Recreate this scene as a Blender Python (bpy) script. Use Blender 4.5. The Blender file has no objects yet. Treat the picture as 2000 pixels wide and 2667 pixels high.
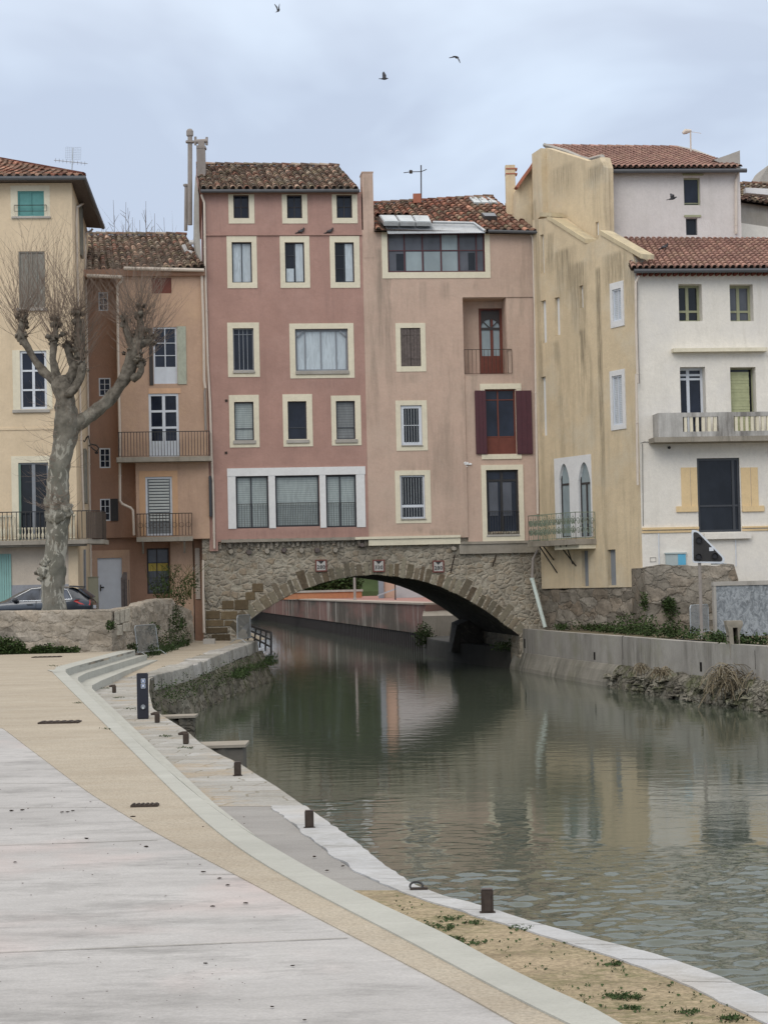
import bpy, bmesh, math, random
from mathutils import Vector, Matrix, noise
from mathutils.geometry import tessellate_polygon
random.seed(7)
sc = bpy.context.scene
C = sc.collection
PI = math.pi
R_ = math.radians
V = Vector

# ------------------------------------------------------------------ camera
EYE = V((0, 0, 3.65))
FPX = 5000.0                       # focal length in pixels of the 2000 px wide photograph
PITCH, ROLL = R_(2.25), R_(-1.3)
CM = Matrix.Rotation(PI/2 + PITCH, 3, 'X') @ Matrix.Rotation(ROLL, 3, 'Z')
cam = bpy.data.objects.new('camera', bpy.data.cameras.new('camera'))
C.objects.link(cam)
cam.matrix_world = Matrix.Translation(EYE) @ CM.to_4x4()
cam.data.sensor_fit = 'HORIZONTAL'; cam.data.sensor_width = 36
cam.data.lens = FPX/2000*36
cam.data.clip_end = 3000; cam.data.clip_start = 0.2
sc.camera = cam

# ------------------------------------------------------------------ view / sky / sun
sc.view_settings.view_transform = 'Standard'; sc.view_settings.look = 'None'
sc.view_settings.gamma = 1; sc.view_settings.use_curve_mapping = False
sc.view_settings.exposure = 0.0
SUN_EL, SUN_AZ = R_(34), R_(202)
world = bpy.data.worlds.new("World"); sc.world = world; world.use_nodes = True
def build_world():
    nt = world.node_tree; nt.nodes.clear(); n = nt.nodes; L = nt.links.new
    tc = n.new('ShaderNodeTexCoord'); sep = n.new('ShaderNodeSeparateXYZ'); L(tc.outputs['Generated'], sep.inputs[0])
    mp = n.new('ShaderNodeMapping'); mp.inputs['Scale'].default_value = (2.3, 2.3, 4.6); mp.inputs['Location'].default_value = (3.1, 0.0, 1.3)
    L(tc.outputs['Generated'], mp.inputs[0])
    nz = n.new('ShaderNodeTexNoise'); nz.inputs['Scale'].default_value = 1.5; nz.inputs['Detail'].default_value = 5; nz.inputs['Roughness'].default_value = .5
    nz.inputs['Distortion'].default_value = .4
    L(mp.outputs[0], nz.inputs['Vector'])
    cr = n.new('ShaderNodeValToRGB'); L(nz.outputs['Fac'], cr.inputs[0])
    e = cr.color_ramp.elements
    e[0].position = .40; e[0].color = (.55, .635, .79, 1)
    e[1].position = .60; e[1].color = (.79, .90, 1.02, 1)
    m = e.new(.5); m.color = (.69, .80, .96, 1)
    # overcast: the cloud deck overhead is brighter than the sky near the horizon
    rg = n.new('ShaderNodeMapRange'); rg.inputs['From Min'].default_value = .26; rg.inputs['From Max'].default_value = .8
    rg.inputs['To Min'].default_value = 1; rg.inputs['To Max'].default_value = 1.5
    L(sep.outputs['Z'], rg.inputs['Value'])
    wm = n.new('ShaderNodeMix'); wm.data_type = 'RGBA'; wm.inputs[7].default_value = (.93, .89, .84, 1)
    rg2 = n.new('ShaderNodeMapRange'); rg2.inputs['From Min'].default_value = .25; rg2.inputs['From Max'].default_value = .7
    L(sep.outputs['Z'], rg2.inputs['Value']); L(rg2.outputs[0], wm.inputs[0]); L(cr.outputs[0], wm.inputs[6])
    vm = n.new('ShaderNodeVectorMath'); vm.operation = 'SCALE'; L(wm.outputs[2], vm.inputs[0]); L(rg.outputs[0], vm.inputs['Scale'])
    bg = n.new('ShaderNodeBackground'); L(vm.outputs[0], bg.inputs['Color']); bg.inputs['Strength'].default_value = 1.0
    sky = n.new('ShaderNodeTexSky'); sky.sky_type = 'NISHITA'; sky.sun_disc = False
    sky.sun_elevation = SUN_EL; sky.sun_rotation = SUN_AZ; sky.air_density = 1.5; sky.dust_density = 4
    bg2 = n.new('ShaderNodeBackground'); L(sky.outputs[0], bg2.inputs['Color']); bg2.inputs['Strength'].default_value = .006
    ad = n.new('ShaderNodeAddShader'); L(bg.outputs[0], ad.inputs[0]); L(bg2.outputs[0], ad.inputs[1])
    out = n.new('ShaderNodeOutputWorld'); L(ad.outputs[0], out.inputs['Surface'])
build_world()
sl = bpy.data.lights.new('sun', 'SUN'); sl.energy = .75; sl.angle = R_(30); sl.color = (1, .95, .88)
so = bpy.data.objects.new('sun', sl); C.objects.link(so)
so.rotation_euler = (R_(56), 0, R_(-22))

# ------------------------------------------------------------------ photo -> world measuring
def ray(px, py): return CM @ V(((px-1000)/FPX, -(py-1333.5)/FPX, -1))
def atD(px, py, D):
    r = ray(px, py); return EYE + r*(D/r.y)
def G(px, py, z):
    if callable(z):
        zz = 1.3
        for _ in range(12):
            p = G(px, py, zz); zz = z(p.y)
        return V((p.x, p.y, zz))
    r = ray(px, py); return EYE + r*((z-EYE.z)/r.z)
ZZ = {1: (0, 350, 2.9625), 2: (0, 950, 2.95), 3: (460, 300, 3.072), 4: (520, 800, 3.403), 5: (940, 400, 3.318), 6: (940, 900, 3.318),
      7: (1340, 330, 2.5136), 8: (1340, 950, 2.4576), 9: (520, 1350, 1.885), 10: (0, 1500, 2.074), 11: (0, 1900, 1.659), 12: (1000, 1900, 1.659),
      13: (1360, 1280, 5.184), 14: (1620, 900, 4.2526), 15: (680, 1440, 3.318), 16: (0, 1440, 2.9625), 17: (0, 1300, 5.53), 0: (0, 0, 1)}
def q(k, X, Y): a = ZZ[k]; return (a[0]+X/a[2], a[1]+Y/a[2])
class Plane:                        # a vertical plane: u along it, z up, d out of it (towards the viewer)
    def __init__(s, p, ang):
        s.o = V((p[0], p[1], 0)); s.dir = V((math.cos(ang), math.sin(ang), 0)); s.n = V((math.sin(ang), -math.cos(ang), 0))
    def hit(s, px, py, d=0):
        r = ray(px, py); o = s.o+s.n*d
        t = (o-EYE).dot(s.n)/r.dot(s.n); p = EYE+r*t
        return ((p-o).dot(s.dir), p.z)
    def P(s, u, z, d=0): return s.o + s.dir*u + s.n*d + V((0, 0, z))
    def rect(s, k, x0, y0, x1, y1, d=0):
        c = [s.hit(*q(k, a, b), d) for a, b in ((x0, y0), (x1, y0), (x0, y1), (x1, y1))]
        return ((c[0][0]+c[2][0])/2, (c[1][0]+c[3][0])/2, (c[2][1]+c[3][1])/2, (c[0][1]+c[1][1])/2)   # u0,u1,z0,z1
    def u(s, k, X, Y, d=0): return s.hit(*q(k, X, Y), d)[0]
    def z(s, k, X, Y, d=0): return s.hit(*q(k, X, Y), d)[1]

# ------------------------------------------------------------------ objects
ORG = {}
def link(o): C.objects.link(o); return o
def thing(name, label, cat, loc, group=None):
    o = link(bpy.data.objects.new(name, None)); o.location = loc; ORG[o.name] = V(loc); o.empty_display_size = .3
    o['label'] = label; o['category'] = cat
    if group: o['group'] = group
    return o
def obj(name, bm, mat, parent=None, label=None, cat=None, group=None, kind=None, smooth=False, org=None):
    me = bpy.data.meshes.new(name)
    if parent: O = ORG[parent.name]
    elif org: O = V(org)
    else:
        xs = [v.co for v in bm.verts]
        O = V((sum(c.x for c in xs)/len(xs), sum(c.y for c in xs)/len(xs), min(c.z for c in xs))) if xs else V((0, 0, 0))
    bmesh.ops.translate(bm, verts=bm.verts, vec=-O)
    if smooth:
        for f in bm.faces: f.smooth = True
    bm.to_mesh(me); bm.free()
    for m in (mat if isinstance(mat, (list, tuple)) else [mat]): me.materials.append(m)
    o = link(bpy.data.objects.new(name, me)); ORG[o.name] = O
    if parent: o.parent = parent
    else: o.location = O
    if label: o['label'] = label
    if cat: o['category'] = cat
    if group: o['group'] = group
    if kind: o['kind'] = kind
    return o
def copy_thing(root, loc, rotz=0, label=None, scale=None):
    def rec(o, par):
        c = o.copy(); C.objects.link(c)
        if par: c.parent = par
        for ch in list(o.children): rec(ch, c)
        return c
    r = rec(root, None); r.location = loc; r.rotation_euler = (0, 0, rotz)
    if scale: r.scale = (scale,)*3
    if label: r['label'] = label
    return r
def BM(): return bmesh.new()
def hexa(bm, p):                    # 8 points: bottom 4 ccw, top 4 ccw
    v = [bm.verts.new(a) for a in p]
    for f in ((3, 2, 1, 0), (4, 5, 6, 7), (0, 1, 5, 4), (1, 2, 6, 5), (2, 3, 7, 6), (3, 0, 4, 7)): bm.faces.new([v[i] for i in f])
    return v
def fb(bm, F, r, d0, d1):           # box on a plane
    u0, u1, z0, z1 = r
    hexa(bm, [F.P(u0, z0, d1), F.P(u1, z0, d1), F.P(u1, z0, d0), F.P(u0, z0, d0), F.P(u0, z1, d1), F.P(u1, z1, d1), F.P(u1, z1, d0), F.P(u0, z1, d0)])
def box(bm, c, s, rot=0):
    M = Matrix.Rotation(rot, 3, 'Z'); hx, hy, hz = s[0]/2, s[1]/2, s[2]/2; c = V(c)
    hexa(bm, [c+M@V(a) for a in ((-hx, -hy, -hz), (hx, -hy, -hz), (hx, hy, -hz), (-hx, hy, -hz), (-hx, -hy, hz), (hx, -hy, hz), (hx, hy, hz), (-hx, hy, hz))])
def beam(bm, a, b, w, h):
    a, b = V(a), V(b); t = (b-a).normalized(); up = V((0, 0, 1)) if abs(t.z) < .95 else V((0, 1, 0))
    s = t.cross(up).normalized()*w/2; k = s.cross(t).normalized()*h/2
    hexa(bm, [a-s-k, a+s-k, b+s-k, b-s-k, a-s+k, a+s+k, b+s+k, b-s+k])
def tube(bm, pts, r, seg=8, caps=True, jit=0):
    pts = [V(p) for p in pts]; n = len(pts); rr = r if isinstance(r, (list, tuple)) else [r]*n
    rings = []; ref = None
    for i, p in enumerate(pts):
        t = (pts[min(i+1, n-1)]-pts[max(i-1, 0)]).normalized()
        if ref is None: ref = t.orthogonal().normalized()
        ref = (ref-t*ref.dot(t)).normalized(); b = t.cross(ref)
        ring = []
        for k in range(seg):
            a = 2*PI*k/seg; w = rr[i]
            if jit: w *= 1+jit*noise.noise(p*2.2+V((math.cos(a), math.sin(a), i*.3))*1.1)
            ring.append(bm.verts.new(p+(ref*math.cos(a)+b*math.sin(a))*w))
        rings.append(ring)
    for i in range(n-1):
        for k in range(seg): bm.faces.new((rings[i][k], rings[i][(k+1) % seg], rings[i+1][(k+1) % seg], rings[i+1][k]))
    if caps and seg > 2:
        bm.faces.new(rings[0][::-1]); bm.faces.new(rings[-1])
def ball(bm, c, r, sub=2, sc_=(1, 1, 1), jit=0):
    g = bmesh.ops.create_icosphere(bm, subdivisions=sub, radius=1)
    for v in g['verts']:
        d = v.co.copy(); k = 1+(jit*noise.noise(d*1.7+V(c)) if jit else 0)
        v.co = V(c)+V((d.x*sc_[0], d.y*sc_[1], d.z*sc_[2]))*r*k
def poly_fill(bm, pts3, uv=None, flip=False):
    tri = tessellate_polygon([[V(p) for p in pts3]] if uv is None else [[V((a, b, 0)) for a, b in uv]])
    vs = [bm.verts.new(p) for p in pts3]
    for t in tri:
        try: bm.faces.new([vs[i] for i in t])
        except ValueError: pass
    return vs
def prism(bm, F, out, d0, d1, holes=(), reveal=.22):
    """wall: outline (u,z) with openings, front face at d0, back at d1; openings get reveals"""
    loops = [[V((a, b, 0)) for a, b in out]]+[[V((a, b, 0)) for a, b in h] for h in holes]
    flat = [p for l in loops for p in l]
    vs = [bm.verts.new(F.P(p.x, p.y, d0)) for p in flat]
    for t in tessellate_polygon(loops):
        try: bm.faces.new([vs[i] for i in t])
        except ValueError: pass
    n = len(out); bk = [bm.verts.new(F.P(a, b, d1)) for a, b in out]
    for i in range(n): bm.faces.new((vs[i], vs[(i+1) % n], bk[(i+1) % n], bk[i]))
    for t in tessellate_polygon([loops[0]]):
        try: bm.faces.new([bk[i] for i in t])
        except ValueError: pass
    k = n
    for h in holes:
        m = len(h); f = vs[k:k+m]; b = [bm.verts.new(F.P(a, c, d0-reveal)) for a, c in h]
        for i in range(m): bm.faces.new((f[i], f[(i+1) % m], b[(i+1) % m], b[i]))
        k += m
    bmesh.ops.recalc_face_normals(bm, faces=bm.faces)
def rq(r): return [(r[0], r[2]), (r[1], r[2]), (r[1], r[3]), (r[0], r[3])]

# ------------------------------------------------------------------ materials
class NT:
    def __init__(s, name):
        s.m = bpy.data.materials.new(name); s.m.use_nodes = True; s.t = s.m.node_tree; s.n = s.t.nodes; s.L = s.t.links.new
        s.b = s.n['Principled BSDF']; s.g = s.n.new('ShaderNodeNewGeometry'); s.pos = s.g.outputs['Position']
    def map(s, scale, loc=(0, 0, 0), vec=None):
        a = s.n.new('ShaderNodeMapping'); a.inputs['Scale'].default_value = scale; a.inputs['Location'].default_value = loc
        s.L(vec or s.pos, a.inputs[0]); return a.outputs[0]
    def noise(s, scale, vec=None, det=5, rough=.55, dist=0):
        a = s.n.new('ShaderNodeTexNoise'); a.inputs['Scale'].default_value = scale; a.inputs['Detail'].default_value = det
        a.inputs['Roughness'].default_value = rough; a.inputs['Distortion'].default_value = dist
        s.L(vec or s.pos, a.inputs['Vector']); return a.outputs['Fac']
    def ramp(s, fac, *st):
        a = s.n.new('ShaderNodeValToRGB'); e = a.color_ramp.elements
        while len(e) < len(st): e.new(.5)
        for i, (p, c) in enumerate(st):
            e[i].position = p; e[i].color = (c if isinstance(c, tuple) else (c, c, c))+(1,)
        s.L(fac, a.inputs[0]); return a.outputs[0]
    def mix(s, fac, a, b, mode='MIX'):
        x = s.n.new('ShaderNodeMix'); x.data_type = 'RGBA'; x.blend_type = mode
        for sock, v in ((x.inputs[0], fac), (x.inputs[6], a), (x.inputs[7], b)):
            if isinstance(v, (int, float)): sock.default_value = v
            elif isinstance(v, tuple): sock.default_value = v+(1,)
            else: s.L(v, sock)
        return x.outputs[2]
    def math(s, op, a, b=0.0):
        x = s.n.new('ShaderNodeMath'); x.operation = op
        for sock, v in ((x.inputs[0], a), (x.inputs[1], b)):
            if isinstance(v, (int, float)): sock.default_value = v
            else: s.L(v, sock)
        return x.outputs[0]
    def bump(s, h, st=.3, dist=.02, prev=None):
        x = s.n.new('ShaderNodeBump'); x.inputs['Strength'].default_value = st; x.inputs['Distance'].default_value = dist
        s.L(h, x.inputs['Height'])
        if prev: s.L(prev, x.inputs['Normal'])
        return x.outputs[0]
    def out(s, col, rough=.8, spec=.3, bump=None, metal=0):
        i = s.b.inputs
        if isinstance(col, tuple): i['Base Color'].default_value = col+(1,)
        else: s.L(col, i['Base Color'])
        if isinstance(rough, (int, float)): i['Roughness'].default_value = rough
        else: s.L(rough, i['Roughness'])
        i['Specular IOR Level'].default_value = spec; i['Metallic'].default_value = metal
        if bump: s.L(bump, i['Normal'])
        return s.m
def sca(c, k): return tuple(min(1, x*k) for x in c)
def plaster(name, c, var=.1, streak=.35, sc_=(.30, .27, .22), patch=None, amt=.0, th=.56, bmp=.3, stains=()):
    t = NT(name)
    col = t.mix(t.ramp(t.noise(.55, det=6, rough=.65), (.3, 0.), (.7, 1.)), sca(c, 1-var), sca(c, 1+var*.8))
    col = t.mix(t.ramp(t.noise(9, det=6, rough=.75), (.35, .0), (.75, .36)), col, sca(c, .68))
    col = t.mix(t.ramp(t.noise(2.6, t.map((1, 1, .8), (3, 7, 1)), det=7, rough=.75), (.52, 0.), (.64, .35)), col, sca(c, .80))
    if patch: col = t.mix(t.ramp(t.noise(.35, t.map((1, 1, 1), (7, 3, 2)), det=7, rough=.7), (.5, 0.), (.68, amt)), col, patch)
    v = t.map((1.9, 1.9, .22), (1, 2, 3)); s1 = t.noise(1.0, v, det=8, rough=.72, dist=.35)
    s2 = t.noise(.35, t.map((1, 1, .7), (4, 4, 9)), det=3)
    k = t.math('MULTIPLY', t.ramp(s1, (th-.06, 0.), (th+.16, 1.)), t.ramp(s2, (.4, 0.), (.65, 1.)))
    col = t.mix(t.math('MULTIPLY', k, streak), col, sc_)
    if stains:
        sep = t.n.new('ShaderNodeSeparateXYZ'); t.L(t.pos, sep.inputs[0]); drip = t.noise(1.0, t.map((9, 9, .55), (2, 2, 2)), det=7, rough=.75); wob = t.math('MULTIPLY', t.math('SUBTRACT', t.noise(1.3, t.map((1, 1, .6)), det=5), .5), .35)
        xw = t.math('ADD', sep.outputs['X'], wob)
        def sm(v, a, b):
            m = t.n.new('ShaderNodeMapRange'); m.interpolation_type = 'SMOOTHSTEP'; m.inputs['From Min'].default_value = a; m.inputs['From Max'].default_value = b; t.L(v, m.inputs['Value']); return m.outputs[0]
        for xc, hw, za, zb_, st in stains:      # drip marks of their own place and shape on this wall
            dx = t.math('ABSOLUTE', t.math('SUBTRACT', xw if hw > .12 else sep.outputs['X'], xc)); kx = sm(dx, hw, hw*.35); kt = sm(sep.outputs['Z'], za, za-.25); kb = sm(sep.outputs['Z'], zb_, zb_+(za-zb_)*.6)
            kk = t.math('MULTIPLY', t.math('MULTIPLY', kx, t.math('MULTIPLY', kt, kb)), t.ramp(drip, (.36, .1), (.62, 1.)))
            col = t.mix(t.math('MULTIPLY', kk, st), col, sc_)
    return t.out(col, .9, .15, t.bump(t.noise(16, det=8, rough=.7), bmp, .03, t.bump(t.noise(1.6, det=4), .25, .12)))
def flat(name, c, rough=.6, spec=.3, var=.12, vs=4, bmp=.08, metal=0, dirt=0, dc=(.15, .13, .11)):
    t = NT(name); col = t.mix(t.noise(vs, det=5), sca(c, 1-var), sca(c, 1+var))
    if dirt: col = t.mix(t.ramp(t.noise(5, t.map((1, 1, .5)), det=7, rough=.75), (.48, 0.), (.7, dirt)), col, dc)
    return t.out(col, rough, spec, t.bump(t.noise(35, det=3), bmp, .01), metal)
def stone(name, cols, mortar, sc_=2.2, ratio=(1, 1, 1.5), mw=.09, bmp=.8, big=.35, moss=None, rnd=.85, stain=.5, mo=1.0, wobk=.3, pit=.5):
    t = NT(name)
    wob = t.n.new('ShaderNodeVectorMath'); wob.operation = 'MULTIPLY_ADD'
    nz = t.n.new('ShaderNodeTexNoise'); nz.inputs['Scale'].default_value = 3.1; nz.inputs['Detail'].default_value = 6; t.L(t.pos, nz.inputs['Vector'])
    t.L(nz.outputs['Color'], wob.inputs[0]); wob.inputs[1].default_value = (wobk, wobk, wobk); t.L(t.pos, wob.inputs[2])
    v = t.map(ratio, vec=wob.outputs[0])
    def vor(f):
        a = t.n.new('ShaderNodeTexVoronoi'); a.feature = f; a.inputs['Scale'].default_value = sc_; a.inputs['Randomness'].default_value = rnd
        t.L(v, a.inputs['Vector']); return a
    a = vor('F1'); b = vor('DISTANCE_TO_EDGE')
    sp = t.n.new('ShaderNodeSeparateColor'); t.L(a.outputs['Color'], sp.inputs[0])
    n_ = len(cols); col = t.ramp(sp.outputs[0], *[(i/(n_-1), c) for i, c in enumerate(cols)])
    col = t.mix(t.ramp(t.noise(14, det=7, rough=.75), (.3, .55), (.7, 0.)), col, (.13, .115, .09), 'MIX') if 0 else col
    fine = t.noise(13, det=8, rough=.75)
    col = t.mix(1.0, col, t.ramp(fine, (.25, .62), (.75, 1.25)), 'MULTIPLY')
    mn = t.math('ADD', b.outputs['Distance'], t.math('MULTIPLY', t.math('SUBTRACT', t.noise(6, det=4), .5), .09))
    mk = t.math('MULTIPLY', t.ramp(mn, (mw*.35, 1.), (mw, 0.)), t.math('MULTIPLY', t.ramp(t.noise(1.1, t.map((1, 1, 1), (2, 2, 8)), det=4), (.35, .35), (.55, 1.)), mo))
    col = t.mix(mk, col, mortar)
    col = t.mix(t.ramp(t.noise(5.5, t.map((1, 1, 1.4), (6, 1, 1)), det=9, rough=.8), (.50, 0.), (.66, pit)), col, (.085, .075, .06))
    col = t.mix(t.ramp(t.noise(2.2, t.map((1, 1, 1), (1, 6, 1)), det=8, rough=.75), (.55, 0.), (.7, .5)), col, (.47, .43, .36))
    lg = t.noise(.5, det=5, rough=.65)
    col = t.mix(t.ramp(lg, (.42, 0.), (.68, stain)), col, (.10, .09, .075))
    if moss: col = t.mix(t.ramp(t.noise(1.3, t.map((1, 1, 1), (5, 5, 5)), det=7, rough=.7), (.5, 0.), (.62, .8)), col, moss)
    h = t.ramp(mn, (0, 0.), (mw*1.6, .8), (.5, 1.))
    bp = t.bump(fine, .6, .03, t.bump(h, bmp, .07))
    return t.out(col, .92, .15, bp)
def glass(name, c=(.009, .011, .015), var=2.0, rough=.06, spec=.32, curtain=None, slat=0):
    t = NT(name); n_ = t.noise(.9, t.map((1, 1, .7), (2, 5, 1)), det=4)
    col = t.mix(t.ramp(n_, (.4, 0.), (.65, 1.)), c, sca(c, var))
    bp = None
    if curtain:
        f = t.noise(1.0, t.map((9, 9, 1.6), (0, 0, 0)), det=4, dist=1.2)
        col = t.mix(t.ramp(f, (.3, 0.), (.7, 1.)), sca(curtain, .72), curtain)
    if slat:
        sep = t.n.new('ShaderNodeSeparateXYZ'); t.L(t.pos, sep.inputs[0])
        w = t.math('FRACT', t.math('MULTIPLY', sep.outputs['Z'], slat))
        col = t.mix(t.ramp(w, (.0, 0.), (.12, 0.), (.2, 1.), (.9, 1.)), sca(curtain, .5), col)
    t.b.inputs['Coat Weight'].default_value = .6 if curtain else 0
    t.b.inputs['Coat Roughness'].default_value = .05
    return t.out(col, .6 if curtain else rough, spec, bp)
def tilemat(name, dirt=.22, lichen=.35, rough=.85):
    t = NT(name); a = t.n.new('ShaderNodeAttribute'); a.attribute_name = 'tint'
    col = t.mix(1.0, a.outputs['Color'], t.ramp(t.noise(11, det=6, rough=.75), (.25, .72), (.75, 1.35)), 'MULTIPLY')
    col = t.mix(t.ramp(t.noise(1.7, det=6, rough=.7), (.45, 0.), (.7, dirt)), col, (.10, .075, .06))
    col = t.mix(t.ramp(t.noise(5, t.map((1, 1, 1), (9, 1, 4)), det=6, rough=.7), (.54, 0.), (.68, lichen)), col, (.45, .41, .29))
    return t.out(col, rough, .2, t.bump(t.noise(25, det=5), .3, .02))

PINK = plaster('pink_render', (.425, .265, .225), .10, .42, (.27, .17, .15), th=.5)
BEIGE = plaster('beige_render', (.55, .41, .335), .08, .60, (.24, .20, .16), (.50, .40, .33), .5, th=.49)
ORANGE = plaster('orange_render', (.53, .365, .27), .12, .35, (.22, .15, .11), (.62, .43, .28), .5)
BROWN = plaster('brown_render', (.37, .225, .16), .12, .45, (.17, .11, .08), (.30, .20, .15), .5)
LYEL = plaster('cream_yellow_render', (.71, .58, .415), .08, .35, (.32, .27, .2), (.56, .45, .31), .4)
LBEI = plaster('pale_beige_render', (.62, .54, .45), .07, .3, (.3, .28, .24))
OCHRE = plaster('ochre_render', (.67, .555, .385), .13, .62, (.20, .17, .12), (.62, .57, .46), .6, th=.53)
WHITE = plaster('white_render', (.80, .765, .70), .06, .28, (.36, .33, .27), (.66, .64, .62), .5, th=.56)
GREYW = plaster('pale_grey_render', (.68, .645, .63), .07, .35, (.33, .31, .28), (.55, .53, .5), .5)
CREAM = plaster('cream_band', (.74, .69, .55), .06, .35, (.36, .33, .27), bmp=.1)
WTRIM = plaster('white_band', (.74, .75, .76), .04, .2, (.4, .4, .4), bmp=.1)
CEM = plaster('cement', (.43, .41, .38), .18, .7, (.14, .13, .11), (.28, .26, .22), .6)
DCEM = plaster('dirty_cement', (.34, .31, .265), .22, .8, (.09, .085, .07), (.20, .18, .14), .7)
QUAYC = plaster('quay_concrete', (.37, .355, .33), .2, .8, (.12, .11, .10), (.27, .265, .20), .8, th=.46)
YTRIM = plaster('yellow_band', (.76, .58, .34), .05, .25, bmp=.1)
WOODD = flat('dark_wood', (.055, .05, .05), .6, .3)
WOODG = flat('weathered_wood', (.13, .11, .105), .8, .1, .5, 9)
WOODR = flat('red_brown_wood', (.15, .045, .03), .5, .3, .3)
MAROON = flat('maroon_paint', (.07, .018, .026), .45, .4, .25)
BURG = flat('burgundy_metal', (.09, .025, .03), .5, .4)
WHITEP = flat('white_paint', (.62, .66, .72), .45, .35)
GREYP = flat('grey_paint', (.22, .24, .27), .45, .35)
DGREY = flat('dark_grey_paint', (.05, .055, .065), .45, .35)
OLIVEP = flat('olive_paint', (.33, .34, .22), .5, .3)
TEAL = flat('teal_paint', (.13, .33, .32), .6, .25, .18, 6)
PTEAL = flat('pale_teal_paint', (.27, .47, .44), .6, .25, .15, 3)
SAGE = flat('pale_green_grey_paint', (.42, .45, .37), .7, .2, .15, dirt=.4)
GSHUT = flat('weathered_grey_paint', (.25, .245, .22), .8, .15, .25, 5, dirt=.6)
IRON = flat('dark_iron', (.028, .027, .028), .55, .4, .3)
RUST = flat('rusty_iron', (.055, .042, .035), .8, .25, .5, 14, .3)
GIRON = flat('green_iron', (.20, .25, .19), .65, .3, .3, 8, dirt=.7, dc=(.12, .09, .06))
GALV = flat('galvanised_steel', (.40, .43, .45), .45, .5, .15, 6, metal=.6)
PVC = flat('beige_pipe', (.62, .55, .48), .5, .3, .08, dirt=.3, dc=(.3, .25, .2))
PIPEW = flat('white_green_pipe', (.60, .68, .64), .5, .3, .08, dirt=.3)
PIPEG = flat('grey_pipe', (.30, .27, .25), .6, .3, .15, dirt=.3)
GUTD = flat('dark_gutter', (.085, .09, .10), .5, .4, .2)
ZINC = flat('zinc', (.50, .53, .56), .4, .5, .15, 2, metal=.4, dirt=.3)
TERRA = flat('terracotta', (.38, .15, .10), .8, .2, .2, dirt=.3)
UNDER = flat('tile_channel', (.15, .085, .06), .9, .1, .4)
TILE = tilemat('old_clay_tiles'); TILE2 = tilemat('newer_clay_tiles', .12, .08)
GL = glass('dark_glass'); GLB = glass('dark_blue_glass', (.010, .013, .022), 2.2)
GLG = glass('grey_glass', (.075, .08, .095), 1.6, .12)
GLL = glass('pale_glass', (.24, .29, .31), 1.3, .15)
CURT = glass('pale_curtain_pane', curtain=(.52, .60, .66))
BLIND = glass('slatted_blind_pane', curtain=(.36, .42, .42), slat=11)
BLINDD = glass('dark_slatted_blind_pane', curtain=(.20, .215, .22), slat=9)
PSHUT = glass('pale_shutter_pane', curtain=(.58, .63, .68), slat=14)
STRAW = flat('greenish_reed_blind', (.40, .42, .26), .9, .1, .3, 5, .6)
# ================================================================== ground, quays, water
def cl(x): return max(0.0, min(1.0, x))
def ZS(D): return 1.25+.52*cl((D-19)/26)
def ZQ(D): return 1.25+.35*cl((D-52)/24)
def lev(i): return lambda D: ZQ(D)+(ZS(D)-ZQ(D))*(3-i)/3 if D < 52 else 1.25+(ZS(D)-1.25)*(3-i)/3+(.35*cl((D-52)/24) if i == 3 else 0)
def itp(pl, y):
    pl = sorted(pl, key=lambda p: p[1])
    if y <= pl[0][1]: a, b = pl[0], pl[1]
    elif y >= pl[-1][1]: a, b = pl[-2], pl[-1]
    else:
        for a, b in zip(pl, pl[1:]):
            if a[1] <= y <= b[1]: break
    t = (y-a[1])/((b[1]-a[1]) or 1); return a[0]+(b[0]-a[0])*t
def rows(y0, y1, n=60):             # image rows spaced evenly in distance
    a, b = 1/(y0-1500), 1/(y1-1500)
    return [1500+1/(a+(b-a)*i/n) for i in range(n+1)]
RND = random
def strip(bm, L, Rr, ys, zf, off=0, nx=1, drop=.06):
    prev = None
    for y in ys:
        xl = L(y) if callable(L) else itp(L, y); xr = Rr(y) if callable(Rr) else itp(Rr, y)
        row = []
        for i in range(nx+1):
            p = G(xl+(xr-xl)*i/nx, y, zf); p.z += off; row.append(p)
        lo = [bm.verts.new(p-V((0, 0, drop))) for p in (row[0], row[-1])]
        row = [bm.verts.new(p) for p in row]
        if prev:
            for i in range(nx): bm.faces.new((prev[0][i], row[i], row[i+1], prev[0][i+1]))
            bm.faces.new((prev[0][0], prev[1][0], lo[0], row[0])); bm.faces.new((prev[0][-1], row[-1], lo[1], prev[1][1]))
        prev = (row, lo)
    bmesh.ops.recalc_face_normals(bm, faces=bm.faces)

SLAB = [(0, 1893), (58, 1936), (116, 1982), (193, 2038), (277, 2105), (398, 2171), (482, 2206), (603, 2277), (735, 2346), (874, 2418), (1000, 2485), (1090, 2529), (1241, 2612), (1337, 2667)]
BANDL = [(137, 1753), (212, 1828), (289, 1905), (395, 2009), (446, 2063), (530, 2141), (591, 2198), (699, 2265), (844, 2346), (1000, 2424), (1151, 2503), (1241, 2557), (1362, 2617), (1464, 2667)]
BANDR = [(171, 1753), (241, 1822), (337, 1917), (430, 2006), (530, 2092), (610, 2150), (700, 2208), (800, 2264), (892, 2316), (1000, 2367), (1078, 2400), (1241, 2479), (1362, 2557), (1518, 2617), (1603, 2667)]
EDGE = [(675, 1670), (640, 1682), (580, 1704), (520, 1728), (470, 1745), (425, 1756), (390, 1768), (388, 1800), (398, 1845), (424, 1864), (482, 1900), (521, 1934), (569, 1963), (622, 1987), (675, 2021), (723, 2050), (784, 2093), (844, 2135), (928, 2195), (1000, 2254), (1078, 2306), (1151, 2334), (1253, 2360), (1386, 2403), (1542, 2446), (1723, 2492), (1874, 2545), (2000, 2600)]
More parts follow.
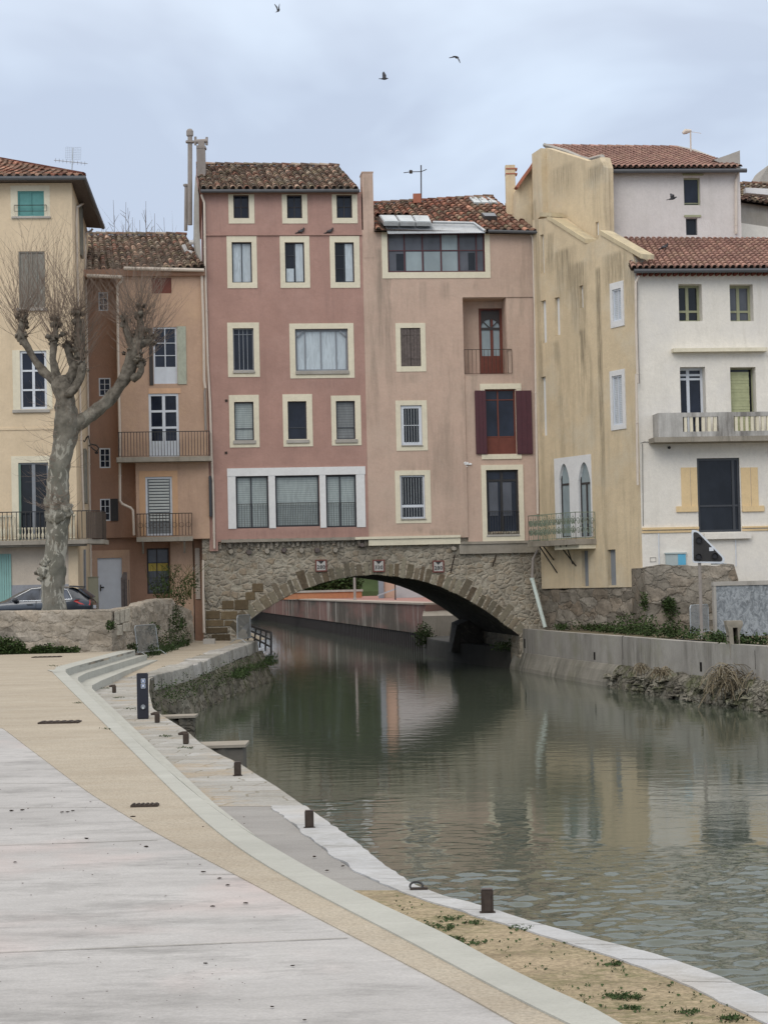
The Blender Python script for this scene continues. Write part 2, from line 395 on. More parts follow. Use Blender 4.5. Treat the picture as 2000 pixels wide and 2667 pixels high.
COPL = [(705, 2099), (784, 2165), (874, 2238), (1000, 2316), (1211, 2376), (1362, 2424), (1542, 2476), (1699, 2527), (1844, 2593), (1964, 2653)]
def smooth(pl, w=70):
    pl = sorted(pl, key=lambda p: p[1]); y0, y1 = pl[0][1], pl[-1][1]; out = []; y = y0
    while y <= y1+.1:
        ww = min(w, y-y0, y1-y); out.append((sum(itp(pl, y+ww*k/4) for k in range(-4, 5))/9, y)); y += 8
    return out+[(itp(pl, y1+400), y1+400)]
SLAB, BANDL, COPL = smooth(SLAB, 90), smooth(BANDL, 70), smooth(COPL, 50)
BANDR = BANDR[:2]+smooth(BANDR[2:], 60)
def ground_mat(name, c1, c2, fine=(60, .25), streak=0, weeds=0, bmp=.4, dark=(.16, .14, .11), tint=None, weedc=(.10, .12, .03)):
    t = NT(name); c1, c2, dark, weedc = sca(c1, .92), sca(c2, .92), sca(dark, .9), sca(weedc, .9)
    col = t.mix(t.ramp(t.noise(.5, t.map((.6, 1.6, 1)), det=7, rough=.7), (.32, 0.), (.68, 1.)), c1, c2)
    col = t.mix(1.0, col, t.ramp(t.noise(fine[0], det=3, rough=.8), (.3, 1-fine[1]), (.7, 1+fine[1])), 'MULTIPLY')
    if tint: col = t.mix(t.ramp(t.noise(.33, t.map((1, 1, 1), (3.3, 1, 0)), det=3), (.55, 0.), (.7, .6)), col, tint)
    col = t.mix(t.ramp(t.noise(1.0, t.map((1.1, 2.6, 1), (2, 8, 0)), det=9, rough=.78), (.40, .22), (.60, 0.)), col, dark)
    if streak: col = t.mix(t.ramp(t.noise(1.0, t.map((.75, 1.9, 1)), det=9, rough=.8), (.5, 0.), (.70, streak)), col, dark)
    if weeds:
        k = t.math('MULTIPLY', t.ramp(t.noise(.9, t.map((.8, 1.4, 1), (8, 2, 0)), det=4), (.42, 0.), (.62, 1.)), t.ramp(t.noise(9, t.map((.8, 1.6, 1)), det=7, rough=.8), (.44, 0.), (.60, weeds)))
        col = t.mix(k, col, weedc)
    return t.out(col, .9, .2, t.bump(t.noise(fine[0], det=4), bmp, .01, t.bump(t.noise(2.5, det=6), .3, .02)))
M_SLAB = ground_mat('pale_paving_slab', (.42, .41, .405), (.53, .52, .515), (45, .12), .85, 0, .25, (.25, .245, .24), (.56, .45, .43))
M_GRAV = ground_mat('sandy_gravel', (.385, .34, .275), (.48, .43, .35), (38, .28), .25, 0, .6, (.33, .26, .18))
M_GRASS = ground_mat('sandy_ground_with_dry_grass', (.33, .265, .175), (.45, .365, .25), (30, .45), .8, .85, .9, (.16, .125, .08), None, (.15, .15, .065))
M_BAND = ground_mat('smooth_concrete_band', (.43, .435, .40), (.49, .495, .455), (50, .07), .2, 0, .15, (.29, .29, .26))
M_ASPH = ground_mat('worn_grey_path', (.30, .29, .28), (.37, .36, .345), (45, .16), .4, .0, .4, (.2, .19, .18))
M_COPE = ground_mat('white_stone_coping', (.47, .48, .50), (.56, .57, .58), (45, .10), .75, .35, .3, (.30, .29, .27), (.47, .41, .33), (.22, .21, .17))
def paver_mat():
    t = NT('old_stone_pavers')
    a = t.n.new('ShaderNodeTexBrick'); a.inputs['Scale'].default_value = 1; a.inputs['Brick Width'].default_value = .9; a.inputs['Row Height'].default_value = .55
    a.inputs['Mortar Size'].default_value = .016; a.offset = .37; a.squash = 1
    wob = t.n.new('ShaderNodeVectorMath'); wob.operation = 'MULTIPLY_ADD'
    nz = t.n.new('ShaderNodeTexNoise'); nz.inputs['Scale'].default_value = 1.1; t.L(t.pos, nz.inputs['Vector'])
    t.L(nz.outputs['Color'], wob.inputs[0]); wob.inputs[1].default_value = (.7, .5, 0); t.L(t.pos, wob.inputs[2])
    mp = t.n.new('ShaderNodeMapping'); mp.inputs['Rotation'].default_value = (0, 0, .1); t.L(wob.outputs[0], mp.inputs[0]); t.L(mp.outputs[0], a.inputs['Vector'])
    a.inputs['Color1'].default_value = (.36, .35, .325, 1); a.inputs['Color2'].default_value = (.46, .455, .44, 1); a.inputs['Mortar'].default_value = (.24, .225, .185, 1)
    col = t.mix(t.ramp(t.noise(.8, t.map((.5, 1.3, 1)), det=8, rough=.75), (.42, 0.), (.66, .75)), a.outputs['Color'], (.25, .235, .20))
    col = t.mix(t.ramp(t.noise(.6, t.map((1, 1, 1), (2, 7, 0)), det=8, rough=.75), (.50, 0.), (.62, .75)), col, (.40, .32, .225))
    col = t.mix(1.0, col, t.ramp(t.noise(30, det=6, rough=.8), (.3, .75), (.7, 1.2)), 'MULTIPLY')
    return t.out(col, .9, .2, t.bump(a.outputs['Fac'], -.8, .02, t.bump(t.noise(9, det=8, rough=.75), .6, .04)))
M_PAVE = paver_mat()
RUB = stone('rubble_stone', [(.17, .135, .10), (.28, .23, .17), (.34, .27, .19), (.31, .21, .12), (.40, .335, .25)], (.35, .30, .23), 2.6, (1, 1, 1.25), .10, .9, stain=.45)
RUBB = stone('bridge_rubble_stone', [(.30, .265, .215), (.36, .32, .26), (.40, .35, .28), (.35, .285, .21), (.43, .39, .32)], (.46, .425, .35), 3.3, (1, .3, 1.35), .13, .8, stain=.45, mo=.75, pit=.65)
WALLST = stone('weathered_wall_stone', [(.38, .335, .28), (.45, .40, .335), (.41, .35, .28), (.48, .43, .365), (.36, .32, .27)], (.43, .38, .31), 1.7, (.75, .75, 1.7), .05, .6, stain=.45, mo=.5, pit=.6, wobk=.5)
FOUND = stone('foundation_stone', [(.25, .225, .19), (.32, .29, .245), (.29, .235, .18), (.35, .32, .275), (.23, .205, .17)], (.29, .26, .215), 1.5, (.85, .85, 1.5), .05, .8, stain=.7, mo=.55, pit=.7, wobk=.45)
MOSSW = stone('mossy_quay_stone', [(.15, .14, .11), (.23, .215, .175), (.29, .275, .23), (.18, .165, .13)], (.10, .095, .07), 1.9, (.7, .7, 2.2), .06, .8, moss=(.075, .085, .035), stain=.8, mo=.6, pit=.75, wobk=.5)
DARKST = stone('dark_vault_stone', [(.10, .09, .075), (.15, .13, .105), (.12, .10, .08)], (.08, .07, .06), 2.0, (1, 1, 1.4), .06, .6)

SB = dict(kind='structure')
FOOT = stone('eroded_footing', [(.21, .20, .165), (.30, .285, .24), (.25, .235, .19), (.34, .325, .28)], (.09, .085, .065), 2.6, (.8, .8, 2.6), .06, 1.0, moss=(.08, .09, .04), stain=.85, mo=.7, pit=.85, wobk=.6)
def build_ground():
    jm2 = flat('coping_joint_dirt', (.20, .19, .165), .9, .1)
    # base terrain of both banks, reaching far behind the houses
    earth = flat('packed_earth', (.30, .26, .20), .95, .1, .2, 1)
    ex = lambda y: -2200
    b = BM(); strip(b, ex, SLAB, rows(1700, 3700, 70), ZS, 0, 6); obj('paved_terrace', b, M_SLAB, **SB)
    b = BM()
    def gl(y): return itp(SLAB, y) if y > 1893 else -2200
    far = rows(1690, 1753, 16)
    def gr(y): return itp([(352, 1690), (352, 1695), (270, 1717), (193, 1738), (150, 1749), (137, 1753)], y)
    strip(b, ex, gr, far, ZS, 0.008, 4)
    strip(b, gl, BANDL, rows(1753, 3700, 90), ZS, .008, 4); obj('gravel_walk', b, M_GRAV, **SB)
    b = BM(); strip(b, BANDL, BANDR, rows(1753, 3700, 90), ZS, .02, 2, .05); obj('concrete_kerb_band', b, M_BAND, **SB)
    # the steps: three risers turning the corner
    E = [[(352, 1695), (270, 1717), (193, 1738), (171, 1746), (171, 1753), (241, 1822)]+[(itp(BANDR, y), y) for y in (1917, 2006, 2092, 2150, 2208)],
         [(383, 1706), (300, 1731), (225, 1754), (204, 1765), (203, 1773), (262, 1832), (355, 1921), (447, 2008), (545, 2094), (622, 2152), (700, 2209)],
         [(411, 1720), (330, 1747), (262, 1775), (240, 1787), (240, 1795), (290, 1842), (378, 1926), (468, 2012), (560, 2097), (632, 2154), (700, 2210)]]
    W = [[G(x, y, lev(i)) for x, y in e] for i, e in enumerate(E)]
    st = thing('stone_steps', 'three shallow pale stone steps dropping from the terrace corner to the lower quay', 'steps', W[0][3])
    for i in range(3):
        b = BM(); a = W[i]
        nx = W[i+1] if i < 2 else None
        low = [V((p.x, p.y, lev(i+1)(p.y)-.05)) for p in a]
        if i < 2:
            for j in range(len(a)-1):
                p0, p1 = a[j], a[j+1]; q0, q1 = nx[j], nx[j+1]
                f = lambda p: V((p.x, p.y, lev(i+1)(p.y)+.012))
                b.faces.new([b.verts.new(v) for v in (f(p0), f(p1), f(q1), f(q0))])
        for j in range(len(a)-1):
            top = lambda p: V((p.x, p.y, lev(i)(p.y)+(.02 if i == 0 else .012)))
            b.faces.new([b.verts.new(v) for v in (top(a[j]), top(a[j+1]), low[j+1], low[j])])
            if i == 0 and j < 4:
                o = V((-.45, -.05, 0))
                b.faces.new([b.verts.new(v) for v in (top(a[j])+o, top(a[j+1])+o*(1 if j < 2 else .6), top(a[j+1]), top(a[j]))])
        bmesh.ops.recalc_face_normals(b, faces=b.faces)
        obj('step', b, M_BAND, st)
    # lower quay
    LQ = [(560, 1664), (522, 1677), (411, 1720), (330, 1747), (262, 1775), (240, 1787), (240, 1795), (290, 1842), (378, 1926), (468, 2012), (560, 2097), (632, 2154), (700, 2210), (892, 2316)]
    def lq(y): return itp(LQ, y)-25
    b = BM()
    def lq2(y): return itp([(300, 1662), (380, 1690), (375, 1712), (300, 1735), (250, 1765)], y)
    strip(b, lq2, lambda y: itp(EDGE, y)-25 if y < 1762 else 380, rows(1669, 1764, 24), ZQ, 0.0, 4); obj('gravel_landing', b, M_GRAV, **SB)
    b = BM()
    strip(b, lambda y: lq(y) if y > 1764 else 300+0*y, lambda y: itp(EDGE, y), rows(1764, 2100, 40), ZQ, -.004, 4); obj('old_stone_quay', b, M_PAVE, **SB)
    b = BM(); strip(b, lambda y: itp(BANDR, y), lambda y: itp(COPL, y), rows(2100, 2318, 20), ZQ, -.006, 3); obj('worn_quay_path', b, M_ASPH, **SB)
    b = BM(); strip(b, lambda y: itp(COPL, y)+14*noise.noise(V((y*.05, 0, 0)))+6*noise.noise(V((y*.21, 3, 0))), lambda y: itp(EDGE, y)+7*noise.noise(V((y*.13, 7, 0))), rows(2100, 3700, 150), ZQ, .006, 3); obj('quay_coping', b, M_COPE, **SB)
    b = BM()
    for y in (2150, 2205, 2290, 2340, 2371, 2409, 2462, 2501, 2560, 2640):
        a = G(itp(COPL, y)+6, y, ZQ); c = G(itp(EDGE, y+4)-1, y+3, ZQ)
        if a.x > c.x: continue
        d = (c-a); w = V((-d.y, d.x, 0)).normalized()*.0035; up = V((0, 0, .009))
        for i in range(5):
            p0, p1 = a.lerp(c, i/5)+w*random.uniform(-1, 1), a.lerp(c, (i+1)/5)
            b.faces.new([b.verts.new(v+up) for v in (p0-w, p1-w, p1+w, p0+w)])
    obj('coping_joints', b, jm2, **SB)
    b = BM(); strip(b, lambda y: itp(BANDR, y), lambda y: itp(COPL, y)+3, rows(2318, 3700, 70), ZQ, -.006, 4); obj('grassy_quay_verge', b, M_GRASS, **SB)
    # slab joints, leaves, covers
    jm = flat('joint_filler', (.27, .255, .22), .9, .1)
    b = BM()
    for (x0, y0, x1, y1) in ((-200, 1936, 58, 1936), (-300, 2044, 181, 2041), (-300, 2108, 277, 2104), (-300, 2214, 410, 2190), (520, 2280, 615, 2279), (-300, 2496, 905, 2446)):
        n_ = 8
        for i in range(n_):
            a = G(x0+(x1-x0)*i/n_, y0+(y1-y0)*i/n_, ZS)+V((0, 0, .006)); c = G(x0+(x1-x0)*(i+1)/n_, y0+(y1-y0)*(i+1)/n_, ZS)+V((0, 0, .006))
            w = V((0, .007+.004*math.sin(i*3.1), 0)); b.faces.new([b.verts.new(v) for v in (a-w, c-w, c+w, a+w)])
    obj('terrace_joints', b, jm, **SB)
    # quay walls down to the bed
    b = BM()
    pl = [G(itp(EDGE, y), y, ZQ) for y in rows(1764, 3700, 80)]
    for i in range(len(pl)-1):
        a, c = pl[i], pl[i+1]
        b.faces.new([b.verts.new(v) for v in (a, c, V((c.x, c.y, -.8)), V((a.x, a.y, -.8)))])
    obj('quay_wall', b, MOSSW, None, 'low stone quay wall under the white coping of the near left bank', 'wall')
    # landing wall: rough battered masonry with coping stones on top
    lw = thing('landing_wall', 'mossy stone retaining wall with big coping blocks, running to the bridge on the left', 'wall', G(388, 1764, ZQ)*1.0)
    top = [G(x, y, ZQ) for x, y in ((388, 1766), (425, 1756), (470, 1745), (520, 1728), (580, 1704), (640, 1682), (675, 1670))]
    def along(f):
        L = [0]
        for a, c in zip(top, top[1:]): L.append(L[-1]+(c-a).length)
        d = f*L[-1]
        for i in range(len(top)-1):
            if d <= L[i+1]+1e-6:
                t = (d-L[i])/(L[i+1]-L[i]); return top[i].lerp(top[i+1], t), (top[i+1]-top[i]).normalized()
        return top[-1], (top[-1]-top[-2]).normalized()
    b = BM(); n_ = 70; m_ = 9; g = []
    for i in range(n_+1):
        p, t = along(i/n_); nn = V((t.y, -t.x, 0)); row = []
        for j in range(m_+1):
            h = j/m_; z = (p.z-.38)*(1-h)-.5*h
            o = .08+.30*h+.42*h*(i/n_)**3+.12*noise.noise(V((p.x*1.5, p.y*1.5, z*2.2)))
            row.append(b.verts.new(V((p.x, p.y, z))+nn*o))
        g.append(row)
    for i in range(n_):
        for j in range(m_): b.faces.new((g[i][j], g[i][j+1], g[i+1][j+1], g[i+1][j]))
    b.faces.new([b.verts.new(v.co+V((0, 0, 0))) for v in g[-1]]+[b.verts.new(V((top[-1].x-2, top[-1].y, -.5))), b.verts.new(V((top[-1].x-2, top[-1].y, 1.2)))])
    b.faces.new([b.verts.new(v.co+V((0, 0, 0))) for v in g[0]]+[b.verts.new(V((top[0].x-2.5, top[0].y, -.5))), b.verts.new(V((top[0].x-2.5, top[0].y, 1.2)))])
    obj('masonry', b, MOSSW, lw)
    f = 0; k = 0
    cm = stone('coping_block_stone', [(.34, .33, .30), (.44, .43, .40), (.50, .49, .47)], (.3, .3, .27), .7, (1, 1, .4), .02, .3, stain=.5)
    b = BM()
    while f < .995:
        w = random.uniform(.035, .062); f1 = min(1, f+w)
        a, t = along(f+.0015); c, _ = along(f1-.0015); nn = V((t.y, -t.x, 0)); back = random.uniform(.6, .8)
        o = random.uniform(-.05, .05); z1 = random.uniform(.0, .03)+.012; z0 = -random.uniform(.40, .47)
        hexa(b, [a+nn*(o+.04)+V((0, 0, z0)), c+nn*(o+.03)+V((0, 0, z0)), c-nn*back+V((0, 0, z0)), a-nn*back+V((0, 0, z0)),
                 a+nn*o+V((0, 0, z1)), c+nn*o+V((0, 0, z1)), c-nn*back+V((0, 0, z1)), a-nn*back+V((0, 0, z1))])
        f = f1; k += 1
    bmesh.ops.bevel(b, geom=b.edges[:], offset=.02, segments=1, affect='EDGES')
    obj('coping_blocks', b, cm, lw)
    # projecting rubble pier and mooring platform at the quay
    for k, (x0, x1, y, D, lab) in enumerate(((424, 503, 1860, 0, 'rubble stone stub of an old pier beside the landing wall'), (520, 632, 1937, 0, 'low grey concrete mooring platform projecting from the quay behind an iron post'))):
        a = G(x0-14, y, 1.22); c = G(x1, y-1, 1.2)
        r = thing('pier_block', lab, 'pier', V((a.x, a.y, -.5)))
        b = BM(); n2 = 10
        d = (c-a); dn = V((-.1, -1, 0)).normalized(); wd = -.55 if k == 0 else -.8
        pts = []
        for i in range(n2+1): pts.append(a+d*(i/n2)+V((0, .12*noise.noise(V((i*.7, k, 0))), 0)))
        for i in range(n2):
            p0, p1 = pts[i], pts[i+1]
            zt = 1.18 if k else 1.16+.08*noise.noise(V((i*.9, 3, 1)))
            hexa(b, [V((p0.x, p0.y, -.6)), V((p1.x, p1.y, -.6)), V((p1.x, p1.y-wd, -.6)), V((p0.x, p0.y-wd, -.6)), V((p0.x, p0.y, zt-.047)), V((p1.x, p1.y, zt-.047)), V((p1.x, p1.y-wd, zt-.047)), V((p0.x, p0.y-wd, zt-.047))])
        obj('block', b, FOOT if k == 0 else plaster('dark_mooring_concrete', (.15, .14, .125), .3, .8, (.05, .05, .045)), r)
        b = BM(); hexa(b, [V((pts[0].x-.1, pts[0].y-.05, zt-.045)), V((pts[-1].x+.05, pts[-1].y-.05, zt-.045)), V((pts[-1].x+.05, pts[-1].y-wd, zt-.045)), V((pts[0].x-.1, pts[0].y-wd, zt-.045)),
                  V((pts[0].x-.1, pts[0].y-.05, zt)), V((pts[-1].x+.05, pts[-1].y-.05, zt)), V((pts[-1].x+.05, pts[-1].y-wd, zt)), V((pts[0].x-.1, pts[0].y-wd, zt))])
        obj('cap', b, DCEM, r)
    # base earth both sides
    b = BM()
    zb = 1.12
    for P in ([(-600, -40), (G(2000, 2600, 1.25).x-.6, -40), (G(2000, 2600, 1.25).x-.8, 6), (-1.6, 20), (-6.5, 36), (-7.2, 52), (-6.3, 80), (-6.3, 100), (-30, 300), (-600, 300)],):
        poly_fill(b, [V((x, y, zb)) for x, y in P])
    obj('left_bank_ground', b, earth, **SB)
    b = BM(); rd = flat('road_asphalt', (.10, .10, .10), .9, .2, .2, 3)
    poly_fill(b, [V((x, y, 2.55)) for x, y in ((-120, 62.9), (-9.3, 63.4), (-8.6, 72.5), (-8.4, 84), (-8.4, 110), (-40, 300), (-120, 300))])
    obj('road', b, rd, **SB)
    b = BM(); zr = 1.70
    poly_fill(b, [V((x, y, zr)) for x, y in ((5.7, 82.9), (11.1, 58), (13.6, 40), (17, 10), (22, -40), (600, -40), (600, 300), (60, 300), (5.7, 140))])
    obj('right_bank_ground', b, flat('bank_soil', (.17, .145, .10), .95, .1, .3, 2), **SB)

build_ground()

# ------------------------------------------------------------------ water
WAVE1, WAVE2 = .045, .012
def build_water():
    t = NT('canal_water')
    sep = t.n.new('ShaderNodeSeparateXYZ'); t.L(t.pos, sep.inputs[0])
    # wind ripples nearer the camera, calm water in the lee of the bridge
    w1 = t.noise(1.0, t.map((1.6, 2.3, 1)), det=3, rough=.5, dist=.5)
    w2 = t.noise(1.0, t.map((7, 10, 1), (3, 3, 3)), det=2, rough=.6)
    w3 = t.noise(1.0, t.map((.45, .9, 1)), det=4, rough=.6)
    gust = t.noise(1.0, t.map((.10, .30, 1), (5, 5, 0)), det=4)
    edge = t.math('ADD', sep.outputs['Y'], t.math('MULTIPLY', t.math('SUBTRACT', gust, .5), -30.0))
    def mr(a, b, lo, hi):
        m = t.n.new('ShaderNodeMapRange'); m.inputs['From Min'].default_value = a; m.inputs['From Max'].default_value = b
        m.inputs['To Min'].default_value = lo; m.inputs['To Max'].default_value = hi; m.interpolation_type = 'SMOOTHSTEP'; t.L(edge, m.inputs['Value']); return m.outputs[0]
    def bp(h, st, dist, prev=None):
        b = t.n.new('ShaderNodeBump'); b.inputs['Distance'].default_value = dist; t.L(h, b.inputs['Height'])
        if isinstance(st, float): b.inputs['Strength'].default_value = st
        else: t.L(st, b.inputs['Strength'])
        if prev: t.L(prev, b.inputs['Normal'])
        return b.outputs[0]
    n = bp(w1, .22, .02)
    n = bp(w2, mr(32, 22, .05, .5), .006, n)
    n = bp(w3, .10, .05, n)
    t.b.inputs['IOR'].default_value = 1.33
    t.out(t.mix(t.noise(.15), (.060, .074, .054), (.084, .098, .074)), .05, .5, n)
    b = BM(); x0, x1, y0, y1 = -3.0, 16.6, 7.0, 40.0
    for X0, X1, Y0, Y1 in ((-60, 40, -40, y0), (-60, x0, y0, y1), (x1, 40, y0, y1), (-60, 40, y1, 300)): b.faces.new([b.verts.new((x, y, 0)) for x, y in ((X0, Y0), (X1, Y0), (X1, Y1), (X0, Y1))])
    sx, ys = .055, [y0]
    while ys[-1] < y1: ys.append(min(y1, ys[-1]+.028+.0018*(ys[-1]-y0)))
    nx = int((x1-x0)/sx); prev = None; nz = noise.noise
    for y in ys:
        row = []; ey = cl((y-y0)/.6)
        for i in range(nx+1):
            x = x0+(x1-x0)*i/nx
            g = nz(V((x*.07, y*.13, 4)))+.5*nz(V((x*.3, y*.5, 7))); a = cl((31.5-(y+g*9))/6.5)*ey*cl((x-x0)/.5)*cl((x1-x)/.5)*cl((y1-y)/2)
            z = 0
            if a > 0: a *= .75+.5*nz(V((x*.5, y*.8, 2))); z = a*(WAVE1*nz(V((x*3.0+y*.3, y*4.6-x*.3, 0)))+WAVE2*nz(V((x*7-y*.9, y*10+x*.5, 3)))+.010*nz(V((x*1.1, y*1.7, 9))))
            row.append(b.verts.new((x, y, z)))
        if prev:
            for i in range(nx): b.faces.new((prev[i], prev[i+1], row[i+1], row[i]))
        prev = row
    obj('canal_water', b, t.m, smooth=True, **SB)
    b = BM(); poly_fill(b, [V((x, y, -2)) for x, y in ((-900, -60), (900, -60), (900, 900), (-900, 900))])
    obj('ground', b, flat('far_earth', (.2, .19, .13), .95, .1, .2, .1), **SB)
    b = BM(); poly_fill(b, [V((x, y, 2.3)) for x, y in ((-900, 300), (900, 300), (900, 1400), (-900, 1400))])
    obj('far_ground', b, flat('far_field', (.14, .16, .08), .95, .1, .2, .1), **SB)
build_water()

# ------------------------------------------------------------------ right bank quay wall
def build_right_quay():
    top = [G(*p, 1.76) for p in ((1340, 1636), (1480, 1648), (1621, 1658), (1760, 1669), (1897, 1678), (2000, 1684))]
    top += [V((13.9, 38, 1.76)), V((17.6, 8, 1.76)), V((22, -30, 1.76))]
    th = thing('canal_wall', 'long streaky grey concrete canal wall along the right bank', 'wall', top[0])
    b = BM(); lab = 0
    seg = []
    for a, c in zip(top, top[1:]):
        n_ = max(1, int((c-a).length/.3))
        for i in range(n_): seg.append(a.lerp(c, i/n_))
    seg.append(top[-1])
    rows_ = [(0, -.45), (0, 0), (-.0, .0)]
    prof = [(.35, 0), (0, 0), (0, -.5), (0, -1.05)]
    g = []
    for i, p in enumerate(seg):
        t = (seg[min(i+1, len(seg)-1)]-seg[max(i-1, 0)]).normalized(); nn = V((t.y, -t.x, 0))   # nn points right/out of bank?
        if nn.x > 0: nn = -nn
        g.append([b.verts.new(p-nn*o+V((0, 0, z))) for o, z in prof])
    for i in range(len(g)-1):
        for j in range(len(prof)-1): b.faces.new((g[i][j], g[i+1][j], g[i+1][j+1], g[i][j+1]))
    b.faces.new(g[0][::-1])
    bmesh.ops.recalc_face_normals(b, faces=b.faces)
    obj('concrete_face', b, QUAYC, th)
    # irregular footing at the waterline
    b = BM(); g = []
    for i, p in enumerate(seg):
        t = (seg[min(i+1, len(seg)-1)]-seg[max(i-1, 0)]).normalized(); nn = V((-abs(t.y), t.x*(1 if t.y < 0 else -1)*-1, 0)).normalized()
        nn = V((t.y, -t.x, 0)); nn = -nn if nn.x > 0 else nn
        w = .08+.26*cl((76-p.y)/14)
        row = [V((0, .76)), V((w*.3, .74)), V((w, .55)), V((w+.15, .15)), V((w+.25, -.5))]
        out = []
        for j, (o, z) in enumerate(row):
            k = .15*cl((68-p.y)/6)+.012
            o += k*noise.noise(V((p.x*1.3, p.y*1.3, j*.6)))+.5*k*noise.noise(V((p.x*5, p.y*5, j*2.))); z += k*noise.noise(V((p.x*1.1, p.y*1.1, j+9)))+.4*k*noise.noise(V((p.x*6, p.y*6, j+3.)))
            out.append(b.verts.new(V((p.x, p.y, z))+nn*(o+.02)))
        g.append(out)
    for i in range(len(g)-1):
        for j in range(4): b.faces.new((g[i][j], g[i+1][j], g[i+1][j+1], g[i][j+1]))
    far = [f for f in b.faces if sum(v.co.y for v in f.verts)/len(f.verts) > 67]
    bmesh.ops.recalc_face_normals(b, faces=b.faces)
    b3 = b.copy(); fi = {f.index for f in far}; b.faces.index_update(); fi = {f.index for f in far}; b3.faces.ensure_lookup_table()
    bmesh.ops.delete(b3, geom=[f for f in b3.faces if f.index not in fi], context='FACES'); bmesh.ops.delete(b, geom=far, context='FACES')
    obj('lower_ledge', b3, plaster('ledge_concrete', (.30, .285, .25), .3, .8, (.07, .07, .055), (.17, .165, .12), .9, th=.46, bmp=1.0), th)
    for _ in range(190):
        p = random.choice([s_ for s_ in seg if 44 < s_.y < 67]); r_ = random.uniform(.05, .17); ball(b, p+V((-random.uniform(.1, .55), -random.uniform(-.2, .2), 0))-V((0, 0, p.z))+V((0, 0, random.uniform(.0, .5))), r_, 2, (1.3, 1, .6), 1.3)
    obj('footing', b, FOOT, th)
    # square drain openings and slots
    b = BM()
    for X, Y, w, h in ((65, 1785, 24, 60), (512, 1865, 22, 50), (1193, 1935, 22, 60), (692, 1812, 2.5, 150), (1540, 1890, 2.5, 120)):
        x, y = q(8, X, Y)
        ww, hh = w/2.4576, h/2.4576
        best = None
        for a, c in zip(seg, seg[1:]):
            pa = EYE+ray(x, y)*0
            r = ray(x, y); d = c-a; nrm = V((d.y, -d.x, 0)); den = r.dot(nrm)
            tt = (a-EYE).dot(nrm)/den; p = EYE+r*tt; s = (p-a).dot(d)/d.length_squared
            if 0 <= s <= 1 and tt > 0: best = (p, d.normalized()); break
        if best:
            p, d = best; k = p.y/FPX; nn = V((d.y, -d.x, 0)); nn = -nn if nn.x > 0 else nn
            hw = ww*k/2*1.6; hh_ = hh*k/2
            hexa(b, [p-d*hw-nn*.05-V((0, 0, hh_)), p+d*hw-nn*.05-V((0, 0, hh_)), p+d*hw+nn*.006-V((0, 0, hh_)), p-d*hw+nn*.006-V((0, 0, hh_)),
                     p-d*hw-nn*.05+V((0, 0, hh_)), p+d*hw-nn*.05+V((0, 0, hh_)), p+d*hw+nn*.006+V((0, 0, hh_)), p-d*hw+nn*.006+V((0, 0, hh_))])
    obj('drain_slots', b, flat('dark_hole', (.015, .014, .013), .95, .05), th)
    # low towpath ledge running on under the bridge
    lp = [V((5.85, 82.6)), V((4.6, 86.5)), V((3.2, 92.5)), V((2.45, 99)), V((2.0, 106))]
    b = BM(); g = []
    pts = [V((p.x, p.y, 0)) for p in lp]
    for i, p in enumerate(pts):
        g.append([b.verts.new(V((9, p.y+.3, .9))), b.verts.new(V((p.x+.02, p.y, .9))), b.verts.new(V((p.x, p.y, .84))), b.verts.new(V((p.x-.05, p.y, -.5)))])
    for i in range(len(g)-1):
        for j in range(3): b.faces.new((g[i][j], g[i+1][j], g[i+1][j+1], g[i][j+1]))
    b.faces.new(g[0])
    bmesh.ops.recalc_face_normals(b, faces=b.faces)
    obj('towpath_ledge', b, plaster('damp_ledge', (.065, .062, .056), .3, .7, (.03, .03, .03)), **SB)  # near-black colour paints in the shade below the bridge
build_right_quay()

# ------------------------------------------------------------------ leaf clusters
def leafmat(name, c):
    t = NT(name); a = t.n.new('ShaderNodeAttribute'); a.attribute_name = 'tint'
    return t.out(t.mix(1.0, a.outputs['Color'], c, 'MULTIPLY'), .7, .2)
LEAF = leafmat('dark_green_leaves', (.05, .082, .028)); DRY = leafmat('dry_stems', (.27, .235, .175)); GRASSM = leafmat('grass_blades', (.07, .12, .03))
def tint_layer(bm): return bm.loops.layers.color.get('tint') or bm.loops.layers.color.new('tint')
def leaves(bm, c, rad, n, size, flat_=1.0, up=.3):
    cl_ = tint_layer(bm)
    for _ in range(n):
        while True:
            d = V((random.uniform(-1, 1), random.uniform(-1, 1), random.uniform(-1, 1)))
            if .1 < d.length < 1: break
        p = V(c)+V((d.x*rad[0], d.y*rad[1], d.z*rad[2]))
        a = V((random.gauss(0, 1), random.gauss(0, 1), random.gauss(up, .7))).normalized(); s = a.orthogonal().normalized()
        s = (Matrix.Rotation(random.uniform(0, 6.28), 3, a) @ s); L = size*random.uniform(.6, 1.4)
        f = bm.faces.new([bm.verts.new(v) for v in (p, p+a*L*.5+s*L*.25, p+a*L, p+a*L*.5-s*L*.25)])
        k = random.uniform(.45, 1.5)
        for l in f.loops: l[cl_] = (k*random.uniform(.9, 1.15), k, k*.9, 1)
def blades(bm, c, n, h, r=.1, lean=.5, col=1):
    cl_ = tint_layer(bm)
    for _ in range(n):
        p = V(c)+V((random.uniform(-r, r), random.uniform(-r, r), 0)); L = h*random.uniform(.5, 1.3)
        d = V((random.gauss(0, lean), random.gauss(0, lean), 1)).normalized(); s = d.orthogonal().normalized()*.008
        m = p+d*L*.5; e = p+d*L*.9+V((d.x, d.y, -.25))*L*.35
        k = random.uniform(.5, 1.5)*col
        for qd in ((p-s, p+s, m+s, m-s), (m-s, m+s, e)):
            f = bm.faces.new([bm.verts.new(v) for v in qd])
            for l in f.loops: l[cl_] = (k, k, k, 1)
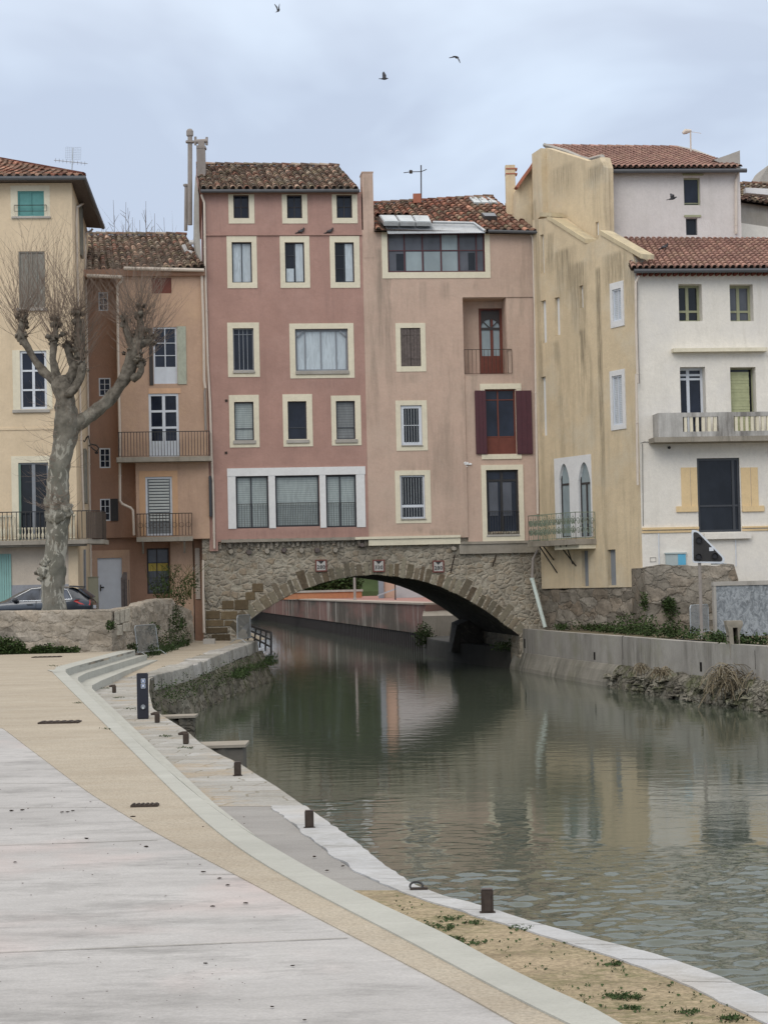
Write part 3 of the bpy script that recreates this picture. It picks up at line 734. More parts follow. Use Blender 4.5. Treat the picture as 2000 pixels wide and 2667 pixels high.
# ================================================================== houses
def ringf(b, F, r, t, d0, d1, bottom=True, top=True):      # frame of thickness t inside rect r
    u0, u1, z0, z1 = r; tb = t if bottom else 0; tt = t if top else 0
    fb(b, F, (u0, u0+t, z0, z1), d0, d1); fb(b, F, (u1-t, u1, z0, z1), d0, d1)
    if top: fb(b, F, (u0+t, u1-t, z1-t, z1), d0, d1)
    if bottom: fb(b, F, (u0+t, u1-t, z0, z0+t), d0, d1)
def surround(F, sur, op, d0, d1):
    b = BM(); s, o = sur, op
    fb(b, F, (s[0], o[0], s[2], s[3]), d0, d1); fb(b, F, (o[1], s[1], s[2], s[3]), d0, d1)
    if s[3] > o[3]+.005: fb(b, F, (o[0], o[1], o[3], s[3]), d0, d1)
    if s[2] < o[2]-.005: fb(b, F, (o[0], o[1], s[2], o[2]), d0, d1)
    return b
def window(H, F, op, sur=None, d=0, frame=DGREY, pane=None, cols=(.5,), bars=(), fw=.05, rec=.19, sill=None, smat=CREAM, mull=.04, name='window', holes=None, label=None, sillmat=CEM, sproud=.025, kick=0, kmat=None):
    pane = pane or GL
    if holes is not None: holes.append(rq(op))
    b = BM(); u0, u1, z0, z1 = op; d1 = d-rec
    ringf(b, F, op, fw, d1+.05, d1-.03)
    for c in cols:
        x = u0+(u1-u0)*c; fb(b, F, (x-mull/2, x+mull/2, z0+fw, z1-fw), d1+.045, d1-.02)
    for z in bars:
        zz = z0+(z1-z0)*z; fb(b, F, (u0+fw, u1-fw, zz-mull*.35, zz+mull*.35), d1+.04, d1-.015)
    w = obj(name, b, frame, H, label)
    b = BM(); fb(b, F, (u0+.003, u1-.003, z0+(z1-z0)*kick+.003, z1-.003), d1, d1-.04); obj('pane', b, pane, w)
    if kick:
        b = BM(); fb(b, F, (u0+fw, u1-fw, z0+fw, z0+(z1-z0)*kick), d1+.025, d1-.05); obj('panel', b, kmat or frame, w)
    if sur:
        obj('surround', surround(F, sur, op, d+sproud, d-.02), smat, w)
    if sill:
        b = BM(); fb(b, F, sill, d+.09, d-rec); bmesh.ops.bevel(b, geom=b.edges[:], offset=.012, segments=1, affect='EDGES'); obj('sill', b, sillmat, w)
    return w
def balusters(b, F, u0, u1, z0, z1, d, n, r=.009, rail=.022):
    fb(b, F, (u0, u1, z1-rail, z1), d+.018, d-.018); fb(b, F, (u0, u1, z0, z0+.015), d+.01, d-.01)
    for i in range(n+1):
        u = u0+(u1-u0)*i/n; fb(b, F, (u-r, u+r, z0+.015, z1-rail), d+r, d-r)
def tint_face(bm, fs, c):
    cl_ = tint_layer(bm)
    for f in fs:
        for l in f.loops: l[cl_] = (c[0], c[1], c[2], 1)
OLDP = [(0.347, 0.28, 0.244), (0.398, 0.327, 0.282), (0.391, 0.351, 0.293), (0.277, 0.232, 0.21), (0.482, 0.406, 0.357), (0.361, 0.326, 0.29), (0.384, 0.277, 0.237), (0.455, 0.414, 0.37)]
REDP = [(0.371, 0.243, 0.201), (0.435, 0.302, 0.251), (0.331, 0.221, 0.188), (0.48, 0.36, 0.305), (0.387, 0.299, 0.254)]
NEWP = [(0.484, 0.384, 0.351), (0.514, 0.409, 0.371), (0.454, 0.354, 0.326), (0.491, 0.401, 0.358)]
def tiles(name, H, e0, e1, r0, r1, w=.29, l=.36, pal=OLDP, mat=None, jit=1.0, mask=None, hr=.34, ridge=True, rows_over=None):
    """clay tile roof over the quad eave e0-e1, ridge r0-r1 (3d points)"""
    mat = mat or TILE; e0, e1, r0, r1 = map(V, (e0, e1, r0, r1))
    nc = max(1, round((e1-e0).length/w)); nr = max(1, round(((r0-e0).length+(r1-e1).length)/2/l))
    nrm = (e1-e0).cross(r0-e0).normalized()
    if nrm.z < 0: nrm = -nrm
    def P(s, t, h=0): return e0.lerp(e1, s).lerp(r0.lerp(r1, s), t)+nrm*h
    b = BM()
    base = [P(0, 0, -.03), P(1, 0, -.03), P(1, 1, -.03), P(0, 1, -.03)]
    fs = [b.faces.new([b.verts.new(p) for p in base]), b.faces.new([b.verts.new(p-V((0, 0, .09))) for p in base][::-1])]
    tint_face(b, fs, (.20, .14, .11))
    side = ((e1-e0).normalized())
    ns = 6
    for i in range(nc):
        colj = random.uniform(-.008, .008)*jit
        for j in range(nr):
            s = (i+.5)/nc; t0, t1 = j/nr-.04/nr, (j+1.16)/nr
            if j == 0: t0 -= .10/nr
            if mask and mask(s, (t0+t1)/2): continue
            a = P(s, t0)+side*(colj+random.gauss(0, .008)*jit); c = P(s, min(t1, 1.0))+side*(colj+random.gauss(0, .008)*jit)
            ra, rc = w*hr*1.10*random.uniform(.95, 1.06), w*hr*.86
            la = random.gauss(.030, .007*jit); lc = random.gauss(.0, .004*jit)
            base_ = random.choice(pal); k = 1.32*random.uniform(1-.28*jit, 1+.24*jit); c_ = tuple(x*k for x in base_)
            A = []; B_ = []; A2 = []
            for k2 in range(ns+1):
                th = PI*k2/ns
                A.append(b.verts.new(a+side*math.cos(th)*ra+nrm*(math.sin(th)*ra*.95+la)))
                A2.append(b.verts.new(a+side*math.cos(th)*ra*.82+nrm*(math.sin(th)*ra*.76+la)))
                B_.append(b.verts.new(c+side*math.cos(th)*rc+nrm*(math.sin(th)*rc*.95+lc)))
            fs = []
            for k2 in range(ns):
                fs.append(b.faces.new((A[k2], A[k2+1], B_[k2+1], B_[k2]))); fs.append(b.faces.new((A2[k2+1], A2[k2], A[k2], A[k2+1])) if 1 else None)
                fs[-2].smooth = True
            tint_face(b, fs, c_)
            if (j == 0):          # dark mouth under the eave tile
                fs = [b.faces.new([A2[k2] for k2 in range(ns+1)])]; tint_face(b, fs, (.03, .02, .018))
            # channel tile between
            if i < nc:
                s2 = (i+1)/nc
                if s2 < 1:
                    a2 = P(s2, t0)+nrm*-.01; c2 = P(s2, min(t1, 1))+nrm*-.028
                    f = b.faces.new([b.verts.new(v) for v in (a2-side*w*.22, a2+side*w*.22, c2+side*w*.22, c2-side*w*.22)]); tint_face(b, [f], tuple(x*.8*k for x in random.choice(pal)))
    if ridge:
        n2 = max(1, int((r1-r0).length/.42)); d = (r1-r0).normalized()
        for i in range(n2):
            a = r0.lerp(r1, i/n2); c = r0.lerp(r1, (i+1.12)/n2); sd = V((d.y, -d.x, 0)).normalized(); kr = random.uniform(1., 1.4); c_ = tuple(x*kr for x in random.choice(pal))
            A = [b.verts.new(a+sd*math.cos(PI*k/6)*.13+V((0, 0, math.sin(PI*k/6)*.12+.035+random.uniform(0, .015)*jit))) for k in range(7)]
            B_ = [b.verts.new(c+sd*math.cos(PI*k/6)*.11+V((0, 0, math.sin(PI*k/6)*.10+.025))) for k in range(7)]
            fs = [b.faces.new((A[k], A[k+1], B_[k+1], B_[k])) for k in range(6)]+[b.faces.new(A)]
            tint_face(b, fs, c_)
    return obj(name, b, mat, H), P
def back_slope(b, r0, r1, run, drop):
    dn = V(((r1-r0).y, -(r1-r0).x, 0)).normalized(); dn = -dn if dn.y < 0 else dn
    b.faces.new([b.verts.new(v) for v in (r0, r1, r1+dn*run-V((0, 0, drop)), r0+dn*run-V((0, 0, drop)))])
def gutter(H, a, c, r=.075, mat=None, name='gutter'):
    b = BM(); tube(b, [a, V(a).lerp(V(c), .5), c], r, 8); obj(name, b, mat or GUTD, H)
def pipe(H, pts, r=.05, mat=None, name='downpipe', clips=True):
    b = BM(); tube(b, pts, r, 8)
    P_ = [V(p) for p in pts]
    if clips:
        for a, c in zip(P_, P_[1:]):
            if (c-a).length > 2.2:
                for i in range(1, int((c-a).length/1.9)+1):
                    m = a.lerp(c, i*1.9/(c-a).length); t = (c-a).normalized()
                    tube(b, [m-t*.02, m+t*.02], r*1.28, 8)
    return obj(name, b, mat or PVC, H)
def fpipe(H, F, d, k_pts, r=.05, mat=None, **kw):
    pts = [F.P(*F.hit(*q(k, x, y), d), d) for k, x, y in k_pts]
    return pipe(H, pts, r, mat, **kw)

FM = Plane((-4.03, 80.6), R_(6.0))
def XS(F, px, py=1000): return F.P(F.hit(px, py)[0], 0).x
def ZS_(F, px, py): return F.hit(px, py)[1]
def stn(F, px, hw, y0, y1, s, k=61): return (XS(F, px, y0), hw/k, ZS_(F, px, y0), ZS_(F, px, y1), s)
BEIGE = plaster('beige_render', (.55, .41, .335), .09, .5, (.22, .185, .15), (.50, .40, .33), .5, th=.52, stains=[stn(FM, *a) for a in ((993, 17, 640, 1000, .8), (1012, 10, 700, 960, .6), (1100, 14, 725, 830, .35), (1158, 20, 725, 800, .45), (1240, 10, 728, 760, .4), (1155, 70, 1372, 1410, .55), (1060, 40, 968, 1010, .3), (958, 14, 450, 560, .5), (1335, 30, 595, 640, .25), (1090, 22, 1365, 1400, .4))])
PINK = plaster('pink_render', (.425, .265, .225), .12, .42, (.22, .145, .13), (.46, .30, .26), .6, th=.5, stains=[stn(FM, *a) for a in ((845, 70, 983, 1025, .35), (640, 30, 1165, 1200, .25), (790, 30, 1160, 1190, .3), (900, 30, 1160, 1190, .25), (760, 190, 1372, 1412, .4), (930, 10, 520, 640, .4), (600, 40, 1412, 1440, .4))])
def U(px, py=1000, d=0): return FM.hit(px, py, d)[0]
def Zv(px, py, d=0): return FM.hit(px, py, d)[1]

# ------------------------------------------------------------------ the pink house on the bridge
def pink_house():
    F = FM; holes = []
    uL = (F.u(0, 521, 520)+F.u(0, 553, 1380))/2; uR = (F.u(0, 944, 560)+F.u(0, 958, 1390))/2
    zb = Zv(750, 1408); zt = Zv(730, 499)
    H = thing('bridge_house', 'tall dusty pink house above the left half of the bridge with cream framed windows', 'house', F.P((uL+uR)/2, zb, -5))
    def w3(s, o, **k): return window(H, F, F.rect(3, *o), F.rect(3, *s), holes=holes, **k)
    def w4(s, o, si=None, **k): return window(H, F, F.rect(4, *o), F.rect(4, *s), sill=F.rect(4, *si) if si else None, holes=holes, **k)
    for s, o in (((415, 630, 622, 865), (455, 635, 578, 822)), ((843, 630, 1046, 865), (883, 635, 1003, 822)), ((1243, 630, 1446, 863), (1280, 635, 1403, 820))):
        w3(s, o, frame=WOODD, bars=(.5,), pane=GLB, mull=.035)
    w3((403, 965, 643, 1382), (443, 1013, 602, 1337), frame=DGREY, pane=CURT)
    for s, o, k in (((828, 965, 1065, 1380), (868, 1015, 1023, 1337), 0), ((1227, 965, 1465, 1380), (1267, 1015, 1420, 1335), 1)):
        w = w3(s, o, frame=DGREY, pane=GL, bars=(.35, .68), mull=.03)
        r = F.rect(3, *o); b = BM(); um = (r[0]+r[1])/2
        fb(b, F, (um+.04, r[1]-.055, r[2]+.06, r[3]-.05), -.13, -.16)
        if k == 0: fb(b, F, (r[0]+.055, um-.04, r[2]+.06, r[2]+.36*(r[3]-r[2])), -.13, -.16)
        obj('curtain', b, CURT, w)
    w4((248, 135, 530, 618), (297, 185, 480, 560), (295, 560, 488, 585), frame=GREYP, pane=GLB, cols=(.3, .5, .7), mull=.03, rec=.17, bars=(.86,))
    w = w4((798, 142, 1368, 628), (848, 190, 1315, 565), (850, 563, 1325, 595), frame=GREYP, pane=CURT, cols=(.19, .49, .78), mull=.05, fw=.09)
    r = F.rect(4, 848, 190, 1315, 565)
    for sx in (0, 1):
        b = BM()
        u = r[0]+.07 if sx == 0 else r[1]-.07; s = 1 if sx == 0 else -1
        hexa(b, [F.P(u, r[3]-.32, -.08), F.P(u+s*.07, r[3]-.32, -.08), F.P(u+s*.07, r[3]-.32, -.13), F.P(u, r[3]-.32, -.13), F.P(u+s*.22, r[3]-.08, -.08), F.P(u+s*.30, r[3]-.08, -.08), F.P(u+s*.30, r[3]-.08, -.13), F.P(u+s*.22, r[3]-.08, -.13)])
        bmesh.ops.recalc_face_normals(b, faces=b.faces); obj('brace', b, GREYP, w)
    w4((263, 777, 528, 1243), (308, 838, 480, 1180), (298, 1180, 500, 1212), frame=DGREY, pane=BLIND, cols=(), bars=(.31,), sproud=.03, mull=.05)
    w4((738, 770, 1000, 1235), (782, 833, 948, 1170), (770, 1175, 972, 1205), frame=DGREY, pane=GLB, cols=(), bars=(.31,), mull=.05)
    w4((1167, 782, 1430, 1225), (1210, 830, 1378, 1170), (1203, 1170, 1400, 1203), frame=DGREY, pane=BLINDD, cols=(), bars=(.31,), mull=.05)
    # long white framed triple window at the bottom
    w = None
    tri = [(322, 1495, 612, 1960), (672, 1490, 1062, 1945), (1120, 1485, 1390, 1950)]
    for i, o in enumerate(tri):
        w = window(H, F, F.rect(4, *o), None, frame=DGREY, pane=BLIND, cols=(.47,) if i != 1 else (), holes=holes, fw=.07, mull=.06, name='tall_window')
        r = F.rect(4, *o); b = BM(); zt_ = r[2]+(r[3]-r[2])*.47
        balusters(b, F, r[0]+.01, r[1]-.01, r[2]+.03, zt_, -.04, 12 if i != 1 else 26, .007)
        obj('guard_rail', b, IRON, w)
    b = BM(); fb(b, F, F.rect(4, 243, 1420, 1467, 1490), .05, -.02); obj('lintel', b, WTRIM, H)
    for o in ((250, 1490, 322, 1965), (612, 1490, 672, 1960), (1065, 1485, 1120, 1955), (1388, 1480, 1467, 1950)):
        b = BM(); fb(b, F, F.rect(4, *o), .035, -.02); obj('post', b, WTRIM, H)
    b = BM(); r = F.rect(3, 180, 950, 1497, 961); fb(b, F, (uL, uR, r[2], r[3]), .07, -.01); obj('ledge', b, PINK, H)
    b = BM(); prism(b, F, [(uL, zb-.38), (uL+.35, zb-.38), (uL+.35, zb), (uR, zb), (uR, zt), (uL, zt)], 0, -9, holes); obj('wall', b, PINK, H)
    b = BM(); r = F.rect(4, 190, 2050, 1400, 2072); fb(b, F, (r[0], uR-.02, r[2]-.02, r[3]), .14, -.2); obj('base_slab', b, DCEM, H)
    # rusty wall anchors
    for x, y in ((237, 828), (234, 1290)):
        b = BM(); fb(b, F, F.rect(4, x-11, y-11, x+11, y+11), .03, -.01); obj('wall_anchor', b, RUST, H)
    # roof
    D = 80.8
    e0, e1 = F.P(uL-.12, Zv(514, 494), .35), F.P(uR-.12, Zv(943, 494), .35)
    r0, r1 = e0+V((-.62, 5.0, 2.10)), e1+V((-.95, 5.0, 2.06))
    ro, P = tiles('roof', H, e0, e1, r0, r1, .30, .37)
    b = BM(); back_slope(b, r0, r1, 5, 2.4)
    for (a, c) in ((e0, r0), (e1, r1)):
        b.faces.new([b.verts.new(v) for v in (a-V((0, 0, .03)), c-V((0, 0, .03)), V((c.x, c.y, zt-.1)), V((a.x, a.y, zt-.1)))])
    obj('gable', b, PINK, H)
    gutter(H, F.P(uL-.1, Zv(518, 502), .42), F.P(uR-.1, Zv(940, 501), .42))
    fpipe(H, F, .09, [(3, 200, 632), (3, 206, 655), (3, 222, 700), (3, 228, 1200), (4, 72, 500), (4, 92, 850), (4, 105, 1300), (4, 118, 1600), (4, 130, 2140)], .05)
    # gable-end render strip and chimneys on the left
    b = BM(); tube(b, [atD(495, y, 81.5) for y in (585, 345)], .10, 10); tube(b, [atD(495, y, 81.5) for y in (371, 366)], .19, 10)
    tube(b, [atD(494.5, y, 81.5) for y in (357, 352, 340, 335)], [.08, .15, .15, .09], 10); obj('flue_pipe', b, PIPEG, H)
    b = BM(); tube(b, [atD(484+i*.6, y, 82.2) for i, y in enumerate((600, 540, 484))], .075, 8); tube(b, [atD(485, y, 82.2) for y in (484, 479)], .13, 8); obj('flue_pipe', b, PIPEG, H)
    b = BM(); box(b, atD(524, 420, 82.6), (.36, .4, 1.35)); c = atD(525, 378, 82.6); box(b, atD(525, 385, 82.6), (.40, .44, .08)); box(b, c, (.27, .3, .35))
    tube(b, [atD(509, 368, 82.6), atD(541, 366, 82.6)], .10, 10); tube(b, [atD(509, 377, 82.6), atD(509, 355, 82.6)], .055, 8); tube(b, [atD(538.5, 377, 82.6), atD(538.5, 356, 82.6)], .055, 8)
    obj('chimney', b, PIPEG, H)
    b = BM(); Fs = F
    pts = [(3, 150, 470), (3, 178, 640), (3, 182, 900), (3, 200, 1180), (3, 160, 1100), (3, 138, 960), (3, 140, 640)]
    prism(b, F, [F.hit(*q(*p), .02) for p in pts], .02, -3); obj('gable_flashing', b, CEM, H)
    return H
pink_house()

# ------------------------------------------------------------------ the beige house
def beige_house():
    F = FM; holes = []; holes2 = []
    uL = (F.u(0, 944, 560)+F.u(0, 958, 1390))/2+.004; uR = (F.u(0, 1403, 640)+F.u(0, 1399, 1380))/2+.1; uM = (F.u(5, 897, 1300)+F.u(6, 908, 1600))/2
    zb, zt = Zv(1100, 1402), Zv(1200, 597); zl = F.z(5, 1200, 1238)
    H = thing('bridge_house', 'beige house above the right half of the bridge with a recessed balcony and maroon shutters', 'house', F.P((uL+uR)/2, zb, -5))
    b = BM(); zB2 = F.z(6, 1200, 1690)
    prism(b, F, [(uL, zb), (uM, zb), (uM, zl), (uR, zl), (uR, zt), (uL, zt)], 0, -9, holes0(F, H, holes))
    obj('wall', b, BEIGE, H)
    op = F.rect(5, 890, 1242, 1262, 1244); r = (uM+.005, F.u(5, 1260, 1500), F.z(6, 1100, 245), zl-.02)
    dd = -.05
    holes2.append(rq(r))
    w = window(H, F, F.rect(6, 1070, 375, 1340, 935), None, dd, WOODR, GLB, cols=(.45,), bars=(.27, .84), fw=.06, mull=.06, holes=holes2, kick=.27, kmat=WOODR, name='window', label='red-brown window between maroon shutters')
    for s in ((988, 388, 1083, 938), (1343, 388, 1477, 938)):
        b = BM(); rr = F.rect(6, *s); fb(b, F, rr, .05, .0)
        n_ = 3
        for i in range(n_):
            u = rr[0]+(rr[1]-rr[0])*(i+.5)/n_; fb(b, F, (u-(rr[1]-rr[0])/n_*.44, u+(rr[1]-rr[0])/n_*.44, rr[2]+.03, rr[3]-.03), .062, .045)
        obj('shutter', b, MAROON, w)
    b = BM(); fb(b, F, F.rect(6, 1028, 327, 1385, 374), .0, -.07); fb(b, F, F.rect(6, 1028, 374, 1069, 400), .0, -.07); fb(b, F, F.rect(6, 1341, 374, 1385, 400), .0, -.07); obj('lintel', b, CREAM, w)
    b = BM(); fb(b, F, F.rect(6, 1043, 939, 1390, 980), .0, -.07); obj('apron', b, CREAM, w)
    w = window(H, F, F.rect(6, 1087, 1073, 1365, 1635), F.rect(6, 1045, 1030, 1408, 1690), dd, IRON, GLB, cols=(.5,), bars=(.84,), fw=.09, mull=.13, holes=holes2, name='french_window', label='black french window at the bottom right', sill=F.rect(6, 1087, 1632, 1372, 1650), sproud=.055)
    rr = F.rect(6, 1087, 1073, 1365, 1635); b = BM(); balusters(b, F, rr[0]+.02, rr[1]-.02, rr[2]+.04, rr[2]+(rr[3]-rr[2])*.37, -.08, 12, .007); obj('guard_rail', b, IRON, w)
    b = BM(); fb(b, F, F.rect(6, 1112, 1180, 1190, 1470), -.175, -.20); fb(b, F, F.rect(6, 1232, 1180, 1308, 1470), -.175, -.20); obj('curtain', b, GLG, w)
    b = BM(); prism(b, F, [(uM+.003, zB2), (uR, zB2), (uR, zl-.003), (uM+.003, zl-.003)], dd, -8.9, holes2, reveal=.12)
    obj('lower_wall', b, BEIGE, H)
    # loggia: a real recess with its door
    lo = (r[0], r[1], r[2], r[3]); b = BM(); dp = -1.0
    for a in ((lo[0], lo[1], lo[2]-.0, lo[2]+.02), (lo[0], lo[1], lo[3]-.02, lo[3])): fb(b, F, a, dd-.1, dp)
    fb(b, F, (lo[0]-.0, lo[0]+.02, lo[2]+.02, lo[3]-.02), dd-.1, dp); fb(b, F, (lo[1]-.02, lo[1], lo[2]+.02, lo[3]-.02), dd-.1, dp)
    dr = F.rect(5, 1018, 1335, 1222, 1700, dp); dz = F.z(6, 1100, 240, dp)
    do = (dr[0], dr[1], lo[2]+.022, dr[3])
    prism(b, F, [(lo[0], lo[2]), (lo[1], lo[2]), (lo[1], lo[3]), (lo[0], lo[3])], dp+.02, dp-.2, [rq(do)], reveal=.15)
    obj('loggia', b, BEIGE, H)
    w = window(H, F, do, None, dp, WOODR, GLL, cols=(.55,), bars=(), fw=.12, mull=.12, rec=.10, kick=.30, kmat=WOODR, name='door', label='red-brown arched glass door in the recessed balcony')
    b = BM(); um = (do[0]+do[1])/2; zs = do[2]+(do[3]-do[2])*.70; rr_ = (do[1]-do[0])/2-.1
    fb(b, F, (do[0]+.1, do[1]-.1, zs-.05, zs+.05), dp-.04, dp-.13)
    for a in (45, 90, 135):
        c, s = math.cos(R_(a)), math.sin(R_(a)); beam(b, F.P(um, zs, dp-.06), F.P(um+c*rr_, zs+s*rr_, dp-.06), .04, .04)
    n_ = 12
    for i in range(n_):       # spandrels above the arch
        a0, a1 = PI*i/n_, PI*(i+1)/n_
        x0, x1 = um+rr_*math.cos(a0), um+rr_*math.cos(a1); z0_, z1_ = zs+rr_*math.sin(a0), zs+rr_*math.sin(a1)
        hexa(b, [F.P(x1, z1_, dp-.05), F.P(x0, z0_, dp-.05), F.P(x0, z0_, dp-.12), F.P(x1, z1_, dp-.12), F.P(x1, do[3]-.05, dp-.05), F.P(x0, do[3]-.05, dp-.05), F.P(x0, do[3]-.05, dp-.12), F.P(x1, do[3]-.05, dp-.12)])
    obj('arched_frame', b, WOODD, w)
    b = BM(); rr = F.rect(6, 900, 30, 1268, 240); balusters(b, F, lo[0]+.01, lo[1]+.18, rr[2], rr[3], .0, 12, .008); obj('balcony_railing', b, RUST, H)
    # trims
    b = BM(); rr = F.rect(6, -180, 1648, 858, 1670); fb(b, F, (F.u(4, 1375, 2050), rr[1], rr[2], rr[3]), .16, -.1)
    rr = F.rect(6, 65, 1671, 858, 1722); fb(b, F, rr, .10, -.3); obj('base_slab', b, CREAM, H, label=None)
    b = BM(); rr = F.rect(6, 860, 1690, 1560, 1712); fb(b, F, (rr[0], uR, rr[2], rr[3]), .12, -.1); rr = F.rect(6, 848, 1713, 1520, 1795); fb(b, F, (rr[0], uR-.1, rr[2], rr[3]), .06, -.3)
    obj('base_slab', b, DCEM, H)
    # party wall fin
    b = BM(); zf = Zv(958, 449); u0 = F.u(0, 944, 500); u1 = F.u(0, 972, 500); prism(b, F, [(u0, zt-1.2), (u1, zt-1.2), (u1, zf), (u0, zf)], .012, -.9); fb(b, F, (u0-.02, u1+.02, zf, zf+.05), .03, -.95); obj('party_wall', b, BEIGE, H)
    # roof
    e0, e1 = F.P(u1-.02, Zv(977, 600), .32), F.P(uR+.04, Zv(1403, 606), .32)
    r0, r1 = e0+V((-.52, 5.0, 2.05)), e1+V((-1.62, 5.4, 2.62))
    def mk(s, t): return (.09 < s < .665 and t < .20) or (.06 < s < .30 and t < .52)
    ro, P = tiles('roof', H, e0, e1, r0, r1, .33, .38, REDP+OLDP[:3], mask=mk)
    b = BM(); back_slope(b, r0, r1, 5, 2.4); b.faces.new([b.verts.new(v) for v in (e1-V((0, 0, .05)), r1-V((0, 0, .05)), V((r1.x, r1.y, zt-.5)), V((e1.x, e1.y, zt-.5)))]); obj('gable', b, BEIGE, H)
    gutter(H, F.P(F.u(5, 1085, 655), F.z(5, 1085, 667, .4), .4), F.P(F.u(5, 1545, 680), F.z(5, 1545, 678, .4), .4), .07)
    def onroof(px, py, h=0):
        n = (e1-e0).cross(r0-e0).normalized(); n = n if n.z > 0 else -n; o = e0+n*h; rr_ = ray(px, py); t = (o-EYE).dot(n)/rr_.dot(n); return EYE+rr_*t
    def quad_slab(b, c4, th=.04):
        n = (c4[1]-c4[0]).cross(c4[3]-c4[0]).normalized(); n = n if n.z > 0 else -n
        hexa(b, [p-n*th for p in c4]+list(c4))
    skm = glass('milky_roof_glass', (.42, .46, .48), 1.25, .25)
    for grp, nsk in (([(152, 530), (585, 535), (612, 592), (195, 588)], 3), ([(925, 368), (1130, 368), (1185, 425), (975, 425)], 3), ([(1035, 512), (1160, 514), (1178, 543), (1065, 543)], 1)):
        P4 = [q(5, *p) for p in grp]
        for i in range(nsk):
            L_ = lambda a, c, t: (a[0]+(c[0]-a[0])*t, a[1]+(c[1]-a[1])*t)
            t0, t1 = i/nsk+.01, (i+1)/nsk-.01; h = .34 if nsk == 3 and P4[0][1] < 530 else .30
            c4 = [onroof(*L_(P4[3], P4[2], t0), h), onroof(*L_(P4[3], P4[2], t1), h), onroof(*L_(P4[0], P4[1], t1), h), onroof(*L_(P4[0], P4[1], t0), h)]
            b = BM(); quad_slab(b, c4, .16); sk = obj('skylight', b, ZINC if nsk == 3 else WOODD, H)
            b = BM(); ctr = sum(c4, V())/4; quad_slab(b, [ctr+(p-ctr)*.9+V((0, 0, .03)) for p in c4], .02); obj('glass', b, skm if nsk == 3 else GLB, sk)
    # corrugated lean-to sheet over the studio window
    b = BM(); A = [onroof(*q(5, 205, 600), .12), onroof(*q(5, 975, 600), .12)]; zc = F.z(5, 650, 680, .45)
    B4 = [F.P(F.u(5, 232, 684, .45), F.z(5, 232, 686, .45), .45), F.P(F.u(5, 1072, 676, .45), F.z(5, 1072, 678, .45), .45)]
    N_ = 150; pr = None
    for i in range(N_+1):
        h = V((0, 0, .022*math.sin(i*PI/1.5))); p = [A[0].lerp(A[1], i/N_)+h, B4[0].lerp(B4[1], i/N_)+h]; vs = [b.verts.new(x) for x in p]+[b.verts.new(x-V((0, 0, .02))) for x in p]
        if pr: b.faces.new((pr[1], vs[1], vs[0], pr[0])); b.faces.new((pr[2], vs[2], vs[3], pr[3])); b.faces.new((pr[3], vs[3], vs[1], pr[1]))
        pr = vs
    obj('corrugated_sheet', b, ZINC, H)
    b = BM(); tube(b, [onroof(*q(5, 620, 590), .2), onroof(*q(5, 975, 598), .2), B4[1]+V((0, 0, .06))], .06, 8); obj('gutter', b, ZINC, H)
    # chimneys
    b = BM(); tt = atD(1329, 478, 84.0); box(b, (tt.x, tt.y, tt.z-.3), (.42, .45, 2.2)); obj('chimney', b, OCHRE, H)
    b = BM(); tube(b, [atD(1331, 452, 84), atD(1331, 440, 84)], [.16, .16], 10); box(b, atD(1331.5, 441, 84), (.5, .5, .06)); box(b, atD(1331, 454, 84), (.52, .5, .05)); obj('chimney_pot', b, TERRA, H)
    b = BM(); box(b, atD(1086, 517, 85.6), (.36, .36, .42)); obj('chimney', b, TERRA, H)
    fpipe(H, F, .09, [(5, 1470, 697), (5, 1482, 720), (5, 1490, 800), (5, 1497, 1210), (5, 1503, 1300), (6, 1512, 500), (6, 1520, 940), (6, 1528, 1455)], .055)
    # broken plaster
    b = BM(); rr = F.rect(6, 903, 1010, 940, 1045)
    for i in range(7):
        c = (F.u(6, 870+random.uniform(0, 80), 1025), F.z(6, 900, 1000+random.uniform(0, 45))); ball(b, F.P(c[0], c[1], .0), random.uniform(.03, .09), 1, (1, .25, .6), .5)
    obj('plaster_scar', b, WTRIM, H)
    return H
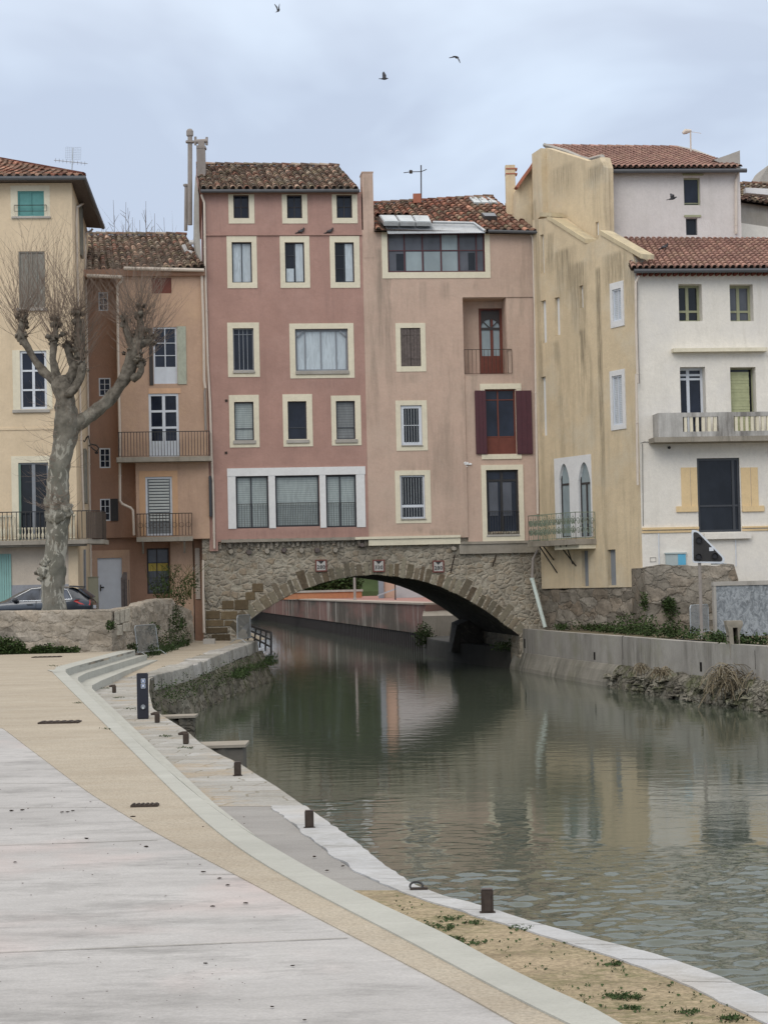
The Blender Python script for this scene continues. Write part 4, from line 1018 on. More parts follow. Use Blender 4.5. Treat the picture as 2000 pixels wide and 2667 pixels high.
def holes0(F, H, holes):
    w = window(H, F, F.rect(5, 230, 680, 1070, 1022), None, 0, BURG, GLG, cols=(.175, .36, .55, .735, .915), bars=(.555,), fw=.06, mull=.05, rec=.12, holes=holes, name='studio_window')
    r = F.rect(5, 230, 680, 1070, 1022); s = F.rect(5, 180, 665, 1115, 1075)
    b = BM(); fb(b, F, (s[0], r[0], s[2], s[3]), .03, -.02); fb(b, F, (r[1], s[1], s[2], s[3]), .03, -.02); fb(b, F, (r[0], r[1], s[2], r[2]), .03, -.02); obj('surround', b, CREAM, w)
    b = BM()
    for (a, c, e, f) in ((.375, .545, .03, .53), (.56, .72, .03, .53), (.19, .355, .05, .53), (.56, .72, .57, .95)): fb(b, F, (r[0]+(r[1]-r[0])*a, r[0]+(r[1]-r[0])*c, r[2]+(r[3]-r[2])*e, r[2]+(r[3]-r[2])*f), -.112, -.125)
    obj('curtain', b, GLL, w)  # no curtain but panes that read as lit, their brightness put into the pale glass colour
    for a_, c_, e_ in ((.83, .90, .50), (.09, .165, .48)): b = BM(); fb(b, F, (r[0]+(r[1]-r[0])*a_, r[0]+(r[1]-r[0])*c_, r[2]+.1, r[2]+(r[3]-r[2])*e_), -.11, -.125); obj('dark_pane', b, GL, w)
    # wooden shuttered window
    a = F.rect(5, 340, 1505, 512, 1506); c = F.rect(6, 342, 100, 515, 178); op = (a[0], a[1], c[2], a[3]); sa = F.rect(5, 297, 1463, 555, 1500); sc2 = F.rect(6, 300, 100, 557, 224); su = (sa[0], sa[1], sc2[2], sa[3])
    w = window(H, F, op, su, 0, WOODD, GL, cols=(.5,), rec=.16, holes=holes, name='window', label='window closed by old wooden shutters')
    for k in (0, 1):
        b = BM(); um = (op[0]+op[1])/2; u0, u1 = (op[0]+.01, um-.008) if k == 0 else (um+.008, op[1]-.01); n_ = 3
        for i in range(n_): fb(b, F, (u0+(u1-u0)*i/n_+.004, u0+(u1-u0)*(i+1)/n_-.004, op[2]+.02, op[3]-.03), -.03-.006*((i+k) % 2), -.06)
        for zz in (.2, .82): fb(b, F, (u0, u1, op[2]+(op[3]-op[2])*zz, op[2]+(op[3]-op[2])*zz+.05), -.018, -.04)
        obj('shutter', b, WOODG, w)
    # two barred white windows
    op = F.rect(6, 345, 515, 528, 860); w = window(H, F, op, F.rect(6, 302, 473, 573, 908), 0, WHITEP, GL, cols=(), bars=(.5,), fw=.13, rec=.10, holes=holes, name='window', label='white barred window', sill=(op[0], op[1]+.02, op[2]-.04, op[2]))
    b = BM(); n_ = 6
    for i in range(1, n_): u = op[0]+.1+(op[1]-op[0]-.2)*i/n_; tube(b, [F.P(u, op[2]+.1, -.03), F.P(u, op[3]-.1, -.03)], .011, 6)
    obj('window_bars', b, GALV, w)
    op = F.rect(6, 340, 1120, 553, 1495); w = window(H, F, op, F.rect(6, 297, 1078, 603, 1535), 0, WHITEP, GL, cols=(), bars=(.29,), mull=.16, fw=.07, rec=.12, holes=holes, name='window', label='white window with vertical bars', sill=(op[0], op[1]+.03, op[2]-.05, op[2]))
    b = BM(); n_ = 9
    for i in range(1, n_):
        u = op[0]+(op[1]-op[0])*i/n_; tube(b, [F.P(u, op[2]+.07, -.04), F.P(u, op[2]+.27*(op[3]-op[2]), -.04)], .013, 6); tube(b, [F.P(u, op[2]+.34*(op[3]-op[2]), -.04), F.P(u, op[3]-.12, -.04)], .013, 6)
    obj('window_bars', b, GALV, w)
    return holes
beige_house()

# ------------------------------------------------------------------ bridge
INTR = [(175, 575), (205, 545), (232, 515), (262, 488), (300, 460), (340, 433), (380, 410), (425, 386), (470, 366), (515, 347), (560, 332), (610, 315), (660, 302), (710, 292), (760, 284), (810, 279), (860, 276), (910, 279), (960, 285), (1010, 292), (1060, 301), (1110, 313), (1160, 328), (1210, 347), (1260, 370), (1305, 394), (1350, 420), (1395, 447), (1440, 478), (1480, 507), (1515, 535), (1545, 556), (1570, 577)]
def bridge():
    F = FM; d = -.12
    I = [F.hit(*q(9, *p), d) for p in INTR]
    uL, uR = F.u(0, 528, 1500, d), F.u(0, 1398, 1500, d)+.3; zt = Zv(900, 1398)
    H = thing('stone_bridge', 'old rubble stone bridge with one low arch over the canal, carrying houses', 'bridge', F.P((I[0][0]+I[-1][0])/2, -.6, -7))
    out = [(uL, -.6), (I[0][0], -.6)]+I+[(I[-1][0], -.6), (uR+3, -.6), (uR+3, 4.4), (uR, 4.4), (uR, zt+.1), (uL, zt+.1)]
    b = BM(); prism(b, F, out, d, -13.5); obj('masonry', b, RUBB, H)
    # arch ring of separate wedge stones, both light and dark
    b = BM(); cl_ = tint_layer(b)
    L = [0]
    for a, c in zip(I, I[1:]): L.append(L[-1]+math.hypot(c[0]-a[0], c[1]-a[1]))
    def at(s):
        s = max(0, min(L[-1]-1e-4, s))
        for i in range(len(I)-1):
            if s <= L[i+1]:
                t = (s-L[i])/(L[i+1]-L[i]); a, c = I[i], I[i+1]; tx, tz = c[0]-a[0], c[1]-a[1]; m = math.hypot(tx, tz); return a[0]+tx*t, a[1]+tz*t, -tz/m, tx/m
        return None
    s = .1
    while s < L[-1]-.25:
        w = random.uniform(.20, .36); h = random.uniform(.48, .62)
        if random.random() < .2: h = random.uniform(.72, .85)
        x0, z0, n0x, n0z = at(s+.028); x1, z1, n1x, n1z = at(s+w-.028); pr = d+random.uniform(.004, .03)
        k = random.uniform(.85, 1.2); k *= 1.10; c_ = random.choice([(.39, .36, .31), (.36, .33, .28), (.41, .385, .335), (.43, .41, .36), (.36, .315, .26)])
        n0 = len(b.faces)
        b.faces.ensure_lookup_table()
        hexa(b, [F.P(x0, z0-.012, pr), F.P(x1, z1-.012, pr), F.P(x1, z1-.012, d-.3), F.P(x0, z0-.012, d-.3), F.P(x0+n0x*h, z0+n0z*h, pr), F.P(x1+n1x*h, z1+n1z*h, pr), F.P(x1+n1x*h, z1+n1z*h, d-.3), F.P(x0+n0x*h, z0+n0z*h, d-.3)])
        b.faces.ensure_lookup_table(); tint_face(b, b.faces[n0:], tuple(x*k for x in c_))
        s += w
    bmesh.ops.bevel(b, geom=b.edges[:], offset=.022, segments=1, affect='EDGES'); bmesh.ops.recalc_face_normals(b, faces=b.faces)
    for v in b.verts: v.co += V((noise.noise(v.co*2.3), 0, noise.noise(v.co*2.3+V((9, 9, 9)))))*.06
    obj('arch_ring', b, tilemat('arch_stone', .18, .25, .9), H)
    b = BM(); pr_ = None          # dark lining added inside the arch; its colour carries the shade under the arch
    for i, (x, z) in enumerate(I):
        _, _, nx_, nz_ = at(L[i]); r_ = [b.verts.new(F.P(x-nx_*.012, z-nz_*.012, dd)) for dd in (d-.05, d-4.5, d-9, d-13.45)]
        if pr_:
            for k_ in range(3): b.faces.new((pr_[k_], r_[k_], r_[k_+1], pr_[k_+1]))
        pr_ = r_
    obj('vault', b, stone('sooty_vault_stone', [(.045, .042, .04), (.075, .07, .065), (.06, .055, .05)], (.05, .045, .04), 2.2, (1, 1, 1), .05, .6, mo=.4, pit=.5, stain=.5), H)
    # squared quoin blocks low on the left pier
    b = BM(); tint_layer(b)
    for (x0, y0, x1, y1) in ((110, 405, 168, 447), (172, 400, 240, 450), (30, 455, 100, 495), (105, 457, 185, 497), (30, 500, 118, 532), (122, 503, 165, 530), (32, 537, 138, 566), (60, 570, 150, 605), (258, 320, 312, 362), (226, 362, 272, 402)):
        n0 = len(b.faces); rr = F.rect(9, x0, y0, x1, y1, d); fb(b, F, rr, d+random.uniform(.015, .04), d-.1); b.faces.ensure_lookup_table()
        kq = random.uniform(.8, 1.15); tint_face(b, b.faces[n0:], tuple(x*kq for x in (.385, .335, .26)))
    bmesh.ops.bevel(b, geom=b.edges[:], offset=.02, segments=1, affect='EDGES')
    obj('quoin_blocks', b, tilemat('quoin_stone', .3, .15, .9), H)
    # stumps of old beams sticking out below the house
    for i, (x, y) in enumerate(((152, 165), (241, 170), (330, 165), (414, 160), (500, 160), (576, 158), (666, 160), (795, 135), (1245, 150))):
        u, z = F.hit(*q(9, x, y), d); b = BM(); tube(b, [F.P(u, z, d-.1), F.P(u, z+.02, d+.08), F.P(u, z+.02, d+.22)], [.13, .12, .10], 7, jit=.5); obj('beam_stump', b, WOODG if i % 2 else DCEM, H)
    b = BM(); r = F.rect(9, 105, 120, 830, 190, d)
    for i in range(30):
        u = r[0]+(r[1]-r[0])*i/29+random.uniform(-.07, .07); hh = random.uniform(.12, .3); fb(b, F, (u-.05, u+.06, r[3]-hh, r[3]+.2), d+random.uniform(.05, .18), d-.1)
    obj('joist_ends', b, FOUND, H)
    b = BM()
    for (x0, y0, x1, y1) in ((1250, 178, 1232, 268), (1452, 182, 1438, 238)): beam(b, F.P(*F.hit(*q(9, x0, y0), d+.1), d+.25), F.P(*F.hit(*q(9, x1, y1), d+.1), d+.05), .05, .03)
    obj('iron_strut', b, RUST, H)
    # drooping cable on the left pier
    b = BM(); pts = [(0, 529, 1465)]+[(9, *p) for p in ((22, 330), (30, 395), (50, 430), (80, 432), (100, 395))]; tube(b, [F.P(*F.hit(*q(*p), d+.06), d+.06) for p in pts], .014, 5); obj('cable', b, IRON, H)
    # clearance plates
    def plate(X, num, lab):
        x0, y0, x1, y1 = X; r = F.rect(9, x0, y0, x1, y1, d); t = .055
        S = thing('clearance_sign', lab, 'sign', F.P((r[0]+r[1])/2, r[2], d+.06), 'clearance signs over the arch')
        b = BM(); fb(b, F, (r[0]+t, r[1]-t, r[2]+t, r[3]-t), d+.075, d+.05); obj('plate', b, flat('dull_white_plate', (.46, .45, .43), .7, .2, .12, dirt=.5) if 'dull_white_plate' not in bpy.data.materials else bpy.data.materials['dull_white_plate'], S)
        b = BM(); ringf(b, F, r, t, d+.085, d+.045); obj('frame', b, flat('faded_red_paint', (.17, .065, .055), .7, .2, .3) if 'faded_red_paint' not in bpy.data.materials else bpy.data.materials['faded_red_paint'], S)
        b = BM(); um = (r[0]+r[1])/2; h = (r[3]-r[2])*.27; w = (r[1]-r[0])*.27; zt_ = r[3]-t
        v = [F.P(um-w, zt_, d+.079), F.P(um+w, zt_, d+.079), F.P(um, zt_-h, d+.079)]; b.faces.new([b.verts.new(x) for x in v]); b.faces.new([b.verts.new(x-F.n*.01) for x in v][::-1]); obj('triangle', b, IRON, S)
        cu = bpy.data.curves.new('t', 'FONT'); cu.body = num; cu.size = .215; cu.align_x = 'CENTER'; cu.extrude = .004; cu.offset = .004; cu.space_character = 1.12
        to = bpy.data.objects.new('t', cu); C.objects.link(to); bpy.context.view_layer.update()
        me = bpy.data.meshes.new_from_object(to.evaluated_get(bpy.context.evaluated_depsgraph_get())); bpy.data.objects.remove(to)
        bm2 = BM(); bm2.from_mesh(me); M_ = Matrix((F.dir, V((0, 0, 1)), F.n)).transposed().to_4x4(); zc = r[2]+(r[3]-r[2])*.24
        M_.translation = F.P(um, zc, d+.082); bmesh.ops.transform(bm2, matrix=M_, verts=bm2.verts); obj('number', bm2, IRON, S)
    plate((567, 203, 624, 262), '280', 'red framed 280 clearance plate, leftmost of the three over the arch')
    plate((849, 203, 908, 264), '330', 'red framed 330 clearance plate in the middle above the crown of the arch')
    plate((1142, 207, 1199, 266), '280', 'faded 280 clearance plate, rightmost of the three over the arch')
bridge()

# ------------------------------------------------------------------ orange house left of the pink one
def orange_house():
    F = Plane(FM.P(0, 0, .12)[:2], R_(6)); F2 = Plane(FM.P(0, 0, -.75)[:2], R_(6))
    uS = F.u(2, 915, 600); uR = (F.u(1, 1575, 1500)+F.u(2, 1625, 1200))/2; uL2 = F2.u(1, 600, 1200); zr = 2.55
    H = thing('terraced_house', 'narrow patched orange and brown house with two small iron balconies, left of the pink house', 'house', F.P((uS+uR)/2, zr, -4))
    z1 = F.z(2, 1300, 740); z2 = F.z(2, 1300, 1341); zt = F.z(1, 1200, 1040)
    ho = []; ho2 = []
    uS2 = F.u(2, 1045, 1000)
    r = F.rect(1, 1170, 1103, 1323, 1225); ho.append(rq(r)); b = BM()
    fb(b, F, (r[0]+.002, r[1]-.002, r[2]+.002, r[3]-.002), -.04, -.1); obj('vent_panel', b, WOODR, H)
    a, c = F.rect(1, 1180, 1485, 1362, 1500), F.rect(2, 1180, 100, 1355, 145); op = (a[0], a[1], c[2], a[3])
    w = window(H, F, op, None, 0, WHITEP, GLB, cols=(.5,), bars=(.5, .72), fw=.07, rec=.10, holes=ho, kick=.3, name='french_window', label='tall white window with one pale shutter open')
    b = BM(); fb(b, F, (op[1]+.01, F.u(1, 1435, 1600), op[2]-.03, op[3]+.02), .05, .005); obj('shutter', b, SAGE, w)
    b = BM(); fb(b, F, (op[0]-.18, op[0]-.02, op[2]-.05, op[3]-.05), .06, .005); obj('shutter', b, WOODD, w)
    op = F.rect(2, 1145, 220, 1375, 705)
    w = window(H, F, op, None, 0, WHITEP, GLB, cols=(.5,), bars=(.46, .72), fw=.10, mull=.13, rec=.08, holes=ho, kick=.25, name='french_window')
    b = BM(); fb(b, F, (F.u(2, 1143, 180), F.u(2, 1388, 180), op[3], op[3]+.22), .02, -.02); obj('lintel', b, flat('light_orange_render', (.64, .42, .28), .9, .1), w)
    b = BM(); prism(b, F, [(uS, z1), (uR, z1), (uR, zt), (uS, zt)], 0, -8, ho); obj('upper_wall', b, ORANGE, H)
    # upper balcony
    s = F.rect(2, 930, 705, 1640, 742, .55); B = thing2('balcony', H)
    b = BM(); zz0, zz1 = F.z(2, 1300, 742, .6), F.z(2, 1300, 705, .6); fb(b, F, (uS-.1, uR+.12, zz0, zz1), .62, -.02); bal = obj('balcony', b, DCEM, H)
    b = BM(); zt_ = F.z(2, 1300, 510, .58); balusters(b, F, uS, uR+.06, zz1+.03, zt_, .56, 30, .012, .03)
    sidex = Plane(F.P(uR+.06, 0, .56)[:2], R_(96)); 
    for u in (uS, uR+.06):
        for i in range(8): p = F.P(u, zz1, .56-.07*i); tube(b, [p, V((p.x, p.y, zt_))], .008, 4)
        beam(b, F.P(u, zt_-.01, .56), F.P(u, zt_-.01, 0), .03, .022)
    obj('railing', b, IRON, bal)
    # middle section
    op = F.rect(2, 1120, 860, 1325, 1312)
    w = window(H, F, op, F.rect(2, 1072, 815, 1368, 1312), 0, WHITEP, BLINDD, cols=(), fw=.08, rec=.10, holes=ho2, name='french_window', smat=flat('tan_render', (.58, .37, .23), .9, .1), sproud=.012)
    b = BM(); rr = F.rect(2, 1145, 875, 1300, 1200); n_ = 14
    for i in range(n_): z = rr[2]+(rr[3]-rr[2])*i/n_; hexa(b, [F.P(rr[0], z, -.04), F.P(rr[1], z, -.04), F.P(rr[1], z, -.07), F.P(rr[0], z, -.07), F.P(rr[0], z+(rr[3]-rr[2])/n_*.6, -.06), F.P(rr[1], z+(rr[3]-rr[2])/n_*.6, -.06), F.P(rr[1], z+(rr[3]-rr[2])/n_*.6, -.09), F.P(rr[0], z+(rr[3]-rr[2])/n_*.6, -.09)])
    obj('blind', b, flat('pale_blind', (.44, .47, .46), .6), w)
    b = BM(); prism(b, F, [(uS2, z2), (uR, z2), (uR, z1-.003), (uS2, z1-.003)], -.01, -8, ho2, reveal=.2); obj('middle_wall', b, ORANGE, H)
    b = BM(); zz0, zz1 = F.z(2, 1270, 1357, .55), F.z(2, 1270, 1322, .55); ua, ub = F.u(2, 1050, 1330, .5), F.u(2, 1482, 1330, .5); fb(b, F, (ua, ub, zz0, zz1), .6, -.02)
    for u in (ua+.25, ub-.35): beam(b, F.P(u, zz0, .5), F.P(u, zz0-.45, .0), .08, .1)
    bal = obj('balcony', b, DCEM, H)
    b = BM(); zt_ = F.z(2, 1270, 1140, .55); balusters(b, F, ua+.03, ub-.03, zz1+.04, zt_, .54, 17, .014, .035)
    for i in range(8): tube(b, [F.P(ua+.03+(ub-ua-.06)*(i+.5)/8+.1*math.cos(a_), zz1+(zt_-zz1)*.5+.1*math.sin(a_), .54) for a_ in [k*PI/5 for k in range(11)]], .009, 4, False)
    for u in (ua+.03, ub-.03):
        for i in range(6): p = F.P(u, zz1, .54-.09*i); tube(b, [p, V((p.x, p.y, zt_))], .009, 4)
        beam(b, F.P(u, zt_-.01, .54), F.P(u, zt_-.01, 0), .03, .022)
    obj('railing', b, RUST, bal)
    b = BM(); rr = F.rect(2, 1580, 850, 1632, 1165, .3); fb(b, F, (uR-.0, uR+.09, rr[2], rr[3]), .12, -.55)
    for i in range(16): fb(b, F, (uR-.012, uR+.102, rr[2]+.03+(rr[3]-rr[2]-.06)*i/16, rr[2]+.03+(rr[3]-rr[2]-.06)*(i+.6)/16), .132, -.5)
    obj('side_shutter', b, DGREY, H)
    # recessed left section
    h2 = []
    for o in ((1, 760, 1215, 835, 1360), (2, 760, 100, 850, 240), (2, 765, 640, 848, 793), (2, 770, 1030, 848, 1200)):
        window(H, F2, F2.rect(*o), None, 0, WHITEP, GLB, cols=(.5,), bars=(.35, .66), fw=.05, mull=.03, rec=.05, holes=h2)
    zl = F2.z(2, 850, 1330)
    b = BM(); prism(b, F2, [(uL2-.5, zl), (uS+.9, zl), (uS+.9, zt+.1), (uL2-.5, zt+.1)], 0, -7, h2); obj('recessed_wall', b, BROWN, H)
    b = BM(); fb(b, F2, F2.rect(2, 850, 1030, 908, 1200), .06, .01); obj('shutter', b, IRON, H)
    # ground floor, set back
    d3 = -.25; h3 = []; op = F2.rect(2, 752, 1485, 940, 1960, d3); op = (op[0], op[1], zr+.05, op[3]); h3.append(rq(op))
    dr = None; b = BM(); fb(b, F2, (op[0]+.002, op[1]-.002, op[2], op[3]-.002), d3-.05, d3-.1); dr = obj('door', b, WHITEP, H)
    b = BM(); p = F2.P(*F2.hit(*q(2, 772, 1715), d3), d3); fb(b, F2, (op[0]+.1, op[0]+.14, F2.z(2, 770, 1740), F2.z(2, 770, 1690)), d3+.0, d3-.06); fb(b, F2, (op[0]+.1, op[0]+.26, F2.z(2, 770, 1716), F2.z(2, 770, 1706)), d3+.02, d3-.01); obj('handle', b, IRON, dr)
    wn = F2.rect(2, 1130, 1410, 1300, 1760, d3)
    w = window(H, F2, wn, None, d3, WOODD, GLG, cols=(.45,), bars=(.35, .68), fw=.06, rec=.12, holes=h3, name='window', label='dark ground floor window behind the bush')
    b = BM(); fb(b, F2, (wn[0]+.06, wn[1]-.06, wn[2]+(wn[3]-wn[2])*.5, wn[2]+(wn[3]-wn[2])*.67), d3-.105, d3-.125); obj('blind', b, flat('yellow_blind', (.55, .42, .10), .7), w)
    b = BM(); prism(b, F2, [(uL2-.5, zr), (F2.u(2, 1480, 1500, d3), zr), (F2.u(2, 1480, 1500, d3), max(zl, z2)+.2), (uL2-.5, max(zl, z2)+.2)], d3, -7, h3); obj('ground_floor_wall', b, BROWN, H)
    b = BM(); sr = F2.rect(2, 700, 1425, 1000, 1960, d3); sr = (sr[0], sr[1], zr, sr[3]); 
    ob = surround(F2, (sr[0], sr[1], zr, sr[3]), op, d3+.03, d3-.01); obj('door_surround', ob, ORANGE, H)
    b = BM(); xx = F2.u(2, 1300, 1500, d3); fb(b, F2, (F2.u(2, 1310, 1500, d3), F2.u(2, 1482, 1500, d3), zr-1.2, z2), d3+.35, d3-.01); obj('pier', b, ORANGE, H)
    b = BM(); n_ = 22; ux = F2.u(2, 1517, 1500, d3+.35); za, zb_ = F2.z(2, 1517, 1800, d3), F2.z(2, 1517, 1410, d3)
    fb(b, F2, (ux-.09, ux+.09, za, zb_), d3+.34, d3+.3)
    for i in range(n_): z = za+(zb_-za)*i/n_; fb(b, F2, (ux-.1, ux+.1, z, z+.055), d3+.37, d3+.3)
    obj('slatted_vent', b, PVC, H)
    b = BM(); fb(b, F2, (ux-.15, F.u(0, 536, 1550), zr-1.3, z2), d3+.3, -6); obj('side_pier', b, BROWN, H)
    # roof
    e0, e1 = F2.P(F2.u(1, 668, 1080, .5), F2.z(1, 750, 1082, .5), .9), F.P(uR+.02, zt+.06, .35)
    r0 = atD(224, 611, 85.3); r1 = atD(484, 612, 85.6)
    em = F.P(F.u(1, 905, 1020), zt+.02, .35)
    tiles('roof', H, V((e0.x, e0.y, e0.z)), e1, r0, r1, .29, .37)
    b = BM(); back_slope(b, r0, r1, 4, 2); fb(b, F, (uL2, uR, zt-.3, zt-.02), .2, -2.5); obj('eaves', b, BROWN, H)
    gutter(H, F.P(F.u(1, 955, 1030, .4), F.z(1, 955, 1032, .4), .42), F.P(F.u(1, 1575, 1045, .4), F.z(1, 1575, 1046, .4), .42), .075, PVC)
    gutter(H, F.P(F.u(1, 668, 1085, .4), F.z(1, 668, 1088, .4), .42), F.P(F.u(1, 945, 1098, .4), F.z(1, 945, 1100, .4), .42), .075, PVC)
    fpipe(H, F, .09, [(1, 945, 1100), (1, 940, 1130), (1, 905, 1165), (1, 908, 1500), (1, 915, 1900), (2, 920, 500), (2, 922, 1045), (2, 940, 1070), (2, 1005, 1100), (2, 1022, 1120), (2, 1030, 1310)], .055)
    fpipe(H, F, .10, [(1, 1555, 1050), (1, 1558, 1120), (1, 1570, 1500), (1, 1575, 1900), (2, 1577, 180)], .055)
    fpipe(H, F, .10, [(2, 1577, 185), (2, 1572, 215), (2, 1580, 500)], .05, PIPEG)
    fpipe(H, F, .12, [(2, 1560, 1500), (2, 1562, 1800), (2, 1568, 2060)], .05)
    b = BM(); c = G(547, 1676, ZQ); box(b, (c.x, c.y-.3, c.z+.09), (.45, .4, .2)); obj('drain_box', b, CEM, None, 'small grey concrete drain box at the foot of a pipe by the bridge pier', 'drain box')
    # white flashing where the roof meets the pink gable
    b = BM(); pts = [atD(*q(1, *p), 82.2) for p in ((1415, 850), (1440, 905), (1495, 910), (1510, 960), (1570, 1000))]
    tube(b, pts, .09, 6, jit=.4); tube(b, [atD(*q(1, 1460, 830), 82), atD(*q(1, 1500, 830), 82)], .1, 8); obj('mortar_flashing', b, WTRIM, H)
def thing2(*a): return None
orange_house()

# ------------------------------------------------------------------ yellow corner house, far left
def left_house():
    F = Plane(atD(190, 1000, 73)[:2], R_(4.5)); zr = 2.55; h = []
    uR = (F.u(1, 548, 500)+F.u(2, 606, 1500))/2; uL = F.u(0, -330, 1000); zt = F.z(1, 300, 372)
    H = thing('corner_house', 'tall cream yellow house at the left edge with a green shutter under a tiled roof', 'house', F.P((uL+uR)/2, zr, -5))
    w = window(H, F, F.rect(1, 137, 434, 340, 628), F.rect(1, 82, 392, 385, 655), 0, TEAL, TEAL, cols=(.5,), rec=.08, holes=h, smat=CREAM, sproud=.015, label='small window closed by a teal shutter', sill=F.rect(1, 90, 632, 392, 648))
    b = BM(); r = F.rect(1, 112, 545, 362, 595); balusters(b, F, r[0], r[1], r[2], r[3], .1, 1, .008); obj('guard_rail', b, IRON, w)
    window(H, F, F.rect(1, 145, 900, 348, 1335), None, 0, GSHUT, GSHUT, cols=(.33, .5, .67), rec=.08, holes=h, label='tall window with weathered grey shutters', sill=F.rect(1, 125, 1338, 365, 1362))
    a, c = F.rect(1, 152, 1668, 358, 1700), F.rect(2, 152, 200, 362, 340)
    window(H, F, (a[0], a[1], c[2], a[3]), (a[0]-.28, a[1]+.2, c[2]-.02, a[3]+.03), 0, WHITEP, GLB, cols=(.5,), bars=(.33, .66), fw=.09, mull=.10, rec=.10, holes=h, sproud=.015, sill=(a[0]-.3, a[1]+.1, c[2]-.14, c[2]-.02))
    op = F.rect(2, 145, 752, 375, 1345); w = window(H, F, op, F.rect(2, 90, 700, 420, 1345), 0, GREYP, GL, cols=(.5,), bars=(), fw=.06, mull=.13, rec=.10, holes=h, name='french_window', sproud=.02)
    b = BM(); fb(b, F, (op[0]-.0, op[0]+.09, op[2], op[3]-.05), .03, -.1); obj('shutter', b, flat('faded_green_shutter', (.13, .20, .17), .7), w)
    for o in ((-330, 430, -160, 628), (-330, 900, -150, 1335)): window(H, F, F.rect(1, *o), None, 0, GSHUT, GSHUT, rec=.08, holes=h)
    zf = F.z(2, 300, 1385)
    Sd = V((G(237, 1560, 2.55).x, 0, 0)); 
    c0 = F.P(uR, 0, 0); c1 = atD(236, 1000, 83.0); c1.z = 0
    FS = Plane((c0.x, c0.y), math.atan2(c1.y-c0.y, c1.x-c0.x)); LS = (V((c1.x, c1.y, 0))-V((c0.x, c0.y, 0))).length
    b = BM(); prism(b, F, [(uL, zf), (uR, zf), (uR, zt), (uL, zt)], 0, -.4, h); obj('front_wall', b, LYEL, H)
    # side wall receding, and the body
    b = BM(); prism(b, FS, [(0.001, zr), (LS, zr), (LS, zt-.0), (0.001, zt)], 0, -.35); obj('side_wall', b, LYEL, H)
    hh = []; b = BM()
    for y, hgt in (((1, 640, 560), 2.2), ((1, 650, 1500), 2.0), ((2, 655, 800), 2.2)):
        z = F.z(*y)
        window(H, FS, (4.2, 5.1, z-hgt/2, z+hgt/2), None, .0, GSHUT, GSHUT, rec=-.05, name='side_window')
    b = BM(); prism(b, F, [(uL, zr), (uR-.06, zr), (uR-.06, zf-.003), (uL, zf-.003)], -.04, -.4, []); obj('ground_floor_wall', b, LBEI, H)
    b = BM(); fb(b, F, (uL, uR-.06, zr, F.z(2, 300, 1690)), -.02, -.05); obj('plinth', b, flat('grey_plinth', (.33, .34, .37), .9, .1, dirt=.3), H)
    b = BM(); r = F.rect(2, -130, 1455, 88, 1900); r = (r[0], r[1], zr+.05, r[3]); n_ = 12
    for i in range(n_): u0, u1 = r[0]+(r[1]-r[0])*i/n_, r[0]+(r[1]-r[0])*(i+1)/n_; fb(b, F, (u0+.006, u1-.006, r[2], r[3]), .02, -.03)
    obj('garage_door', b, PTEAL, H)
    # string course
    b = BM(); z = F.z(2, 200, 492); fb(b, F, (uL, uR, z-.04, z+.04), .03, -.01); obj('string_course', b, LYEL, H)
    # hip roof with wide eaves
    ov = .55; ze = zt+.12
    A = F.P(uL-2, ze, ov); Cn = F.P(uR+ov*.9, ze, ov); Bk = FS.P(LS-.6, ze, ov*1.1)
    ap = F.P(uL+3.6, ze+2.1, -5.4); 
    rl = V((ap.x-9, ap.y-.7, ap.z))
    # front slope tiles between A..Cn and ridge; hip line Cn->ap
    nr_ = F.P(uL-2, ze+2.1, -5.4)
    def mk(s, t): return False
    tiles('roof', H, A, Cn, nr_, ap, .30, .38, REDP+OLDP[:2])
    b = BM(); b.faces.new([b.verts.new(v) for v in (Cn+V((0, 0, .05)), Bk+V((0, 0, .05)), ap)]); b.faces.new([b.verts.new(v) for v in (Bk+V((0, 0, .05)), nr_+V((0, 6, -2)), nr_, ap)])
    tube(b, [Cn+V((0, 0, .05)), ap+V((0, 0, .02))], .12, 8); tint_face(b, b.faces[:], (.30, .13, .09)); obj('hip_slope', b, TILE, H)
    b = BM(); hexa(b, [A-V((0, 0, .10)), Cn-V((0, 0, .10)), Bk-V((0, 0, .1)), F.P(uL-2, ze-.1, -5)]+[A-V((0, 0, .04)), Cn-V((0, 0, .04)), Bk-V((0, 0, .04)), F.P(uL-2, ze-.04, -5)]); obj('soffit', b, WOODG, H)
    b = BM(); tube(b, [A+V((0, -.05, -.04)), Cn+V((.05, -.05, -.06)), Bk+V((.08, 0, -.06))], .085, 8); obj('gutter', b, GUTD, H)
    g1 = atD(*q(1, 652, 500), 77.5)
    pipe(H, [g1, atD(*q(1, 640, 530), 77), atD(*q(1, 590, 560), 75), atD(*q(1, 588, 700), 74.6), atD(*q(1, 600, 1300), 74.6), atD(*q(2, 622, 600), 74.6), atD(*q(2, 640, 1120), 74.6)], .05, PVC)
    g2 = atD(*q(1, 715, 725), 82)
    pipe(H, [g2, atD(*q(1, 700, 745), 82), atD(*q(1, 655, 760), 81), atD(*q(1, 657, 900), 80.3), atD(*q(1, 670, 1500), 80.3), atD(*q(2, 685, 800), 80.3), atD(*q(2, 700, 1650), 80.3)], .05, PVC)
    # balcony with stone balusters behind an iron rail
    zs0, zs1 = F.z(2, 300, 1382, .9), F.z(2, 300, 1348, .9); uB = F.u(2, 800, 1350, .9)
    b = BM(); fb(b, F, (uL, uR+.45, zs0, zs1), .95, -.02); fb(b, F, (uL, uR+.35, zs0-.07, zs0), .8, -.02)
    p = [F.P(uR+.44, zs0, .95), F.P(uR+1.0, zs0, .35), F.P(uR+1.1, zs0, -1.2), F.P(uR+.44, zs0, -1.2)]; hexa(b, p+[x+V((0, 0, zs1-zs0)) for x in p]); bal = obj('balcony', b, DCEM, H)
